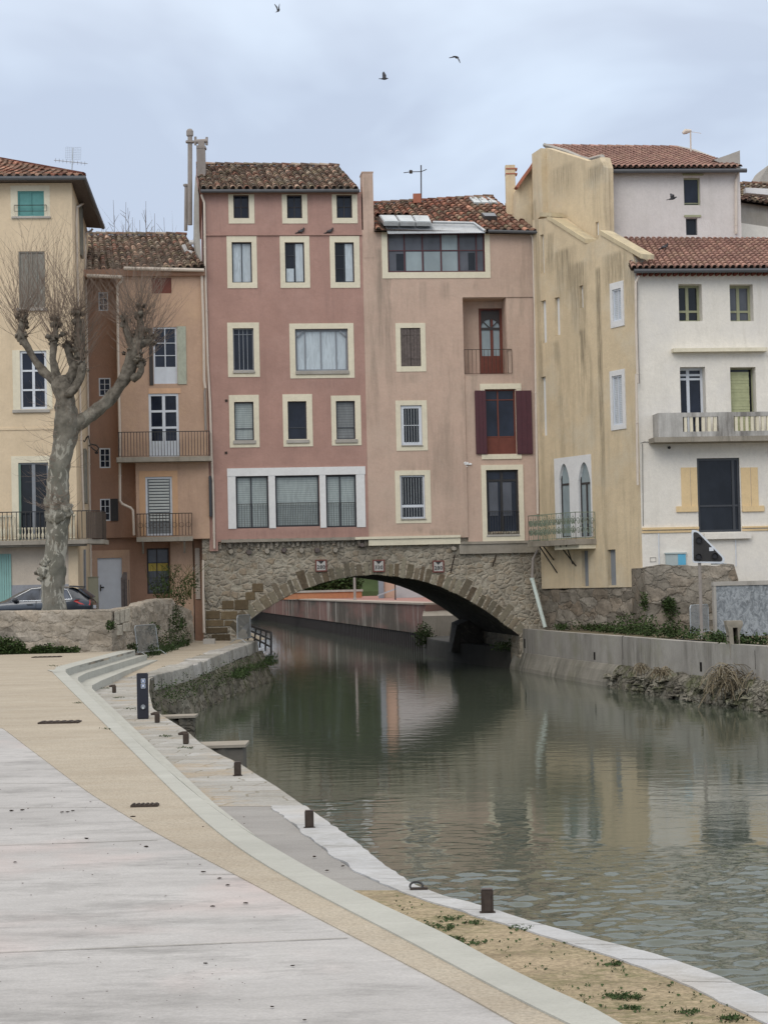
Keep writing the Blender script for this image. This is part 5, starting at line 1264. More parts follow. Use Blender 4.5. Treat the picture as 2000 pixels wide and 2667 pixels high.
    zt2 = F.z(2, 300, 1125, .9); b = BM(); balusters(b, F, uL, uR+.42, zs1+.03, zt2, .9, 46, .013, .035)
    cp = [F.P(uR+.42, 0, .9), F.P(uR+.75, 0, .72), F.P(uR+.95, 0, .38), F.P(uR+1.0, 0, 0), F.P(uR+1.02, 0, -1.1)]
    tube(b, [V((x.x, x.y, zt2-.015)) for x in cp], .018, 5)
    for a, c in zip(cp, cp[1:]):
        for i in range(5): x = a.lerp(c, i/5); tube(b, [V((x.x, x.y, zs1)), V((x.x, x.y, zt2))], .008, 4)
    obj('railing', b, IRON, bal)
    b = BM()
    for a, c in zip(cp, cp[1:]):
        hexa(b, [V((x.x, x.y, z))+o for z in (zs1+.04, zt2-.05) for x, o in ((a, V((0, 0, 0))), (c, V((0, 0, 0))), (c, V((-.02, .02, 0))), (a, V((-.02, .02, 0))))])
    obj('screen', b, flat('brown_reed_screen', (.13, .10, .08), .9, .1, .3, 20, .5), bal)
    prof = [(.0, .045), (.08, .055), (.12, .03), (.3, .062), (.45, .06), (.62, .028), (.8, .04), (.9, .055), (1, .05)]
    zA, zB = zs1, zs1+(zt2-zs1)*.82
    b = BM(); n_ = 58
    for i in range(n_):
        u = uL+.1+(uR-.05-uL)*i/n_
        if op[0]-.05 < u < op[1]+.05: kk = .55
        else: kk = 1
        tube(b, [F.P(u, zA+(zB-zA)*kk*t, .62) for t, _ in prof], [r_*.85 for _, r_ in prof], 8)
    fb(b, F, (uL, op[0]-.15, zB, zB+.07), .70, .54); fb(b, F, (op[1]+.1, uR, zB, zB+.07), .70, .54); obj('stone_balusters', b, CREAM, bal)
    # lower clutter: pipes by the corner
    for x, m in ((628, PVC), (640, PVC), (655, GREYP)):
        pipe(H, [atD(*q(2, x-4, 1420), 76), atD(*q(2, x, 1830), 76)], .045, m)
left_house()
# ------------------------------------------------------------------ ochre / white corner house on the right
pA = atD(1410, 1500, 81.6); pB = atD(1674, 1500, 75.0)
FO = Plane(pA[:2], math.atan2(pB.y-pA.y, pB.x-pA.x)); LO = math.hypot(pB.x-pA.x, pB.y-pA.y)
FW = Plane(pB[:2], R_(6))
def arch_pts(F, r, n=10):
    u0, u1, z0, z1 = r; w = u1-u0; zs = z1-w*.85; pts = [(u0, z0), (u1, z0), (u1, zs)]
    for i in range(1, n):
        t = i/n; pts.append((u1-w*t, zs+w*.85*math.sin(PI*t)**.8))
    pts.append((u0, zs)); return pts
OCHRE = plaster('ochre_render', (.67, .555, .385), .13, .55, (.17, .145, .105), (.62, .57, .46), .6, th=.53, stains=[stn(FO, *a, k=64) for a in ((1556, 7, 690, 1500, .95), (1470, 30, 640, 830, .7), (1505, 22, 675, 920, .7), (1600, 34, 650, 790, .7), (1640, 14, 690, 860, .6), (1516, 9, 850, 1010, .9), (1450, 9, 880, 980, .5), (1668, 5, 900, 1530, .95), (1430, 12, 600, 760, .6), (1560, 26, 400, 480, .7), (1475, 40, 400, 520, .45), (1598, 9, 960, 1000, .5), (1395, 7, 500, 1530, .5))])
def right_house():
    F = FO; h = []
    P = lambda k, x, y, d=0: F.hit(*q(k, x, y), d)
    zb = P(8, 400, 1430)[1]
    H = thing('corner_house', 'stained ochre and off-white house on the right bank, with a green iron corner balcony', 'house', F.P(LO, zb, -4))
    # slender openings
    for (k, x0, y0, x1, y1) in ((7, 170, 703, 192, 958), (7, 175, 1135, 208, 1415), (7, 264, 1115, 296, 1364), (7, 424, 1038, 448, 1186), (8, 172, 75, 203, 455)):
        r = F.rect(k, x0, y0, x1, y1); r = (max(r[0], .12), r[1], r[2], r[3])
        h.append(rq(r)); b = BM(); fb(b, F, (r[0]+.003, r[1]-.003, r[2]+.003, r[3]-.003), -.14, -.2); obj('blind_window', b, WTRIM, H)
    # framed white windows
    for (k, s, o) in ((7, (630, 1015, 718, 1310), (645, 1060, 702, 1270)), ):
        window(H, F, F.rect(k, *o), F.rect(k, *s), 0, WHITEP, PSHUT, cols=(.55,), fw=.06, rec=.06, holes=h, smat=WTRIM, sproud=.04)
    window(H, F, F.rect(8, 630, 68, 694, 385), F.rect(8, 617, 32, 712, 415), 0, WHITEP, PSHUT, cols=(.5,), fw=.06, rec=.06, holes=h, smat=WTRIM, sproud=.04)
    # pair of arched windows in a white panel
    pr = F.rect(8, 260, 585, 497, 1105); ar = [F.rect(8, 290, 632, 355, 1105), F.rect(8, 413, 622, 490, 1105)]
    h.append(rq(pr))
    b = BM(); prism(b, F, [(pr[0]+.002, pr[2]+.002), (pr[1]-.002, pr[2]+.002), (pr[1]-.002, pr[3]-.002), (pr[0]+.002, pr[3]-.002)], .02, -.2, [arch_pts(F, a) for a in ar], reveal=.2)
    pan = obj('arched_panel', b, WTRIM, H)
    for a in ar:
        b = BM(); ringf(b, F, (a[0], a[1], a[2], a[3]), .05, -.08, -.15, top=False); zt_ = a[2]+(a[3]-a[2])*.72; fb(b, F, (a[0]+.05, a[1]-.05, zt_-.04, zt_+.04), -.09, -.15)
        if a is ar[1]: fb(b, F, ((a[0]+a[1])/2-.05, (a[0]+a[1])/2+.05, a[2]+.05, zt_-.04), -.09, -.15)
        w = obj('arched_window', b, WOODD, H); b = BM(); prism(b, F, arch_pts(F, (a[0]-.01, a[1]+.01, a[2], a[3]+.01)), -.12, -.19); obj('pane', b, GLL, w)
    # openings at the bottom
    for o in ((430, 1190, 472, 1418), (596, 1183, 648, 1412)):
        r = F.rect(8, *o); h.append(rq(r)); b = BM(); fb(b, F, (r[0]+.002, r[1]-.002, r[2], r[3]-.002), -.16, -.2); obj('cellar_door', b, GREYP, H)
    top = [(7, 770, 825), (7, 560, 703), (7, 545, 735), (7, 472, 765), (7, 455, 755), (7, 248, 590), (7, 170, 590)]
    tp = [P(*t) for t in top]
    out = [(0, zb), (LO, zb), (LO, P(7, 835, 862)[1]), (LO-.02, P(7, 820, 850)[1])]+[(max(u, .0), z) for u, z in tp]
    out[-1] = (0, out[-1][1])
    b = BM(); prism(b, F, out, 0, -.72, h); obj('side_wall', b, OCHRE, H)
    # capped parapet on the slopes
    b = BM()
    for a, c in ((P(7, 565, 700), P(7, 838, 858)), (P(7, 222, 600), P(7, 470, 757)), (P(7, 172, 584), P(7, 250, 584))):
        hexa(b, [F.P(a[0], a[1]-.02, .07), F.P(c[0], c[1]-.02, .07), F.P(c[0], c[1]-.02, -.55), F.P(a[0], a[1]-.02, -.55), F.P(a[0], a[1]+.16, .07), F.P(c[0], c[1]+.16, .07), F.P(c[0], c[1]+.16, -.55), F.P(a[0], a[1]+.16, -.55)])
    obj('parapet_cap', b, plaster('pale_ochre_cap', (.62, .53, .36), .12, .8, th=.46), H)
    # vertical crack strip
    # upper block side wall
    f2 = -.75
    Q = lambda k, x, y: F.hit(*q(k, x, y), f2)
    o2 = [Q(7, 140, 700), Q(7, 600, 740), Q(7, 592, 265), Q(7, 572, 196), Q(7, 482, 222), Q(7, 205, 135), Q(7, 145, 178)]
    h2 = []; r = F.rect(7, 531, 620, 551, 735, f2); h2.append(rq((r[0], r[1], o2[1][1]+.3, r[3])))
    b = BM(); fb(b, F, (r[0], r[1], r[2], r[3]-.002), f2-.1, f2-.2); obj('blind_window', b, WTRIM, H)
    b = BM(); prism(b, F, o2, f2, f2-.4, h2); obj('upper_side_wall', b, OCHRE, H)
    b = BM(); a0, a1 = Q(7, 145, 180), Q(7, 205, 140); prism(b, F, [(a0[0], Q(7, 150, 640)[1]), (a1[0], Q(7, 200, 575)[1]), a1, a0], f2+.25, f2-.1)
    obj('pilaster', b, OCHRE, H); b = BM(); a0, a1 = Q(7, 572, 200), Q(7, 600, 265); prism(b, F, [(a0[0]-.1, Q(7, 575, 695)[1]), (a1[0], Q(7, 600, 695)[1]), (a1[0], a1[1]), (a0[0], a0[1])], f2+.12, f2-.1)
    obj('pilaster', b, OCHRE, H)
    # farther gable seen over the beige roof
    FB = Plane(FM.P(0, 0, -1.2)[:2], R_(6))
    pb = [(7, 0, 690), (7, 145, 700), (7, 145, 215), (7, 110, 270), (7, 60, 340), (7, 12, 410)]
    b = BM(); prism(b, FB, [FB.hit(*q(*p), 0) for p in pb], 0, -3); a0, a1 = FB.hit(*q(7, 108, 305)), FB.hit(*q(7, 140, 640)); prism(b, FB, [(a0[0], a1[1]), (a1[0], a1[1]), (a1[0], a0[1]), (a0[0], a0[1])], .15, -.1); obj('back_gable', b, OCHRE, H)
    b = BM(); c = [FB.P(*FB.hit(*q(7, x, y)), .0) for x, y in ((8, 412), (60, 336), (110, 268), (145, 212))]
    for a, d_ in zip(c, c[1:]): beam(b, a+V((0, -.1, .05)), d_+V((0, -.1, .05)), .5, .12)
    obj('gable_tiles', b, TERRA, H)
    # white front
    F = FW; h = []; W = lambda k, x, y, d=0: F.hit(*q(k, x, y), d)
    uR = F.u(0, 2420, 1000); zt = W(7, 1200, 945)[1]; z0 = 1.7
    for o, pn in (((1075, 1028, 1210, 1272), GL), ((1410, 1030, 1545, 1272), GLG)):
        r = F.rect(7, o[0], o[1], o[2]+18, o[3])
        w = window(H, F, r, None, 0, OLIVEP, pn, cols=(.48,), bars=(.3,), fw=.09, mull=.12, rec=.5, holes=h)
    wd = lambda o, **k: window(H, F, F.rect(14, *o), None, 0, rec=.30, holes=h, **k)
    zbal = W(14, 600, 1000)[1]
    def o14(x0, y0, x1): r = F.rect(14, x0, y0, x1, 1000); return (r[0], r[1], zbal+.0, r[3])
    window(H, F, o14(650, 235, 930), None, 0, WHITEP, GLB, cols=(.42,), bars=(.84, .9), fw=.09, mull=.12, rec=.5, holes=h, name='french_window', label='white french window behind the stone balcony')
    w = window(H, F, o14(1207, 237, 1488), None, 0, OLIVEP, GL, cols=(), rec=.5, fw=.05, holes=h, name='french_window', label='tall window covered by a greenish reed blind')
    r = o14(1207, 237, 1488); b = BM(); n_ = 22
    for i in range(n_):
        z = r[2]+(r[3]-.15-r[2])*i/n_; dz = (r[3]-.15-r[2])/n_*.96; y = -.30-.05*(i/n_)+.012*math.sin(i*2.1)
        fb(b, F, (r[0]+.02, r[1]-.18, z, z+dz), y, y-.02)
    obj('blind', b, STRAW, w)
    big = F.rect(14, 838, 1245, 1310, 2065)
    window(H, F, big, None, 0, DGREY, GL, cols=(.85,), bars=(.355,), fw=.09, mull=.10, rec=.12, holes=h, name='large_window', label='very large dark window')
    # right end windows off frame for completeness
    b = BM(); prism(b, F, [(.001, z0), (uR, z0), (uR, zt), (.001, zt)], 0, -8.4, h, reveal=.5); obj('front_wall', b, WHITE, H)
    for o in ((655, 1350, 832, 1780), (1318, 1350, 1505, 1775)):
        r = F.rect(14, *o); um = (r[0]+r[1])/2+.05; b = BM(); fb(b, F, (r[0], um-.012, r[2], r[3]), .03, -.01); fb(b, F, (um+.012, r[1], r[2], r[3]), .03, -.01); obj('painted_shutter', b, YTRIM, H)
    b = BM(); fb(b, F, F.rect(14, 600, 1780, 838, 1842), .08, -.01); fb(b, F, F.rect(14, 1325, 1775, 1570, 1838), .08, -.01); obj('yellow_sill', b, YTRIM, H)
    b = BM(); r = F.rect(14, 232, 2012, 850, 2038); fb(b, F, (.01, big[0]-.01, r[2], r[3]), .1, -.01); r2 = F.rect(14, 232, 2048, 850, 2072); fb(b, F, (.01, big[0]-.01, r2[2], r2[3]), .05, -.01)
    r = F.rect(14, 1318, 2000, 1620, 2018); fb(b, F, (big[1]+.02, uR, r[2], r[3]), .1, -.01); r = F.rect(14, 1318, 2032, 1620, 2050); fb(b, F, (big[1]+.02, uR, r[2], r[3]), .05, -.01); obj('cornice', b, YTRIM, H)
    b = BM(); fb(b, F, F.rect(14, 900, 2075, 1415, 2142), .22, -.01); obj('window_ledge', b, WHITE, H)
    b = BM(); fb(b, F, F.rect(14, 545, 35, 1580, 75), .35, -.01); obj('canopy_slab', b, CREAM, H)
    # balcony
    b = BM(); r = F.rect(14, 355, 1005, 1620, 1062, .9); fb(b, F, (r[0], uR, r[2], r[3]), .95, -.01); bal = obj('balcony', b, DCEM, H)
    b = BM(); pz = F.rect(14, 400, 740, 1300, 1000, .85); zt_, zz = pz[3], r[3]
    for (x0, x1) in ((400, 672), (1065, 1238), ):
        u0, u1 = F.u(14, x0, 900, .85), F.u(14, x1, 900, .85); fb(b, F, (u0, u1, zz+.001, zt_), .88, .72)
    u0 = F.u(14, 672, 900, .85); u1 = F.u(14, 1065, 900, .85); u2 = F.u(14, 1238, 900, .85)
    hh = zt_-zz
    for (a, c) in ((u0, u1), (u2, uR)): fb(b, F, (a, c, zt_-.17, zt_-.001), .875, .725); fb(b, F, (a, c, zz, zz+.2), .87, .73)
    ue = F.u(14, 400, 900, .85); fb(b, F, (ue, ue+.14, zz+.001, zt_-.003), .72, 0)
    obj('parapet', b, plaster('balcony_cement', (.52, .51, .49), .2, .8, (.13, .12, .11), th=.44), bal)
    for (a, c) in ((u0, u1), (u2, uR)):
        b = BM(); n_ = max(1, int((c-a)/.21))
        for i in range(n_): u = a+(c-a)*(i+.5)/n_; fb(b, F, (u-.055, u+.055, zz+.2, zt_-.17), .85, .75)
        obj('balusters', b, CREAM, bal)
    # lower wall fittings
    b = BM(); r = F.rect(8, 965, 1212, 1092, 1285); fb(b, F, r, .12, -.01); fb(b, F, (r[0]-.03, r[1]+.03, r[3], r[3]+.06), .16, -.01); mb = obj('meter_box', b, flat('grey_green_box', (.40, .46, .46), .7), H)
    b = BM(); fb(b, F, (r[0]+(r[1]-r[0])*.6, r[1]-.01, r[2]+.02, r[3]-.01), .128, .10); obj('blue_panel', b, flat('blue_panel', (.12, .42, .62), .6), mb)
    pipe(H, [F.P(*W(8, 922, 1080, .05), .05), F.P(*W(8, 925, 1290, .05), .05)], .02, WHITEP, clips=False)
    pipe(H, [F.P(*W(8, 1415, 1120, .05), .05), F.P(*W(8, 1418, 1290, .05), .05)], .02, WHITEP, clips=False)
    # roof of the white front
    e0, e1 = F.P(-.25, W(7, 1000, 922, .45)[1], .5), F.P(uR, W(7, 1000, 922, .45)[1], .5)
    zt2 = 3.65+(1510-618)*79.4/5000
    r0 = atD(*q(7, 668, 724), 79.2); r1 = F.P(uR, zt2, -4.1)
    tiles('roof', H, e0, e1, r0, r1, .245, .40, NEWP, TILE2, .25, ridge=False, hr=.40)
    gutter(H, F.P(-.15, W(7, 900, 943, .55)[1], .58), F.P(uR, W(7, 900, 943, .55)[1], .58), .085)
    b = BM(); zz = W(7, 1200, 966)[1]; n_ = int(uR/.24)
    for i in range(n_): u = .15+uR*i/n_; tube(b, [F.P(u, zz, .0), F.P(u, zz, .3)], .075, 8)
    obj('eaves_tiles', b, flat('dark_red_tile', (.17, .05, .035), .8), H)
    b = BM(); tube(b, [atD(*q(7, x, y), 75.3) for x, y in ((770, 870), (810, 905), (845, 880))], .22, 7, jit=.6); obj('mortar_lump', b, CEM, H)
    pipe(H, [atD(*q(7, x, y), 74.7) for x, y in ((815, 975), (793, 1020), (795, 1300), (806, 1680))]+[atD(*q(8, x, y), 74.7) for x, y in ((778, 60), (788, 770))], .05, PVC)
    pipe(H, [atD(*q(7, x, y), 74.8) for x, y in ((830, 965), (802, 1000), (803, 1300), (815, 1680))], .035, PIPEG)
    # recess strip between ochre and white
    # upper block facade, set back
    FU = Plane(FW.P(0, 0, -4.0)[:2], R_(6)); h = []
    uL_, uR_ = FU.u(7, 603, 500), FU.u(7, 1480, 500); zu = FU.z(7, 1000, 292); zl = FU.z(7, 1000, 735)
    for (o, bars, cc) in (((1108, 332, 1215, 512), (.1,), ()), ((1122, 597, 1197, 708), (), ())):
        r = FU.rect(7, *o); window(H, FU, r, None, 0, OLIVEP if bars else DGREY, GLB if bars else GL, cols=cc, bars=bars, fw=.05, rec=.2, holes=h, name='upper_window')
    b = BM(); prism(b, FU, [(uL_, zl-.5), (uR_, zl-.5), (uR_, zu), (uL_, zu)], 0, -6, h); obj('upper_front_wall', b, GREYW, H)
    b = BM(); r = FU.rect(7, 1108, 318, 1228, 326); fb(b, FU, (r[0]-.05, r[1]+.03, r[3], r[3]+.07), .09, -.01); r = FU.rect(7, 1115, 583, 1218, 590); fb(b, FU, (r[0]-.03, r[1], r[3]-.05, r[3]+.04), .07, -.01); obj('drip_ledge', b, OLIVEP, H)
    e0, e1 = FU.P(uL_-.15, FU.z(7, 1000, 264, .35), .4), FU.P(uR_+.0, FU.z(7, 1000, 264, .35), .4)
    g0, g1 = atD(*q(7, 195, 130), 86.3), atD(*q(7, 1070, 140), 88)
    tiles('upper_roof', H, e0+V((-.02, 0, 0)), e1, V(g0)+V((.0, 0, 0)), g1, .245, .42, NEWP, TILE2, .25, hr=.40)
    # grey verge tiles along the left slope
    b = BM(); pts = [atD(*q(7, x, y), D) for x, y, D in ((195, 118, 83.5), (330, 158, 82.2), (430, 195, 81.0), (490, 215, 80.2), (545, 200, 79.8), (570, 192, 79.5), (600, 262, 79.3))]
    tube(b, pts, .10, 6, jit=.5); obj('verge', b, CEM, H)
    b = BM(); FP = Plane(FU.P(uR_, 0, -.1)[:2], R_(6)); prism(b, FU, [FU.hit(*q(7, x, y), -.5) for x, y in ((1478, 285), (1475, 152), (1400, 180), (1300, 214), (1440, 275))], -.5, -.9); obj('end_parapet', b, CEM, H)
    b = BM(); tube(b, [g1, atD(*q(7, 1180, 165), 86), atD(*q(7, 1300, 212), 84)], .13, 7); obj('hip_tiles', b, CEM, H)
    gutter(H, FU.P(uL_-.02, FU.z(7, 600, 290, .45), .48), FU.P(uR_+.15, FU.z(7, 1480, 285, .45), .48), .09)
    pipe(H, [FU.P(*FU.hit(*q(7, 1465, 300), .1), .1), FU.P(*FU.hit(*q(7, 1450, 345), .1), .1), FU.P(*FU.hit(*q(7, 1450, 700), .1), .1)], .06, PVC)
    # cable, crack and small fixings on the white front
    F = FW
    b = BM(); tube(b, [F.P(*W(14, x, y), .02) for x, y in ((205, 1080), (245, 1066), (300, 1070), (345, 1082))], .012, 4); tube(b, [F.P(*W(14, x, y), .02) for x, y in ((225, 1090), (228, 1500), (232, 2000))], .012, 4); obj('cable', b, IRON, H)
    b = BM(); tube(b, [F.P(*W(14, 520, 1130), -.01), F.P(*W(14, 520, 1130), .05)], .06, 8); obj('vent', b, IRON, H)
    b = BM(); r = F.rect(8, 866, 1232, 905, 1262); ringf(b, F, r, .02, .02, -.01); obj('hatch', b, CEM, H)
    # green corner balcony
    F = FO; zs1, zs0 = F.z(8, 450, 1115, .5), F.z(8, 450, 1150, .5); dpt = 1.0
    u1 = F.u(8, 528, 1130, .0)-.05; uA = -.35
    # outer edge line found where the picture shows its left end
    for u_ in [x*.05 for x in range(-60, 40)]:
        p = F.P(u_, zs1, dpt); c = CM.inverted() @ (p-EYE); px = 1000-FPX*c.x/c.z
        if px > 1372: uA = u_; break
    b = BM(); fb(b, F, (uA, u1, zs0, zs1), dpt, -.02); bal = obj('balcony', b, DCEM, H)
    b = BM(); fb(b, F, (u1-1.9, u1-.05, zs0-.17, zs0-.002), dpt*.8, -.02); obj('balcony_beam', b, CREAM, bal)
    zr = F.z(8, 300, 950, dpt); b = BM(); random.seed(5)
    def panel(a, c):
        L_ = (c-a).length; t = (c-a).normalized(); n_ = max(2, int(L_/.34)); hgt = zr-zs1-.06
        beam(b, a+V((0, 0, zr-zs1)), c+V((0, 0, zr-zs1)), .04, .03); beam(b, a+V((0, 0, .06)), c+V((0, 0, .06)), .03, .02)
        for i in range(n_+1): tube(b, [a+t*L_*i/n_+V((0, 0, .0)), a+t*L_*i/n_+V((0, 0, zr-zs1))], .014, 4)
        for i in range(n_):
            m = a+t*L_*(i+.5)/n_; w = L_/n_/2
            for zc, rx, rz in ((.25, .8, .16), (.62, .8, .18)):
                for s in (-1, 1):
                    pts = [m+t*(s*w*rx*(1-.08*k)*math.cos(k*.75)*.5+s*w*.45)+V((0, 0, hgt*(zc+.08)+hgt*rz*(1-.08*k)*math.sin(k*.75))) for k in range(11)]
                    tube(b, pts, .017, 3, False)
            tube(b, [m+V((0, 0, .06)), m+V((0, 0, hgt))], .010, 4)
            ball(b, m+V((0, 0, hgt*.5)), .04, 1); ball(b, m+V((0, 0, hgt*.9)), .03, 1)
    A, B_, C_, D_ = F.P(uA+.05, zs1, 0), F.P(uA+.05, zs1, dpt-.05), F.P(u1-.05, zs1, dpt-.05), F.P(u1-.05, zs1, .02)
    panel(A, B_); panel(B_, C_); panel(C_, D_); obj('railing', b, GIRON, bal)
    b = BM()
    for (x0, y0, x1, y1) in ((160, 1175, 272, 1332), (185, 1175, 250, 1250), (290, 1180, 392, 1288), (330, 1180, 372, 1275)):
        a = F.P(*F.hit(*q(8, x1, y1), .02), .02); o = F.hit(*q(8, x0, y0), .85); beam(b, a, F.P(o[0], zs0, .85), .04, .04)
    obj('struts', b, IRON, bal)
    # fall pipe at the bridge corner
    b = BM(); a = [atD(*q(8, x, y), 81.1) for x, y in ((150, 1185), (118, 1245), (113, 1372))]; tube(b, a, .06, 8); obj('downpipe', b, PIPEG, H)
    e = atD(*q(8, 196, 1682), 80.7); p0 = atD(*q(8, 113, 1372), 81.1); b = BM(); tube(b, [p0, p0+(e-p0)*.1, e], .085, 10); tube(b, [p0-V((0, 0, .05)), p0+V((0, 0, .05))], .1, 10); obj('downpipe', b, PIPEW, H, 'pale plastic pipe end slanting to the towpath')
    return H
right_house()

def right_neighbours():
    # houses beyond the white one at the right edge
    F = Plane(FW.P(6.0, 0, -5.5)[:2], R_(6))
    P = lambda x, y: F.hit(*q(7, x, y))
    H = thing('distant_house', 'grey rendered house with low tiled roofs at the right edge behind the white house', 'house', F.P(P(1600, 600)[0], 1.7, -3))
    b = BM(); prism(b, F, [P(1478, 900), (P(2300, 900)), P(2300, 500), P(1659, 520), P(1480, 490)], 0, -1); obj('wall', b, CEM, H)
    b = BM(); prism(b, F, [P(1478, 902), P(2300, 905), P(2300, 650), P(1659, 655), P(1478, 628)], .03, 0.001); obj('patched_wall', b, WHITE, H)
    b = BM(); a = F.P(*P(1478, 488), .3); c = F.P(*P(2300, 600), .3)
    tiles('roof', H, a, c, F.P(P(1485, 380)[0], P(1485, 385)[1]+.9, -4), F.P(P(2300, 380)[0], P(1659, 385)[1]+.9, -4), .25, .4, OLDP, TILE, 1)
    b.free()
    b = BM(); r = F.rect(7, 1490, 412, 1650, 445); prism(b, F, [(r[0], r[2]), (r[1], r[2]-.1), (r[1], r[3]-.05), (r[0], r[3])], .5, .2); obj('dormer', b, WTRIM, H)
    b = BM(); F2 = Plane(F.P(0, 0, -5)[:2], R_(6)); P2 = lambda x, y: F2.hit(*q(7, x, y)); prism(b, F2, [P2(1585, 378), P2(2300, 378), P2(2300, 100), P2(1680, 235), P2(1659, 255)], 0, -2); obj('rear_gable', b, CEM, H)
right_neighbours()

# ------------------------------------------------------------------ walls and bank on the right
def rough_wall(name, F, pts_px, d0, th, mat, label, base_z=1.5, cap=None, k=8, jit=.07, seed=1, slope=.0):
    """pts_px: the top line; the wall stands on base_z"""
    top = [F.hit(*q(k, x, y), d0) for x, y in pts_px]; u0, u1 = top[0][0], top[-1][0]
    H = thing(name, label, 'wall', F.P((u0+u1)/2, base_z, d0-th/2)); n_ = int((u1-u0)/.16)+2; m_ = 12; g = []
    b = BM()
    for i in range(n_+1):
        u = u0+(u1-u0)*i/n_
        for a, c in zip(top, top[1:]):
            if a[0] <= u+1e-6 <= c[0]+1e-3: zt = a[1]+(c[1]-a[1])*(u-a[0])/(c[0]-a[0]+1e-9); break
        zt += jit*.8*noise.noise(V((u*1.6, seed, 0))); row = [b.verts.new(F.P(u, zt+.01, d0-th))]
        for j in range(m_+1):
            z = zt+(base_z-zt)*j/m_; row.append(b.verts.new(F.P(u, z, d0+slope*j/m_+jit*noise.noise(V((u*1.9, z*2.6, seed)))-(.03 if j == 0 else 0))))
        g.append(row)
    for i in range(n_):
        for j in range(m_+1): b.faces.new((g[i][j], g[i][j+1], g[i+1][j+1], g[i+1][j]))
    for e in (g[0], g[-1]):
        x = b.verts.new(e[0].co.xyz*1); x.co.z = base_z; b.faces.new(e+[x])
    bmesh.ops.recalc_face_normals(b, faces=b.faces); obj('masonry', b, mat, H)
    if cap:
        b = BM(); 
        for a, c in zip(top, top[1:]): fb2 = hexa(b, [F.P(a[0], a[1], d0+.06), F.P(c[0]+.01, c[1], d0+.06), F.P(c[0]+.01, c[1], d0-th-.04), F.P(a[0], a[1], d0-th-.04), F.P(a[0], a[1]+cap, d0+.06), F.P(c[0]+.01, c[1]+cap, d0+.06), F.P(c[0]+.01, c[1]+cap, d0-th-.04), F.P(a[0], a[1]+cap, d0-th-.04)])
        obj('coping', b, CEM, H)
    return H
rough_wall('foundation_wall', FO, [(160, 1440), (340, 1441), (365, 1428), (480, 1420), (830, 1426)], -.04, .6, FOUND, 'big block stone foundation below the ochre house', 1.45, seed=2, jit=.11)
FW2 = Plane(FW.P(0, 0, 2.2)[:2], R_(4))
rough_wall('garden_wall', FW2, [(836, 1297), (860, 1287), (1100, 1285), (1200, 1284), (1330, 1286), (1420, 1284), (1432, 1370)], 0, .5, FOUND, 'old ragged stone wall below the white house, behind the black triangular sign', 1.45, seed=5, jit=.13)
b = BM(); fb(b, FW2, (FW2.u(8, 836, 1400), FW2.u(8, 836, 1400)+.45, 1.45, FW2.z(8, 836, 1300)), .0, -2.6); obj('wall_return', b, FOUND, bpy.data.objects['garden_wall'])
pC = atD(1868, 1600, 66)
FC = Plane(pC[:2], R_(2))
def concrete_wall():
    F = FC; t = NT('hammered_concrete'); n_ = t.noise(1.0, t.map((7.5, 7.5, 4.6)), det=4, rough=.65, dist=.9)
    m = t.out(t.mix(t.ramp(n_, (.38, 0.), (.58, 1.)), (.19, .21, .23), (.36, .39, .42)), .9, .2, t.bump(n_, 1.0, .06))
    u0 = F.u(8, 1285, 1500); u1 = F.u(0, 2500, 1600); zt = F.z(8, 1450, 1412); zc = F.z(8, 1450, 1385)
    H = thing('concrete_wall', 'grey hammered concrete panel wall with a smooth coping at the right edge', 'wall', F.P(u0+2, 1.6, 0))
    b = BM(); fb(b, F, (u0+.03, u1, 1.5, zt), 0, -.22); obj('panel', b, m, H)
    b = BM(); fb(b, F, (u0-.08, u1, zt, zc), .05, -.27); fb(b, F, (u0-.06, u0+.03, 1.5, zt), .03, -.25); obj('coping', b, CEM, H)
concrete_wall()

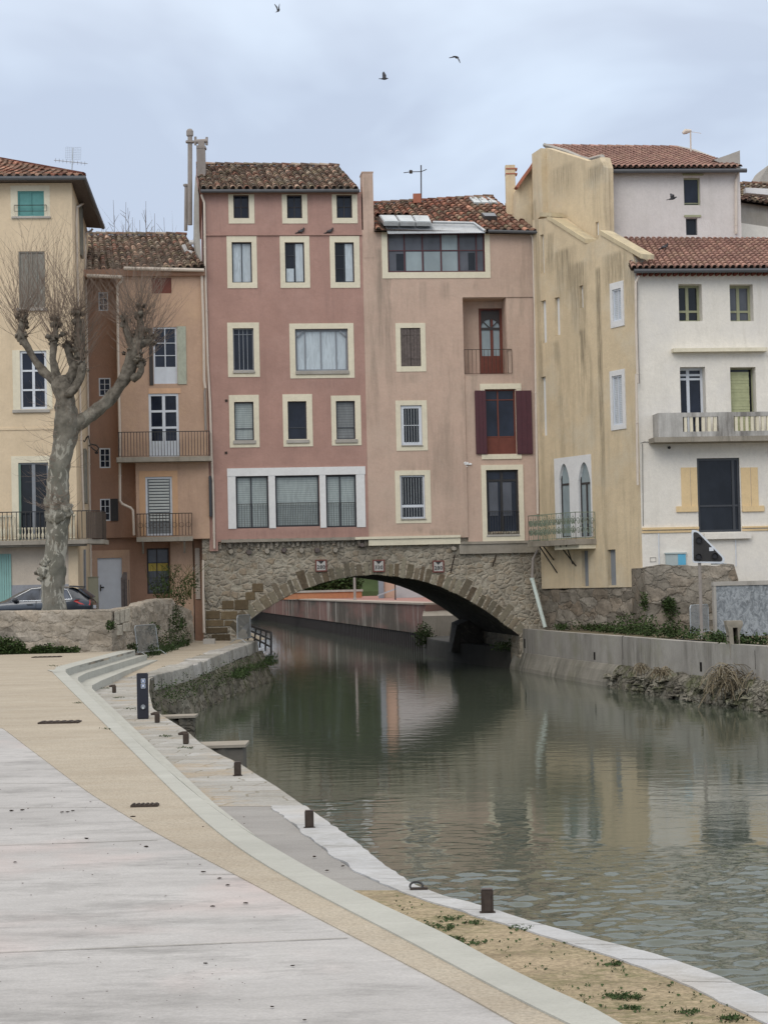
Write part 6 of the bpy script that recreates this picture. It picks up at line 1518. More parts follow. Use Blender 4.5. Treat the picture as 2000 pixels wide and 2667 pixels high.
def bank_plants():
    b = BM()
    def along(k, pts, n, rad, sz, z=1.74):
        for _ in range(n):
            i = random.randrange(len(pts)-1); t = random.random(); x = pts[i][0]+(pts[i+1][0]-pts[i][0])*t; y = pts[i][1]+(pts[i+1][1]-pts[i][1])*t
            p = G(*q(k, x, y+random.uniform(-4, 8)), z); r = rad*random.uniform(.5, 1.25)
            leaves(b, p+V((0, 0, r*.35)), (r, r, r*.5), 70, sz)
    along(8, [(280, 1695), (400, 1690), (520, 1700), (640, 1712)], 26, .38, .10)
    along(8, [(650, 1712), (800, 1722), (920, 1735), (1050, 1745), (1150, 1755)], 34, .42, .10)
    along(8, [(1200, 1762), (1300, 1772), (1400, 1785), (1600, 1790)], 26, .36, .10)
    for x, y, r in ((340, 1665, .35), (720, 1690, .5), (850, 1700, .45), (1130, 1680, .45), (1010, 1725, .4)):
        p = G(*q(8, x, y+18), 1.74); leaves(b, p+V((0, 0, r*.7)), (r, r, r*.8), 260, .11)
    obj('bank_weeds', b, LEAF, None, 'green weeds growing along the top of the canal wall below the houses', 'weeds', None, 'stuff')
    # ivy clump on the ragged wall
    b = BM()
    for x, y, r in ((990, 1540, .28), (1000, 1575, .33), (975, 1520, .22)): leaves(b, FW2.P(*FW2.hit(*q(8, x, y)), .12), (r, .16, r*1.1), 260, .09, up=-.3)
    for x, y, r in ((828, 1500, .22), (826, 1540, .2)): leaves(b, FW2.P(*FW2.hit(*q(8, x, y), .2), .25), (r*.7, .2, r*1.3), 160, .09)
    obj('ivy_clump', b, LEAF, None, 'dark ivy clump hanging on the ragged stone wall left of the signpost', 'ivy')
    # dead stems at the water's edge
    def dead(x, y, lab, n, h, r, droop=.9):
        p = atD(*q(8, x, y), 54.6+max(0, (1380-x))*.0115); b = BM(); cl_ = tint_layer(b)
        for _ in range(n):
            a = random.uniform(0, 6.28); L = h*random.uniform(.45, 1.2); s = p+V((random.uniform(-r, r)*.5, random.uniform(-r, r)*.4, random.uniform(.1, h*.85)))
            pts = [s]; d = V((math.cos(a)*.75, math.sin(a)*.75-.2, random.uniform(-.1, .6)))
            for k in range(5): pts.append(pts[-1]+d*L*.17); d.z -= droop*.42; d.x += random.uniform(-.2, .2)
            n0 = len(b.faces); tube(b, pts, random.uniform(.006, .014), 3, False); b.faces.ensure_lookup_table(); k = random.uniform(.5, 1.4); tint_face(b, b.faces[n0:], (k, k*.97, k*.92))
        obj('dead_stems', b, DRY, None, lab, 'dead plant', 'dry plants along the waterline')
    dead(1350, 2085, 'big tangle of drooping dead stems around the concrete post by the water', 210, .85, .75)
    dead(1590, 2110, 'tangle of dead stems at the right edge by the waterline', 150, .75, .7)
    dead(940, 2000, 'dry tuft hanging over the footing in the middle of the right canal wall', 110, .36, .5)
    dead(810, 1975, 'small dry tuft left of the others on the right canal wall footing', 70, .35, .35)
    # old concrete post with a square slot
    p = G(*q(8, 1400, 1800), 1.70); p.y -= .35; H = thing('mooring_post', 'weathered concrete post with a slot at its head, standing in dead stems', 'post', V((p.x, p.y, .3)))
    zt = atD(*q(8, 1400, 1640), p.y).z; F = Plane((p.x, p.y), 0); b = BM(); w = .19
    prism(b, F, [(-w*.72, .25), (w*.72, .25), (w*.85, zt-.35), (w*1.25, zt-.12), (w*1.25, zt), (-w*1.25, zt), (-w*1.25, zt-.12), (-w*.85, zt-.35)], 0, -.5, [[(-w*.35, zt-.75), (w*.38, zt-.75), (w*.38, zt-.2), (-w*.35, zt-.2)]], reveal=.45)
    for v in b.verts: v.co += V((noise.noise(v.co*3), noise.noise(v.co*3+V((4, 4, 4))), 0))*.05
    obj('shaft', b, DCEM, H)
bank_plants()

def barrier(loc, rotz, label, lean=0):
    H = thing('crowd_barrier', label, 'barrier', loc, 'steel crowd barriers')
    R = Matrix.Rotation(rotz, 3, 'Z'); L_ = lambda x, y, z: V(loc)+R @ V((x, y+lean*z, z))
    w, h = 1.05, 1.08; b = BM()
    tube(b, [L_(x, 0, z) for x, z in ((-w, .16), (-w, h-.1), (-w+.05, h-.03), (-w+.13, h), (w-.13, h), (w-.05, h-.03), (w, h-.1), (w, .16), (-w, .16))], .021, 6); obj('frame', b, GALV, H)
    b = BM(); n_ = 42
    for i in range(1, n_): x = -w+2*w*i/n_; tube(b, [L_(x, 0, .16), L_(x, 0, h)], .005, 3, False)
    for i in range(1, 20): z = .16+(h-.16)*i/20; tube(b, [L_(-w, 0, z), L_(w, 0, z)], .005, 3, False)
    obj('mesh_panel', b, GALV, H)
    for x in (-w+.1, w-.1):
        b = BM(); tube(b, [L_(x, 0, .18), L_(x, -.12, .16), L_(x, -.33, 0)], .017, 6); tube(b, [L_(x, .0, .18), L_(x, .12, .16), L_(x, .33, 0)], .017, 6); obj('foot', b, GALV, H)
    return H

def sign_post():
    base = G(*q(8, 1198, 1755), 1.74); D = base.y
    H = thing('navigation_sign', 'black triangular canal signal board with a white border on a thin grey pole', 'signal', base)
    F = Plane((base.x, D), 0); hp = lambda x, y: F.hit(*q(8, x, y))
    zt = hp(1198, 1275)[1]; b = BM(); tube(b, [base, V((base.x, base.y, zt+.7))], .055, 10); tube(b, [V((base.x, D, base.z)), V((base.x, D, base.z+.04))], .14, 10); obj('pole', b, PIPEG, H)
    def rnd(pts, r):
        out = []; n = len(pts)
        for i in range(n):
            p, a, c = V(pts[i]), V(pts[i-1]), V(pts[(i+1) % n]); e, f = (a-p).normalized(), (c-p).normalized(); s, g = p+e*r, p+f*r
            for k in range(6): t = k/5; out.append(tuple((s*(1-t)**2+p*2*t*(1-t)+g*t*t)[:]))
        return out
    o = [hp(*p) for p in ((1130, 1055), (1172, 1062), (1345, 1240), (1336, 1274), (1136, 1268))]
    def ccw(x): return x
    b = BM(); prism(b, F, rnd(o, .085), .10, .05); obj('border', b, WHITEP, H)
    i_ = [hp(*p) for p in ((1141, 1070), (1168, 1074), (1328, 1238), (1322, 1260), (1142, 1257))]
    b = BM(); prism(b, F, rnd(i_, .06), .115, .09); obj('board', b, IRON, H)
    for x, y in ((1175, 1125), (1172, 1230), (1276, 1225)):
        u, z = hp(x, y); b = BM(); tube(b, [F.P(u, z, .11), F.P(u, z, .20)], [.085, .10], 20, False); tube(b, [F.P(u, z, .112), F.P(u, z, .125)], .08, 20); obj('lamp', b, flat('lamp_black', (.03, .03, .035), .3) if 'lamp_black' not in bpy.data.materials else bpy.data.materials['lamp_black'], H)
    b = BM(); u, z = hp(1255, 1181); fb(b, F, (u-.07, u+.07, z-.06, z+.06), .14, .1); obj('reflector', b, WHITEP, H)
    b = BM(); u, z = hp(1285, 1276); tube(b, [F.P(u-.15, z, .07), F.P(u+.35, z, .07)], .02, 6); obj('bracket', b, GALV, H)
sign_post()
barrier(G(*q(8, 1180, 1745), 1.74)+V((.1, .4, 0)), R_(64), 'grey mesh crowd barrier standing edge-on beside the signpost on the right bank')
# ------------------------------------------------------------------ wall and street on the left
def left_wall():
    # along the street edge, then turning back towards the bridge
    P = [(-420, 1592, 3.12), (0, 1592, 3.12), (110, 1590, 3.14), (290, 1588, 3.16)]
    base = []
    D0 = 62.0
    pts = []
    for x, y, z in P: p = atD(x, y, D0); pts.append((p.x, D0, p.z))
    pts[-1] = (atD(290, 1588, D0).x, D0, atD(290, 1588, D0).z)
    for x, y, D in ((318, 1587, 64), (330, 1582, 65), (366, 1580, 67.5), (372, 1570, 68), (410, 1562, 71), (450, 1558, 74), (458, 1572, 75), (500, 1590, 78.6)):
        p = atD(x, y, D); pts.append((p.x, D, p.z))
    H = thing('street_wall', 'weathered pale stone wall holding up the street, turning back towards the bridge', 'wall', V((pts[2][0], D0, 1.6)))
    dense = []
    for a, c in zip(pts, pts[1:]):
        L = math.hypot(c[0]-a[0], c[1]-a[1]); n_ = max(1, int(L/.14))
        for i in range(n_): t = i/n_; dense.append(tuple(a[k]+(c[k]-a[k])*t for k in range(3)))
    dense.append(pts[-1])
    b = BM(); g = []
    for i, p in enumerate(dense):
        q0, q1 = dense[max(i-2, 0)], dense[min(i+2, len(dense)-1)]; t = V((q1[0]-q0[0], q1[1]-q0[1], 0)).normalized(); nn = V((t.y, -t.x, 0))
        zt = p[2]+.04*noise.noise(V((p[0]*1.5, p[1]*1.5, 3))); row = []
        for o, z in ((-.45, zt-.01), (-.42, zt), (-.2, zt+.01), (-.03, zt), (0, zt-.04)): row.append(b.verts.new(V((p[0], p[1], z))+nn*o))
        for j in range(1, 12):
            z = zt+(1.3-zt)*j/11; row.append(b.verts.new(V((p[0], p[1], z))+nn*(.02+.06*j/11+.11*noise.noise(V((p[0]*2.2, p[1]*2.2, z*3.2)))+.05*noise.noise(V((p[0]*6, p[1]*6, z*7))))))
        g.append(row)
    for i in range(len(g)-1):
        for j in range(len(g[0])-1): b.faces.new((g[i][j], g[i][j+1], g[i+1][j+1], g[i+1][j]))
    bmesh.ops.recalc_face_normals(b, faces=b.faces); obj('masonry', b, WALLST, H)
    # pale new blocks at the corner
    F = Plane((pts[3][0], D0), R_(20)); b = BM()
    for (x0, y0, x1, y1) in ((885, 450, 925, 555), (930, 440, 960, 545), (965, 432, 1000, 535), (895, 560, 945, 640), (950, 545, 1000, 610)):
        c = [atD(*q(16, x, y), 62.0+.013*max(0, x-860)) for x, y in ((x0, y1), (x1, y1-3), (x1, y0-6), (x0, y0))]
        hexa(b, [c[0]+V((0, -.12, 0)), c[1]+V((0, -.12, 0)), c[1]+V((0, .2, 0)), c[0]+V((0, .2, 0)), c[3]+V((0, -.12, 0)), c[2]+V((0, -.12, 0)), c[2]+V((0, .2, 0)), c[3]+V((0, .2, 0))])
    bmesh.ops.bevel(b, geom=b.edges[:], offset=.02, segments=1, affect='EDGES'); obj('pale_blocks', b, stone('pale_block_stone', [(.50, .46, .39), (.58, .54, .46)], (.42, .37, .3), 1.2, (3, 1, .6), .02, .4, stain=.3), H)
    # weeds at the foot of the wall
    b = BM()
    for x0, x1, y, n_, r in ((-60, 55, 1697, 26, .42), (95, 140, 1698, 8, .30), (150, 200, 1699, 5, .18), (60, 95, 1699, 4, .16)):
        for _ in range(n_):
            x = random.uniform(x0, x1); p = atD(x, 1702, 61.55); p.z = ZS(61.5); rr = r*random.uniform(.6, 1.2)*(1 if x < 30 else .8); leaves(b, p+V((0, 0, rr*.45)), (rr, rr*.4, rr*.8), 190, .09)
    obj('weeds', b, LEAF, None, 'dark green weeds at the foot of the street wall, lower left', 'weeds', None, 'stuff')
    b = BM()
    for x, y, D, r in ((455, 1600, 74, .35), (452, 1625, 73, .42), (465, 1650, 73, .5), (440, 1670, 71, .5), (480, 1672, 74, .45), (410, 1690, 68, .4), (395, 1700, 67, .35), (430, 1685, 70, .45), (400, 1640, 68.5, .28), (345, 1690, 64, .2), (288, 1630, 61.8, .18), (470, 1625, 74.5, .3)):
        leaves(b, atD(x, y, D-.2), (r*.85, r*.5, r*.9), 230, .085)
    for _ in range(60): x = random.uniform(385, 490); p = G(x, 1712-(x-385)*.35+random.uniform(-6, 6), ZQ); blades(b, p, 10, .3, .15, .5)
    obj('ivy', b, LEAF, None, 'green ivy and weeds climbing the street wall beside the crowd barrier', 'ivy', None, 'stuff')
    # bush over the wall
    b = BM()
    for x, y, D, r in ((445, 1500, 75, .55), (465, 1540, 75, .6), (430, 1545, 74.5, .55), (490, 1530, 76, .55), (410, 1530, 75.5, .45), (500, 1510, 77, .4), (470, 1565, 75, .4)):
        leaves(b, atD(x, y, D), (r*.8, r*.6, r*.8), 120, .10)
    cl_ = tint_layer(b)
    for _ in range(40):
        s = atD(random.uniform(410, 500), 1560, 75); n0 = len(b.faces); tube(b, [s, s+V((random.uniform(-.4, .4), random.uniform(-.3, .3), .7)), s+V((random.uniform(-.8, .8), random.uniform(-.3, .3), 1.35))], [.014, .009, .005], 3, False); b.faces.ensure_lookup_table(); tint_face(b, b.faces[n0:], (1.2, .9, .8))
    obj('bush', b, LEAF, None, 'dark leafy bush growing over the wall in front of the ground floor window', 'bush')
    # grey cabinet and narrow gate
    F = Plane(atD(240, 1500, 77)[:2], R_(6)); r = F.rect(2, 680, 1635, 757, 1830); H2 = thing('utility_cabinet', 'pale grey-green utility cabinet left of the white door', 'cabinet', F.P((r[0]+r[1])/2, 2.55, 0))
    b = BM(); fb(b, F, r, .35, 0); fb(b, F, (r[0]-.02, r[1]+.02, r[3], r[3]+.03), .38, -.02); obj('box', b, flat('cabinet_paint', (.33, .32, .24), .6), H2)
    b = BM(); fb(b, F, (r[0]+.02, r[1]-.02, r[2]+.02, r[3]-.03), .36, .34); obj('door', b, flat('cabinet_door_paint', (.36, .35, .265), .6), H2)
    b = BM(); fb(b, F, (r[0], r[1], 2.55, r[2]), .33, 0.01); obj('plinth', b, DCEM, H2)
    r = F.rect(2, 932, 1595, 980, 1850); H2 = thing('shutter_board', 'dark weathered wooden board leaning right of the white door', 'board', F.P((r[0]+r[1])/2, 2.55, 0))
    b = BM(); zt = r[3]; prism(b, F, [(r[0], 2.55), (r[1], 2.55), (r[1], zt-.2), (r[0]+.25, zt), (r[0]+.1, zt), (r[0], zt-.25)], .3, .22); obj('board', b, WOODG, H2)
    for x in (.12, .3): 
        b = BM(); fb(b, F, (r[0]+x, r[0]+x+.03, 2.6, zt-.3), .315, .3); obj('batten', b, WOODD, H2)
left_wall()
barrier(G(372, 1712, ZQ)+V((.1, .9, 0)), R_(77), 'grey mesh crowd barrier leaning back by the weedy wall on the left bank', .12)
barrier(G(640, 1673, ZQ)+V((-.05, -.2, 0)), R_(80), 'crowd barrier standing edge-on beside the black railing at the bridge foot')

def black_railing():
    a, c, e = G(640, 1672, 1.55), G(652, 1678, 1.45), G(704, 1718, .9)
    H = thing('handrail', 'black steel stair railing going down to the water at the bridge foot', 'railing', a)
    p0, p1 = atD(645, 1668, 77.5), atD(706, 1706, 75.2)
    t0, t1 = atD(652, 1630, 77.5), atD(706, 1648, 75.2)
    b = BM()
    tube(b, [t0+V((-.15, .1, -.3)), t0, t0.lerp(t1, .9), t1, t1+V((0, 0, -.12)), p1], .046, 8)
    for f in (.0, .28, .52, .76): tube(b, [p0.lerp(p1, f), t0.lerp(t1, f)], .038, 6)
    for h in (.35, .68): tube(b, [p0.lerp(t0, h), p1.lerp(t1, h)], .036, 6)
    obj('rails', b, IRON, H)
black_railing()

def far_side():
    # the canal wall beyond the arch
    top = [(V((2.2, 108, 0))), V((-.1, 125, 0)), V((-5.0, 161, 0)), V((-12.4, 215, 0)), V((-22, 285, 0))]
    H = thing('far_canal_wall', 'stained concrete canal wall on sheet piles seen through the arch', 'wall', top[0])
    ztop, zc = 2.62, .95
    dk_ = plaster('stained_pinkish_concrete', (.13, .105, .09), .35, .95, (.38, .34, .30), (.20, .12, .10), .6, th=.60)
    tt = NT('rain_streaked_concrete'); nn_ = tt.noise(1.0, tt.map((.9, .55, .09), (1, 1, 1)), det=8, rough=.75); lo = tt.noise(1.0, tt.map((.14, .06, .4)), det=4)
    c_ = tt.mix(tt.ramp(lo, (.42, 0.), (.58, 1.)), (.10, .085, .072), (.20, .115, .10)); c_ = tt.mix(tt.ramp(nn_, (.52, 0.), (.62, .85)), c_, (.36, .33, .295)); dk = tt.out(c_, .9, .15, tt.bump(tt.noise(4, det=5), .4, .05))
    b = BM(); b2 = BM(); cap = BM()
    for a, c in zip(top, top[1:]):
        t = (c-a).normalized(); nn = V((-t.y, t.x, 0)); nn = -nn if nn.x > 0 else nn
        hexa(b, [a+V((0, 0, zc)), c+V((0, 0, zc)), c-nn*1.5+V((0, 0, zc)), a-nn*1.5+V((0, 0, zc)), a+V((0, 0, ztop)), c+V((0, 0, ztop)), c-nn*1.5+V((0, 0, ztop)), a-nn*1.5+V((0, 0, ztop))])
        hexa(cap, [a+nn*.12+V((0, 0, ztop)), c+nn*.12+V((0, 0, ztop)), c-nn*1.5+V((0, 0, ztop)), a-nn*1.5+V((0, 0, ztop)), a+nn*.12+V((0, 0, ztop+.1)), c+nn*.12+V((0, 0, ztop+.1)), c-nn*1.5+V((0, 0, ztop+.1)), a-nn*1.5+V((0, 0, ztop+.1))])
        L = (c-a).length; n_ = int(L/.45)
        for i in range(n_):
            p = a+t*(L*i/n_); o = -.08 if i % 2 else -.30
            hexa(b2, [p+nn*o+V((0, 0, -.5)), p+t*.5+nn*o+V((0, 0, -.5)), p+t*.5-nn*.8+V((0, 0, -.5)), p-nn*.8+V((0, 0, -.5)), p+nn*o+V((0, 0, zc-.01)), p+t*.5+nn*o+V((0, 0, zc-.01)), p+t*.5-nn*.8+V((0, 0, zc-.01)), p-nn*.8+V((0, 0, zc-.01))])
    obj('concrete_wall', b, dk, H); obj('sheet_piles', b2, flat('dark_steel_piles', (.035, .03, .03), .8), H); obj('coping', cap, plaster('pale_concrete_edge', (.40, .34, .29), .15, .6), H)
    b = BM(); hexa(b, [V((2.0, 107, .3)), V((9, 107, .3)), V((9, 109.5, .3)), V((2.2, 109.5, .3)), V((2.0, 107, 2.0)), V((9, 107, 2.0)), V((9, 109.5, 2.6)), V((2.2, 109.5, 2.6))]); obj('wall_end', b, DCEM, H)
    b = BM(); hexa(b, [V((3.05, 91.5, .5)), V((6.5, 91.5, .5)), V((6.5, 94.6, .5)), V((3.0, 94.6, .5)), V((3.35, 91.5, 1.75)), V((6.5, 91.5, 3.2)), V((6.5, 94.6, 3.2)), V((3.2, 94.6, 1.85))]); obj('abutment', b, bpy.data.materials['sooty_vault_stone'], bpy.data.objects['stone_bridge'])  # vault colour again, with the under-bridge shade painted in
    pk = ground_mat('pink_paving', (.34, .17, .145), (.42, .23, .20), (20, .15), .3)
    b = BM(); poly_fill(b, [V((x, y, 2.66)) for x, y in ((3.0, 108), (60, 108), (60, 300), (-20, 300), (-11, 215), (-3.6, 161), (1.2, 125))]); obj('far_terrace', b, pk, **SB)
    # orange planter wall with its cap
    F = Plane(atD(850, 1560, 185)[:2], R_(0)); b = BM(); r = F.rect(15, 300, 322, 870, 395); H = thing('planter_wall', 'low orange planter wall with a grey cap on the far terrace', 'wall', F.P(0, 2.66, 0))
    fb(b, F, (r[0]-6, r[1], 2.7, r[3]-.2), 0, -1.2); obj('wall', b, flat('orange_wall_paint', (.48, .22, .12), .9, .1, dirt=.4), H); b = BM(); fb(b, F, (r[0]-6, r[1]+.1, r[3]-.2, r[3]), .15, -1.4); obj('cap', b, CEM, H)
    b = BM(); F = Plane(atD(850, 1560, 200)[:2], 0)
    for _ in range(60): x = random.uniform(300, 800); u, z = F.hit(*q(15, x, random.uniform(225, 320)-(x-420)*.0)); leaves(b, F.P(u, z, 0), (1.2, 1, 1.2), 60, .35)
    for _ in range(60): x = random.uniform(250, 800); u, z = F.hit(*q(15, x, random.uniform(190, 320))); leaves(b, F.P(u, z, -1), (1.2, 1, 1.2), 60, .35)
    obj('hedge', b, LEAF, None, 'dark hedge behind the orange planter wall beyond the arch', 'hedge')
    F = Plane(atD(950, 1500, 230)[:2], 0); b = BM(); r = F.rect(15, 790, 120, 1030, 310); hexa(b, [F.P(r[0], 2.67, 0), F.P(r[1]+2, 2.67, 0), F.P(r[1]+2, 2.67, -18), F.P(r[0], 2.67, -18), F.P(r[0], 3.2, 0), F.P(r[1]+2, 3.2, 0), F.P(r[1]+2, r[3]+2, -18), F.P(r[0], r[3]+2, -18)])
    obj('grass_slope', b, flat('lawn_grass', (.065, .09, .04), .9, .1, .35, .6), **SB)
    for X, w, lab in ((808, 22, 'grey lamp post on the far terrace above the planter wall'), (1158, 10, 'thin dark post in front of the far pink house')):
        F = Plane(atD(*q(15, X, 300), 150)[:2], 0); u = F.u(15, X, 300); H = thing('lamp_post', lab, 'post', F.P(u, 2.66, 0)); b = BM(); rr = w/3.318/5000*150/2
        tube(b, [F.P(u, 2.66, 0), F.P(u, 2.9, 0), F.P(u, 6.9, 0)], [rr*1.5, rr, rr*.8], 8); obj('pole', b, PIPEG if w > 12 else IRON, H); b = BM(); tube(b, [F.P(u, 6.9, 0), F.P(u, 7.1, 0), F.P(u, 7.4, 0)], [.1, .28, .05], 10); obj('lamp_head', b, IRON, H)
    F = Plane(atD(*q(15, 1020, 300), 175)[:2], 0); h = []; r = F.rect(15, 1012, 100, 1500, 375); H = thing('distant_house', 'small pale pink and white house beyond the arch', 'house', F.P(r[0]+3, 2.66, -3))
    um = F.u(15, 1165, 300); b = BM(); fb(b, F, (r[0]+.3, um, 2.66, 12), 0, -6); obj('wall', b, flat('salmon_paint', (.50, .34, .26), .9, .1, .08), H)
    b = BM(); fb(b, F, (um, um+14, 2.66, 12.2), .0, -6.05); obj('white_wall', b, flat('white_wall_paint', (.42, .41, .41), .9, .1, .08), H)
    b = BM(); fb(b, F, (r[0], r[0]+.5, 2.66, 12), .3, -.1); obj('corner_pier', b, GREYP, H)
    b = BM(); fb(b, F, (r[0]-.5, um+14.5, 12.2, 12.6), .6, -6.5); obj('roof', b, TERRA, H)
    b = BM(); beam(b, F.P(*F.hit(*q(15, 1005, 370), 1), 1), F.P(*F.hit(*q(15, 1195, 300), 1), 1), .2, .12); obj('ramp_rail', b, GALV, H)
    b = BM(); random.seed(3)
    for _ in range(760):
        x = random.uniform(-46, 26); y = random.uniform(236, 254); r = random.uniform(1.6, 2.8); leaves(b, V((x, y, random.uniform(3, 22)+2*math.sin(x*.3))), (r, r, r), 60, 1.1)
    obj('far_trees', b, LEAF, None, 'dark mass of evergreen trees beyond the far terrace', 'trees', None, 'stuff')  # unseen upper crowns raised and thickened to keep sky out of the canal reflection
    # left bank beyond the bridge
    b = BM(); H = thing('sheet_pile_wall', 'dark sheet pile wall on the left bank beyond the bridge', 'wall', V((-7, 110, 0)))
    a, c = V((-8.6, 100, 0)), V((-30, 300, 0)); 
    for i in range(120):
        p = a.lerp(c, i/120); o = .12 if i % 2 else 0; box(b, (p.x-1+o, p.y, .2), (2, (c-a).length/120, 1.9))
    obj('piles', b, flat('piles_dark', (.04, .035, .035), .8), H)
    b = BM(); poly_fill(b, [V((x, y, 2.0)) for x, y in ((-9.2, 100), (-31, 300), (-80, 300), (-80, 100))]); obj('left_far_ground', b, flat('left_earth', (.2, .17, .13), .95, .1), **SB)
    b = BM()
    for x, y in ((1400, 695), (1410, 720), (1390, 740), (1430, 710)): leaves(b, atD(*q(15, x, y), 104), (.5, .4, .6), 200, .13)
    obj('wall_shrub', b, LEAF, None, 'small green shrub growing at the near end of the far canal wall', 'shrub')
    b = BM()
    for x, y in ((1500, 630), (1525, 625), (1470, 632), (1540, 615)): leaves(b, atD(*q(9, x, y), 84), (.35, .3, .25), 120, .10)
    obj('ledge_weeds', b, LEAF, None, 'patch of green weeds on the ledge under the right end of the arch', 'weeds')
far_side()

def terrace_weeds():
    # moss and grass on the ledge of the landing wall, tufts in the paving joints
    b = BM()
    for _ in range(46):
        t = random.random(); x = 600+t*118; y = 1760-t*45+random.uniform(-10, 12); p = G(x, y, .75); leaves(b, p, (.25, .25, .15), 60, .07); blades(b, p, 8, .3, .2, .6)
    for _ in range(60):
        t = random.random(); x = 405+t*250; y = 1815-t*85+random.uniform(-22, 22); p = atD(x, y, 50+t*20); p.y -= .6; leaves(b, p, (.2, .12, .2), 26, .06, up=-.4)
    obj('wall_moss', b, LEAF, None, 'grass and moss growing on the mossy landing wall above the water', 'moss', None, 'stuff')
    b = BM()
    for k, pts in ((10, ((905, 492), (1000, 472), (1110, 440), (700, 720), (655, 662), (565, 608), (1195, 412), (1085, 432), (900, 870), (1000, 932), (290, 492), (430, 690), (580, 832), (325, 488))),):
        for x, y in pts:
            for _ in range(6): p = G(*q(k, x+random.uniform(-30, 30), y+random.uniform(-4, 4)), ZS if x < 600 and y < 850 and not (x > 500 and y < 700) else ZQ); leaves(b, p+V((0, 0, .008)), (.08, .03, .012), 10, .028)
    for x, y, r in ((1020, 1158, .13), (1000, 1157, .13), (1045, 1160, .13), (1080, 1208, .07), (1515, 1250, .15), (1500, 1252, .15), (1300, 1225, .08), (1005, 1015, .07), (560, 1190, .0), (270, 855, .09), (390, 835, .08), (300, 818, .08), (180, 855, .10), (230, 905, .09), (400, 925, .09), (590, 862, .07), (325, 905, .06)):
        if r:
            for _ in range(12): p = G(*q(12, x+random.gauss(0, 28), y+random.gauss(0, 5)), ZQ); leaves(b, p+V((0, 0, .004)), (r*.4, r*.3, .008), 9, .013); blades(b, p, 2, .022, .02, 1.2, 1.2)
    for _ in range(900):
        x = random.uniform(1000, 2100); y = random.uniform(2330, 2700); xl, xr = itp(BANDR, y), itp(COPL, y)
        if xl+4 < x < xr-4 and noise.noise(V((x*.012, y*.03, 0))) > -.05: p = G(x, y, ZQ); leaves(b, p+V((0, 0, .003)), (.03, .02, .006), 3, .011); blades(b, p, 1, .018, .01, 1.5, 1.1)
    obj('quay_weeds', b, LEAF, None, 'small tufts of weeds in the joints of the quay and on the verge', 'weeds', None, 'stuff')
    # dry leaves and droppings scattered on the slab
    b = BM(); tint_layer(b); spots = [(48, 356), (95, 353), (268, 363), (292, 362), (315, 357), (65, 580), (880, 622), (950, 650), (985, 680), (920, 772), (1062, 758), (575, 382), (1265, 1030), (1175, 1208), (1315, 1266), (890, 1020), (372, 477), (632, 512), (1480, 597), (1412, 616), (1358, 556)]
    for i in range(90): spots.append((random.uniform(0, 1100), random.uniform(250, 1260)))
    for i, (x, y) in enumerate(spots):
        p = G(*q(11, x, y), ZS if x < 1300 else ZQ)+V((0, 0, .012)); s = (.015 if i < 21 else random.uniform(.003, .008))*min(1.5, p.y/14)
        n0 = len(b.faces); ball(b, p, s, 1, (1.2, .8, .35), .8); b.faces.ensure_lookup_table(); tint_face(b, b.faces[n0:], (.14, .09, .06) if i < 21 else (.25, .2, .16))
    obj('dead_leaves', b, leafmat('dead_leaf', (1, 1, 1)), None, 'scattered dead leaves on the pale terrace', 'leaves', None, 'stuff')
    def cover(k, x0, x1, y, dz, lab):
        a, c = G(*q(k, x0, y), ZS), G(*q(k, x1, y), ZS); H = thing('manhole_cover', lab, 'manhole cover', (a+c)/2, 'iron covers in the gravel walk'); m = (a+c)/2; w = (c-a).length; dd = w*dz
        b = BM(); box(b, m+V((0, 0, .016)), (w, dd, .03)); obj('plate', b, RUST, H); b = BM()
        for i in range(6): box(b, m+V((-w/2+w*(i+.5)/6, 0, .036)), (w*.08, dd*.8, .01))
        obj('ribs', b, RUST, H)
    cover(10, 222, 425, 797, .55, 'long rusty cover in the gravel walk beside the pale slab'); cover(10, 195, 312, 442, .5, 'rusty cover in the gravel far back near the weedy wall'); cover(11, 570, 683, 336, .55, 'rusty cover in the gravel nearest the camera')
terrace_weeds()

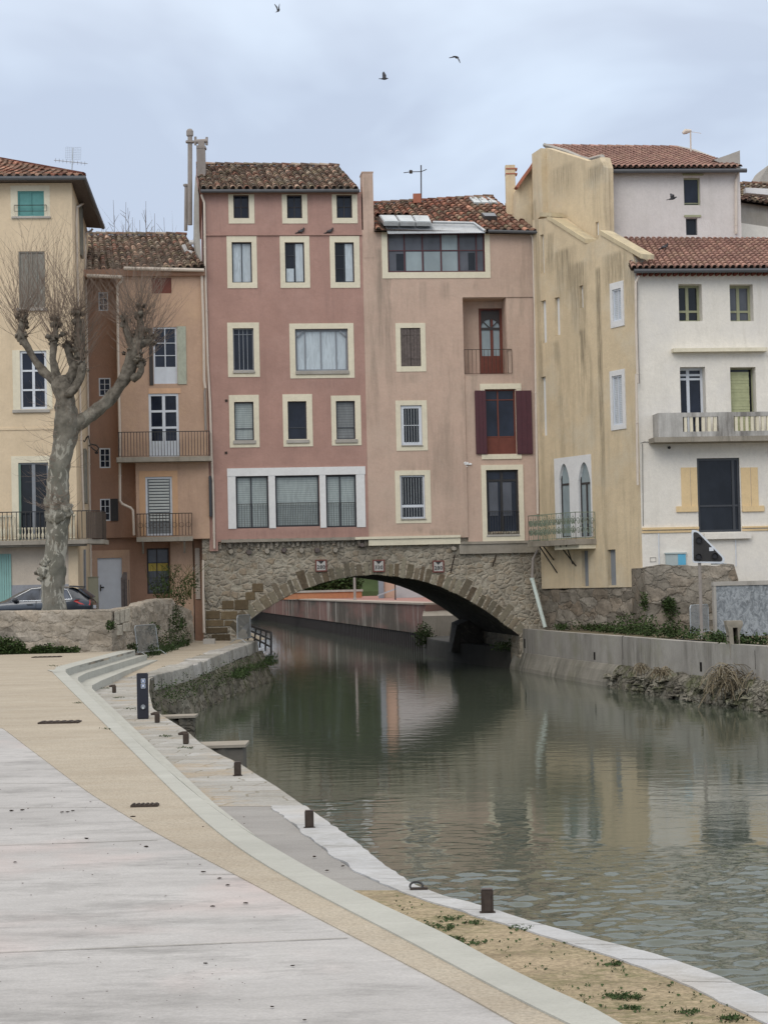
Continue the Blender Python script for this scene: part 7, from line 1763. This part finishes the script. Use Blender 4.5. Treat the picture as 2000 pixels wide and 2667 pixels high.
def quay_furniture():
    # service pedestal
    p = G(371, 1873, ZQ); F = Plane((p.x, p.y), R_(8)); H = thing('service_pedestal', 'slim black power and water pedestal with two small pictograms on the quay', 'pedestal', p)
    u0, u1 = F.u(10, 741, 700), F.u(10, 803, 700); zt = F.z(10, 772, 527); b = BM(); fb(b, F, (u0, u1, p.z, zt), .0, -.22); bmesh.ops.bevel(b, geom=b.edges[:], offset=.012, segments=2, affect='EDGES'); obj('body', b, flat('black_coated_steel', (.012, .014, .025), .35, .5, .1), H)
    for y0, y1 in ((556, 580), (584, 608)):
        r = F.rect(10, 762, y0, 785, y1); b = BM(); fb(b, F, r, .006, -.01); pl = obj('pictogram', b, flat('pictogram_blue', (.03, .08, .25), .5) if y0 == 556 else bpy.data.materials['pictogram_blue'], H)
        b = BM(); ringf(b, F, r, .008, .009, 0); um = (r[0]+r[1])/2; h_ = r[3]-r[2]
        if y0 == 556: fb(b, F, (um-.015, um+.015, r[2]+h_*.25, r[3]-h_*.3), .009, .004); fb(b, F, (um-.008, um+.008, r[3]-h_*.3, r[3]-h_*.15), .009, .004)
        else: tube(b, [F.P(um, r[2]+h_*.2, .006), F.P(um, r[2]+h_*.45, .006), F.P(um, r[3]-h_*.15, .006)], [.015, .025, .004], 8)
        obj('symbol', b, WHITEP, pl)
    u, z = F.hit(*q(10, 773, 708)); b = BM(); tube(b, [F.P(u, z, .0), F.P(u, z, .03)], .045, 12); tap = obj('tap', b, GREYP, H); b = BM(); tube(b, [F.P(u, z, .02), F.P(u, z-.01, .06), F.P(u, z-.04, .07)], .014, 8); obj('spout', b, GALV, tap)
    # iron mooring bollards: H-shaped rusty stubs
    labs = ('iron mooring bollard nearest the camera, alone beside the grassy verge', 'iron mooring bollard standing at the start of the white coping', 'iron mooring bollard beside the projecting concrete platform', )
    pr = None
    spots = ((1052+.0, 0),)
    S = [((12, 447, 795), 46, 92), ((11, 1337, 427), 36, 76), ((11, 1027, 200), 29, 56)]
    for i, ((k, x, y), w, h) in enumerate(S):
        p = G(*q(k, x, y), ZQ); sc_ = p.y/FPX/ZZ[k][2]; W_, H_ = .083, .175
        if pr is None:
            T = thing('mooring_bollard', labs[0], 'bollard', p, 'rusty iron mooring bollards on the quay')
            b = BM()
            box(b, p+V((0, .0, H_/2)), (.088, .06, H_)); bmesh.ops.bevel(b, geom=b.edges[:], offset=.008, segments=2, affect='EDGES')
            box(b, p+V((0, -.033, H_*.45)), (.05, .008, H_*.7)); obj('post', b, RUST, T)
            b = BM(); box(b, p+V((0, 0, .004)), (.115, .09, .008)); obj('base_plate', b, RUST, T); b = BM(); tube(b, [p+V((0, -.012, H_*.62)), p+V((0, -.03, H_*.62))], .014, 8); obj('bolt', b, IRON, T); pr = T
            b = BM(); box(b, p+V((0, 0, H_+.002)), (.080, .052, .006)); obj('cap', b, WOODG, T)
        else: copy_thing(pr, p, .1*i, labs[i])
    # low cleats farther away: stub with a side horn
    pr = None
    L2 = ('low cleat bollard farthest away near the foot of the steps', 'low cleat bollard just right of the black pedestal', 'low cleat bollard between the pedestal and the platform')
    for i, (x, y) in enumerate(((617, 632), (850, 793), (1005, 908))):
        p = G(*q(10, x, y), ZQ)
        if pr is None:
            T = thing('cleat_bollard', L2[0], 'bollard', p, 'low iron cleats along the stone quay'); b = BM(); box(b, p+V((.0, 0, .085)), (.09, .09, .17)); bmesh.ops.bevel(b, geom=b.edges[:], offset=.01, segments=1, affect='EDGES'); obj('stub', b, RUST, T)
            b = BM(); tube(b, [p+V((.03, 0, .165)), p+V((-.05, 0, .168)), p+V((-.12, 0, .155))], [.035, .03, .02], 8); obj('horn', b, RUST, T); pr = T
        else: copy_thing(pr, p, 0, L2[i])
    p = G(*q(12, 140, 697), ZQ); T = thing('mooring_ring', 'rusty mooring ring lying on the coping where it meets the verge', 'mooring ring', p)
    b = BM(); box(b, p+V((.02, 0, .012)), (.14, .05, .02)); obj('plate', b, RUST, T); b = BM(); tube(b, [p+V((.05*math.cos(a)-.0, .0+.02*math.sin(a), .035+.03*math.sin(a))) for a in [k*PI/8 for k in range(17)]], .009, 6, False); obj('ring', b, IRON, T)
quay_furniture()

# ------------------------------------------------------------------ the pollarded plane tree
def plane_tree():
    random.seed(11); D = 64.0
    P = lambda x, y, dy=0: atD(x, y, D+dy)
    base = V((P(142, 1590).x, D, 2.5)); T = thing('plane_tree', 'pollarded bare plane tree with a mottled pale trunk behind the street wall', 'tree', base)
    t = NT('plane_bark')
    n1 = t.noise(1.0, t.map((3.5, 3.5, 1.7)), det=4, rough=.6, dist=.8); n2 = t.noise(1.0, t.map((2, 2, 1.2), (7, 7, 7)), det=5)
    col = t.mix(t.ramp(n2, (.4, 0.), (.6, 1.)), (.145, .143, .12), (.215, .205, .175)); col = t.mix(t.ramp(n1, (.54, 0.), (.565, .85)), col, (.40, .39, .34)); col = t.mix(t.ramp(t.noise(1.6, t.map((1.5, 1.5, .8), (3, 3, 3)), det=6, rough=.7), (.56, 0.), (.64, .8)), col, (.13, .105, .08))
    sep = t.n.new('ShaderNodeSeparateXYZ'); t.L(t.pos, sep.inputs[0])
    up = t.n.new('ShaderNodeMapRange'); up.inputs['From Min'].default_value = 8.0; up.inputs['From Max'].default_value = 10.6; t.L(sep.outputs['Z'], up.inputs['Value'])
    col = t.mix(up.outputs[0], col, t.ramp(t.noise(5, det=5), (.36, (.075, .066, .055)), (.66, (.20, .18, .15))))
    bark = t.out(col, .9, .15, t.bump(t.noise(9, det=7, rough=.7), .8, .04))
    twig = flat('twig_bark', (.21, .165, .135), .9, .1, .3, 3)
    s = D/FPX
    def limb(pts, mat=bark, name='limb', jit=.35, seg=14):
        b = BM(); W = [P(x, y, dy) for x, y, r, dy in pts]; rr = [r*s*(.9 if name == 'limb' else .96) for x, y, r, dy in pts]
        dense, dr = [], []
        for i in range(len(W)-1):
            n_ = max(2, int((W[i+1]-W[i]).length/.14))
            a0, a3 = W[max(i-1, 0)], W[min(i+2, len(W)-1)]
            for k in range(n_):
                u = k/n_; p = .5*((2*W[i])+(W[i+1]-a0)*u+(2*a0-5*W[i]+4*W[i+1]-a3)*u*u+(3*W[i]-a0-3*W[i+1]+a3)*u**3); dense.append(p); r_ = rr[i]+(rr[i+1]-rr[i])*u
                dr.append(r_*(1+.10*noise.noise(p*3.1)))
        dense.append(W[-1]); dr.append(rr[-1]); tube(b, dense, dr, seg, jit=jit*.5)
        
        for v in b.verts: v.co += V((noise.noise(v.co*3.7), noise.noise(v.co*3.7+V((5, 5, 5))), noise.noise(v.co*3.7+V((8, 1, 5)))))*.05
        return obj(name, b, mat, T, smooth=True)
    b_ = limb([(140, 1600, 36, 0), (139, 1575, 33, 0), (137, 1540, 31, 0), (140, 1480, 31, 0), (146, 1420, 29, 0), (151, 1350, 31, 0), (150, 1300, 32, 0), (152, 1240, 29, 0), (160, 1190, 29, 0), (170, 1140, 31, 0), (175, 1105, 36, 0), (172, 1070, 32, 0), (168, 1035, 28, 0), (160, 1005, 27, 0), (150, 985, 22, 0)], name='trunk', jit=.3, seg=22)
    for grp in (((116, 1490, 17, -.25), (120, 1465, 12, -.3), (113, 1508, 11, -.1)), ((168, 1330, 22, -.12), (140, 1345, 22, -.12), (130, 1310, 16, -.1), (152, 1345, 17, -.3))):
        b = BM()
        for x, y, r, dy in grp: ball(b, P(x, y, dy), r*s, 3, jit=.9)
        obj('burl', b, bark, T, smooth=True)
    limb([(178, 1110, 30, 0), (205, 1100, 23, 0), (240, 1078, 20, 0), (275, 1050, 18, 0), (305, 1015, 18, 0), (325, 985, 17, 0), (340, 950, 20, 0), (350, 915, 22, 0), (360, 885, 18, 0)])
    limb([(345, 985, 14, 0), (362, 975, 10, -.1), (368, 955, 9, -.2), (366, 935, 7, -.2)], jit=.8)
    limb([(360, 895, 15, 0), (368, 865, 12, .1), (364, 830, 9, .1), (362, 815, 6, .1)], jit=.6)
    limb([(350, 910, 14, 0), (332, 870, 10, -.1), (324, 838, 8, -.1), (322, 828, 5, -.1)], jit=.6)
    limb([(360, 900, 14, 0), (385, 890, 12, .1), (395, 880, 7, .1)], jit=.8)
    limb([(160, 1010, 22, 0), (135, 985, 13, .1), (110, 965, 11, .2), (85, 930, 10, .2), (65, 895, 11, .2), (54, 878, 15, .2), (56, 850, 9, .2), (55, 828, 6, .2)])
    limb([(150, 990, 15, -.1), (140, 950, 11, -.2), (138, 920, 9, -.2), (142, 880, 10, -.2), (145, 850, 8, -.2), (147, 830, 5, -.2)])
    limb([(165, 1020, 20, .1), (182, 985, 17, .2), (198, 950, 16, .2), (206, 915, 15, .2), (205, 880, 17, .2), (203, 845, 9, .2), (202, 815, 6, .2)])
    limb([(175, 1030, 16, -.2), (200, 1000, 12, -.3), (212, 970, 11, -.3), (216, 945, 9, -.3)])
    limb([(198, 960, 12, .3), (180, 925, 10, .3), (176, 900, 10, .3)])
    heads = [(54, 875, .2, 1.25), (55, 832, .2, 1), (142, 885, -.2, .9), (147, 838, -.2, .9), (203, 880, .2, 1.2), (203, 820, .2, 1.2), (180, 900, .3, .7), (216, 945, -.3, .5), (360, 890, 0, 1.2), (363, 820, .1, 1.3), (324, 835, -.1, .9), (393, 882, .1, 1.0), (366, 940, -.2, .5), (340, 915, 0, .6), (205, 915, .1, .6), (150, 985, 0, .35)]
    for x, y, dy, k in heads:
        b = BM()
        for _ in range(int(11*k)+4): ball(b, P(x+random.gauss(0, 6), y+random.gauss(0, 9), dy)+V((0, random.gauss(0, .08), 0)), random.uniform(.045, .095), 2, jit=1.2)
        obj('knuckle', b, bark, T, smooth=True)
    # long whippy shoots
    b = BM()
    def shoot(p, d, L, r0, lvl=0):
        n_ = 6; pts = [p]; dd = d.normalized()
        for i in range(n_):
            dd = (dd+V((random.gauss(0, .09), random.gauss(0, .09), .10 if dd.z < .75 else 0))).normalized(); pts.append(pts[-1]+dd*L/n_)
        tube(b, pts, [r0*(1-.78*i/n_) for i in range(n_+1)], 3, False)
        if lvl < 1 and L > .8:
            for i in range(2, n_):
                if random.random() < .75:
                    side = V((random.gauss(0, 1), random.gauss(0, 1), random.gauss(.3, .5))).normalized(); shoot(pts[i], dd*.9+side*.75, L*random.uniform(.18, .38), r0*.5, lvl+1)
    for x, y, dy, k in heads:
        for _ in range(int(42*k)):
            a = random.uniform(0, 6.28); el = random.betavariate(2.2, 1.6)*1.9-.35; el = min(el, 1.5)
            d = V((math.cos(a)*math.cos(el), math.sin(a)*math.cos(el), math.sin(el)))
            up_ = max(0, math.sin(el)); L = random.uniform(.45, 1.0)*(1.0+2.5*up_**1.5)*(.9 if k < .8 else 1.2)
            shoot(P(x+random.gauss(0, 6), y+random.gauss(0, 8), dy), d, L, random.uniform(.007, .0125))
    for _ in range(30): shoot(P(random.uniform(118, 180), random.uniform(1290, 1330), -.4), V((random.gauss(0, 1), -.4, random.gauss(.1, .4))), random.uniform(.4, 1.2), .010)
    for _ in range(46): y = random.uniform(1050, 1250); shoot(P(random.uniform(140, 190), y, -.2), V((random.choice((-1, -1, 1))*random.uniform(.5, 1), -.3, random.gauss(.1, .4))), random.uniform(.5, 1.5), .009)
    obj('twigs', b, twig, T)
plane_tree()

def far_tree():
    b = BM(); base = V((atD(330, 1000, 125).x, 125, 2.3)); T = thing('bare_tree', 'bare tree behind the left houses with only its upright twig tips above the roof', 'tree', base)
    tube(b, [base, base+V((0, 0, 9)), base+V((.4, 0, 17))], [.3, .22, .1], 8); obj('trunk', b, WOODG, T); b = BM()
    for x, y in ((268, 575), (295, 520), (298, 560), (328, 525), (333, 540), (345, 565), (364, 572), (380, 523), (378, 545), (403, 555), (427, 565), (265, 590), (290, 600), (355, 600), (318, 585), (232, 505+60), (395, 590), (415, 595)):
        e = atD(x, y, 125); s = base+V((0, 0, 12)); m = V((e.x+random.gauss(0, .12), 125, s.z+2.5)); tube(b, [s, m, m.lerp(e, .6)+V((random.gauss(0, .08), 0, 0)), e], [.09, .05, .035, .012], 4, False)
        for k in range(7):
            p = m.lerp(e, random.uniform(.45, .95)); sd = random.choice((-1, 1)); tube(b, [p, p+V((sd*random.uniform(.1, .55), 0, random.uniform(.25, .9)))], [.018, .008], 3, False)
    obj('twigs', b, WOODG, T)
far_tree()

# ------------------------------------------------------------------ parked car
def car():
    D = 66.8; rear = atD(236, 1570, D).x; L = 4.3; zg = 2.52
    T = thing('parked_car', 'dark grey hatchback parked facing left behind the wall and the plane tree', 'car', V((rear-L/2, D+.9, zg)))
    yc = D+.9
    # stations from rear: s, z of sill, belt, top, half width at belt, at top
    S = [(0.0, .45, .78, .80, .70, .66), (.06, .35, .92, .97, .80, .70), (.25, .28, .97, 1.06, .86, .68), (.45, .25, .98, 1.24, .88, .60), (.70, .22, .97, 1.385, .89, .56), (1.1, .22, .955, 1.43, .90, .58), (1.7, .22, .94, 1.445, .90, .58), (2.2, .22, .925, 1.40, .90, .57), (2.6, .22, .91, 1.24, .89, .60), (2.95, .22, .90, 1.03, .88, .66), (3.2, .24, .885, .93, .87, .72), (3.7, .27, .80, .86, .84, .68), (4.1, .32, .66, .73, .76, .6), (4.3, .42, .55, .58, .6, .5)]
    zcar = 1.43/1.445
    def sec(a):
        s, z0, zb, zt, wb, wt = a; h = [(wb*.86, z0), (wb*.98, z0+.18), (wb*1.02, (z0+zb)/2+.05), (wb, zb-.05), (wb*.965, zb), (wt*1.03, zt-.05), (wt*.9, zt-.012), (wt*.4, zt+.005)]
        return [V((rear-s, yc-y, zg+z)) for y, z in h]+[V((rear-s, yc+y, zg+z)) for y, z in reversed(h)]
    b = BM(); g = [[b.verts.new(p) for p in sec(a)] for a in S]
    for i in range(len(g)-1):
        for j in range(len(g[0])): b.faces.new((g[i][j], g[i+1][j], g[i+1][(j+1) % 16], g[i][(j+1) % 16]))
    b.faces.new(g[0]); b.faces.new(g[-1][::-1]); bmesh.ops.recalc_face_normals(b, faces=b.faces)
    t = NT('dark_grey_car_paint'); t.b.inputs['Coat Weight'].default_value = 1; t.b.inputs['Coat Roughness'].default_value = .04
    o = obj('body', b, t.out((.045, .055, .072), .35, .5, None, .6), T, smooth=True); sm = o.modifiers.new('s', 'SUBSURF'); sm.levels = 1; sm.render_levels = 1
    def side(s, z, off=.012):      # a point on the near flank
        for a, c in zip(S, S[1:]):
            if a[0] <= s <= c[0]:
                k = (s-a[0])/(c[0]-a[0]); zb = a[2]+(c[2]-a[2])*k; zt = a[3]+(c[3]-a[3])*k; wb = a[4]+(c[4]-a[4])*k; wt = a[5]+(c[5]-a[5])*k
                w = wb*.965+(wt*1.03-wb*.965)*max(0, (z-zb))/max(.05, zt-.05-zb) if z > zb else wb*1.015
                return V((rear-s, yc-w-off, zg+z))
    def panel(name, pts, mat, off=.012, par=None):
        b = BM(); v = [side(s, z, off) for s, z in pts]; n = len(v); f = [b.verts.new(p) for p in v]; k = [b.verts.new(p+V((0, .02, 0))) for p in v]; b.faces.new(f); b.faces.new(k[::-1])
        for i in range(n): b.faces.new((f[i], f[(i+1) % n], k[(i+1) % n], k[i]))
        bmesh.ops.recalc_face_normals(b, faces=b.faces); return obj(name, b, mat, par or T)
    chrome = flat('chrome_trim', (.65, .68, .72), .25, .5, .05, metal=.9); cg = glass('car_glass', (.03, .035, .045), 4.5, .03)
    b = BM(); tube(b, [side(s_, z_, .02) for s_, z_ in ((.64, .97), (.84, 1.30), (1.02, 1.335), (1.35, 1.375), (1.75, 1.385), (2.10, 1.355), (2.52, 1.14), (2.84, .935), (2.4, .94), (1.7, .95), (1.1, .96), (.64, .97))], .013, 6); obj('window_trim', b, chrome, T)
    panel('side_window', [(.70, .985), (.86, 1.28), (1.02, 1.31), (1.02, .975)], cg, .012); panel('side_window', [(1.07, .975), (1.07, 1.33), (1.35, 1.36), (1.72, 1.365), (1.72, .965)], cg, .012)
    panel('side_window', [(1.80, .965), (1.80, 1.36), (2.08, 1.335), (2.5, 1.12), (2.76, .955)], cg, .012)
    b = BM(); v = [V((rear-.10, yc-.58, zg+1.0)), V((rear-.10, yc+.58, zg+1.0)), V((rear-.50, yc+.50, zg+1.31)), V((rear-.50, yc-.50, zg+1.31))]; o3 = V((.06, 0, .03)); hexa(b, v+[x+o3 for x in v]); obj('rear_window', b, cg, T)
    b = BM(); v = [V((rear-.42, yc-.58, zg+1.36)), V((rear-.42, yc+.58, zg+1.36)), V((rear-.80, yc+.56, zg+1.40)), V((rear-.80, yc-.56, zg+1.40))]; hexa(b, v+[x+V((.02, 0, .045)) for x in v]); obj('roof_spoiler', b, DGREY, T)
    panel('tail_light', [(.03, .74), (.03, .90), (.50, .95), (.60, .90), (.35, .78)], flat('red_lens', (.45, .02, .02), .2, .6, .2), .02)
    panel('door_handle', [(1.15, .80), (1.15, .84), (1.36, .845), (1.36, .805)], DGREY, .035); panel('door_handle', [(2.02, .79), (2.02, .83), (2.22, .835), (2.22, .795)], DGREY, .035)
    for s in (1.02, 1.92, 2.98): panel('door_seam', [(s, .34), (s+.012, .34), (s-.02, .93), (s-.03, .93)], IRON, .006)
    b = BM(); p = side(2.62, .98, .14); ball(b, p, .11, 2, (.9, 1.1, .75)); obj('wing_mirror', b, DGREY, T, smooth=True)
    for s in (.85, 3.42):
        for sd in (-1, 1):
            c = V((rear-s, yc+sd*.76, zg+.31)); b = BM(); tube(b, [c+V((0, -.11, 0)), c+V((0, -.08, 0)), c+V((0, .08, 0)), c+V((0, .11, 0))], [.28, .31, .31, .28], 24); w = obj('wheel', b, IRON, T, smooth=False); b = BM(); tube(b, [c+V((0, sd*.10, 0)), c+V((0, sd*.125, 0))], [.2, .19], 16); obj('rim', b, GALV, w)
    b = BM(); box(b, (rear+.0, yc, zg+.68), (.03, .5, .12)); obj('number_plate', b, WHITEP, T)
car()

# ------------------------------------------------------------------ aerials, pigeons
def aerials():
    T = thing('tv_antenna', 'thin tv antenna with a pale grid panel above the left corner house roof', 'antenna', atD(187, 448, 78)); b = BM(); tube(b, [atD(187, 452, 78), atD(190, 384, 78)], .022, 6); obj('mast', b, GALV, T)
    b = BM(); tube(b, [atD(141, 416, 78), atD(190, 421, 77.8), atD(228, 425, 78)], .015, 5)
    for i in range(9): x = 145+i*9.5; tube(b, [atD(x, 411+i*1.1, 77.6), atD(x, 421+i*1.1, 78.4)], .008, 4)
    obj('yagi', b, GALV, T); b = BM()
    for i in range(9): tube(b, [atD(171+i*5, 382, 78.1), atD(171+i*5-.5, 414, 78.1)], .004, 3); 
    for i in range(8): tube(b, [atD(171, 382+i*4.5, 78.1), atD(211, 383+i*4.5, 78.1)], .004, 3)
    obj('grid_reflector', b, GALV, T)
    T = thing('tv_antenna', 'tv antenna with one long boom above the beige house roof', 'antenna', atD(1097, 520, 85.5)); b = BM(); tube(b, [atD(1097, 520, 85.5), atD(1096.5, 429, 85.5)], .028, 6); obj('mast', b, RUST, T)
    b = BM(); tube(b, [atD(1051, 449, 85.5), atD(1070, 446.5, 85.5), atD(1097, 446, 85.5), atD(1111, 440, 85.5)], .018, 5)
    for i in range(8): x = 1053+i*7.5; y = 448-.6*i; tube(b, [atD(x, y, 85.1), atD(x, y, 85.9)], .01, 4)
    box(b, atD(1070, 446.5, 85.4), (.14, .1, .14)); tube(b, [atD(1069, 440, 85.5), atD(1070, 452, 85.5)], .01, 4); obj('yagi', b, RUST, T)
    T = thing('tv_antenna', 'short aerial with a bent pale head above the upper right roof', 'antenna', atD(1800, 392, 84)); b = BM(); tube(b, [atD(1799, 394, 84), atD(1798, 337, 84)], .035, 6); obj('mast', b, PVC, T)
    b = BM(); tube(b, [atD(1778, 346, 84), atD(1786, 341, 84), atD(1800, 339, 84)], [.06, .12, .05], 8); tube(b, [atD(1800, 342, 84), atD(1826, 346, 84)], .012, 4); obj('head', b, PVC, T)
aerials()

def lantern():
    p = atD(*q(2, 640, 560), 77.5); T = thing('wall_lantern', 'small dark scrolled lamp bracket on the corner of the yellow house', 'lamp', p)
    b = BM(); pts = [atD(*q(2, x, y), 77.3) for x, y in ((615, 565), (650, 590), (665, 560), (680, 545))]; tube(b, pts, .035, 6, jit=.4); tube(b, [atD(*q(2, x, y), 77) for x, y in ((680, 625), (700, 610), (740, 618), (760, 640), (745, 665), (720, 650), (700, 632))], .03, 6); tube(b, [atD(*q(2, 680, 545), 77.3), atD(*q(2, 690, 600), 77.1), atD(*q(2, 700, 625), 77)], .02, 6); obj('bracket', b, IRON, T)
    b = BM(); tube(b, [atD(*q(2, 742, 668), 77), atD(*q(2, 742, 685), 77)], [.09, .05], 8); obj('lamp_head', b, IRON, T)
lantern()

def pigeons():
    pm = flat('pigeon_grey', (.05, .05, .055), .7, .2, .4, 8); wm = flat('pigeon_wing', (.09, .09, .10), .7, .2, .4, 8)
    def sitting(p, face, lab):
        T = thing('pigeon', lab, 'pigeon', p, 'pigeons perched on the houses'); b = BM(); sx = face
        pts = [p+V((-.16*sx, 0, .05)), p+V((-.10*sx, 0, .09)), p+V((0, 0, .12)), p+V((.07*sx, 0, .16)), p+V((.10*sx, 0, .21)), p+V((.115*sx, 0, .25)), p+V((.15*sx, 0, .245))]
        tube(b, pts, [.015, .04, .072, .06, .036, .036, .008], 10); tube(b, [pts[0], pts[0]+V((-.10*sx, 0, -.03))], [.025, .03], 6)
        for s in (-.02, .02): tube(b, [p+V((0, s, .06)), p+V((.01*sx, s, 0))], .007, 4)
        obj('body', b, pm, T, smooth=True); 
        for s in (-1, 1): b = BM(); ball(b, p+V((-.04*sx, s*.055, .11)), .1, 2, (1.1, .22, .45)); obj('wing', b, wm, T, smooth=True)
    F = FM; zl = F.z(3, 180, 949)
    for x, lab in ((998, 'pigeon on the pink house ledge above the middle window'), (1228, 'pigeon on the pink house ledge near the right window')): u = F.u(3, x, 945, .05); sitting(F.P(u, F.z(3, x, 951, .05)+.02, .05), 1, lab)
    p = atD(*q(7, 982, 806), 77.2); sitting(p+V((0, -.1, 0)), 1, 'dark pigeon standing on the tiles of the white house roof')
    def flying(k, x, y, D, scale, wings, yaw, lab, roll=0):
        p = atD(*q(k, x, y), D); T = thing('pigeon', lab, 'pigeon', p, 'pigeons in flight'); M_ = Matrix.Rotation(yaw, 3, 'Z') @ Matrix.Rotation(roll, 3, 'Y'); S_ = scale
        L_ = lambda x, y, z: p+M_ @ V((x, y, z))*S_; b = BM()
        tube(b, [L_(-.19, 0, -.01), L_(-.10, 0, 0), L_(0, 0, 0), L_(.09, 0, .015), L_(.14, 0, .03), L_(.175, 0, .03), L_(.205, 0, .02)], [v*S_ for v in (.02, .045, .062, .05, .03, .028, .006)], 10)
        hexa(b, [L_(-.15, -.02, -.008), L_(-.29, -.07, -.012), L_(-.29, .07, -.012), L_(-.15, .02, -.008), L_(-.15, -.02, .006), L_(-.29, -.07, -.002), L_(-.29, .07, -.002), L_(-.15, .02, .006)]); obj('body', b, pm, T, smooth=False)
        for sd, (e1, e2) in zip((-1, 1), wings):
            b = BM(); a1, a2 = R_(e1), R_(e2); y1, z1 = .17*math.cos(a1), .17*math.sin(a1); y2, z2 = y1+.2*math.cos(a2), z1+.2*math.sin(a2)
            r0 = [(.08, .03, .02), (-.09, .03, .01)]; r1 = [(.09, y1, z1+.01), (-.08, y1, z1)]; r2 = [(-.02, y2, z2), (-.08, y2*.97, z2*.97)]
            for (A, B2) in ((r0, r1), (r1, r2)):
                q4 = [L_(a, sd*b_, c) for a, b_, c in (A[0], B2[0], B2[1], A[1])]; n_ = M_ @ V((0, 0, .008))*S_; hexa(b, [v-n_ for v in q4]+[v+n_ for v in q4])
            bmesh.ops.recalc_face_normals(b, faces=b.faces); obj('wing', b, wm, T)
    flying(0, 725, 26, 95, 1.0, ((68, 62), (75, 70)), R_(70), 'pigeon high up at the top left with both wings raised', R_(-30))
    flying(0, 1001, 204, 98, 1.0, ((70, 95), (62, 88)), R_(15), 'middle pigeon in the sky with wings swept up')
    flying(0, 1189, 148, 92, 1.05, ((-50, -62), (12, -4)), R_(60), 'pigeon in the sky to the right with one wing down', R_(0))
    flying(7, 1035, 468, 74, .85, ((45, 140), (48, 150)), R_(-5), 'pigeon flying in front of the pale grey upper wall', R_(-10))
pigeons()
b = BM(); p = G(*q(8, 968, 2088), 0.02); ball(b, p, .14, 2, (1.5, 1, .5), .5); obj('floating_litter', b, WHITEP, None, 'small white scrap of litter floating near the right bank', 'litter')
for o in [o for o in C.objects if o.type == 'MESH' and not o.parent and 'label' not in o and 'kind' not in o]: print('NOLABEL', o.name)
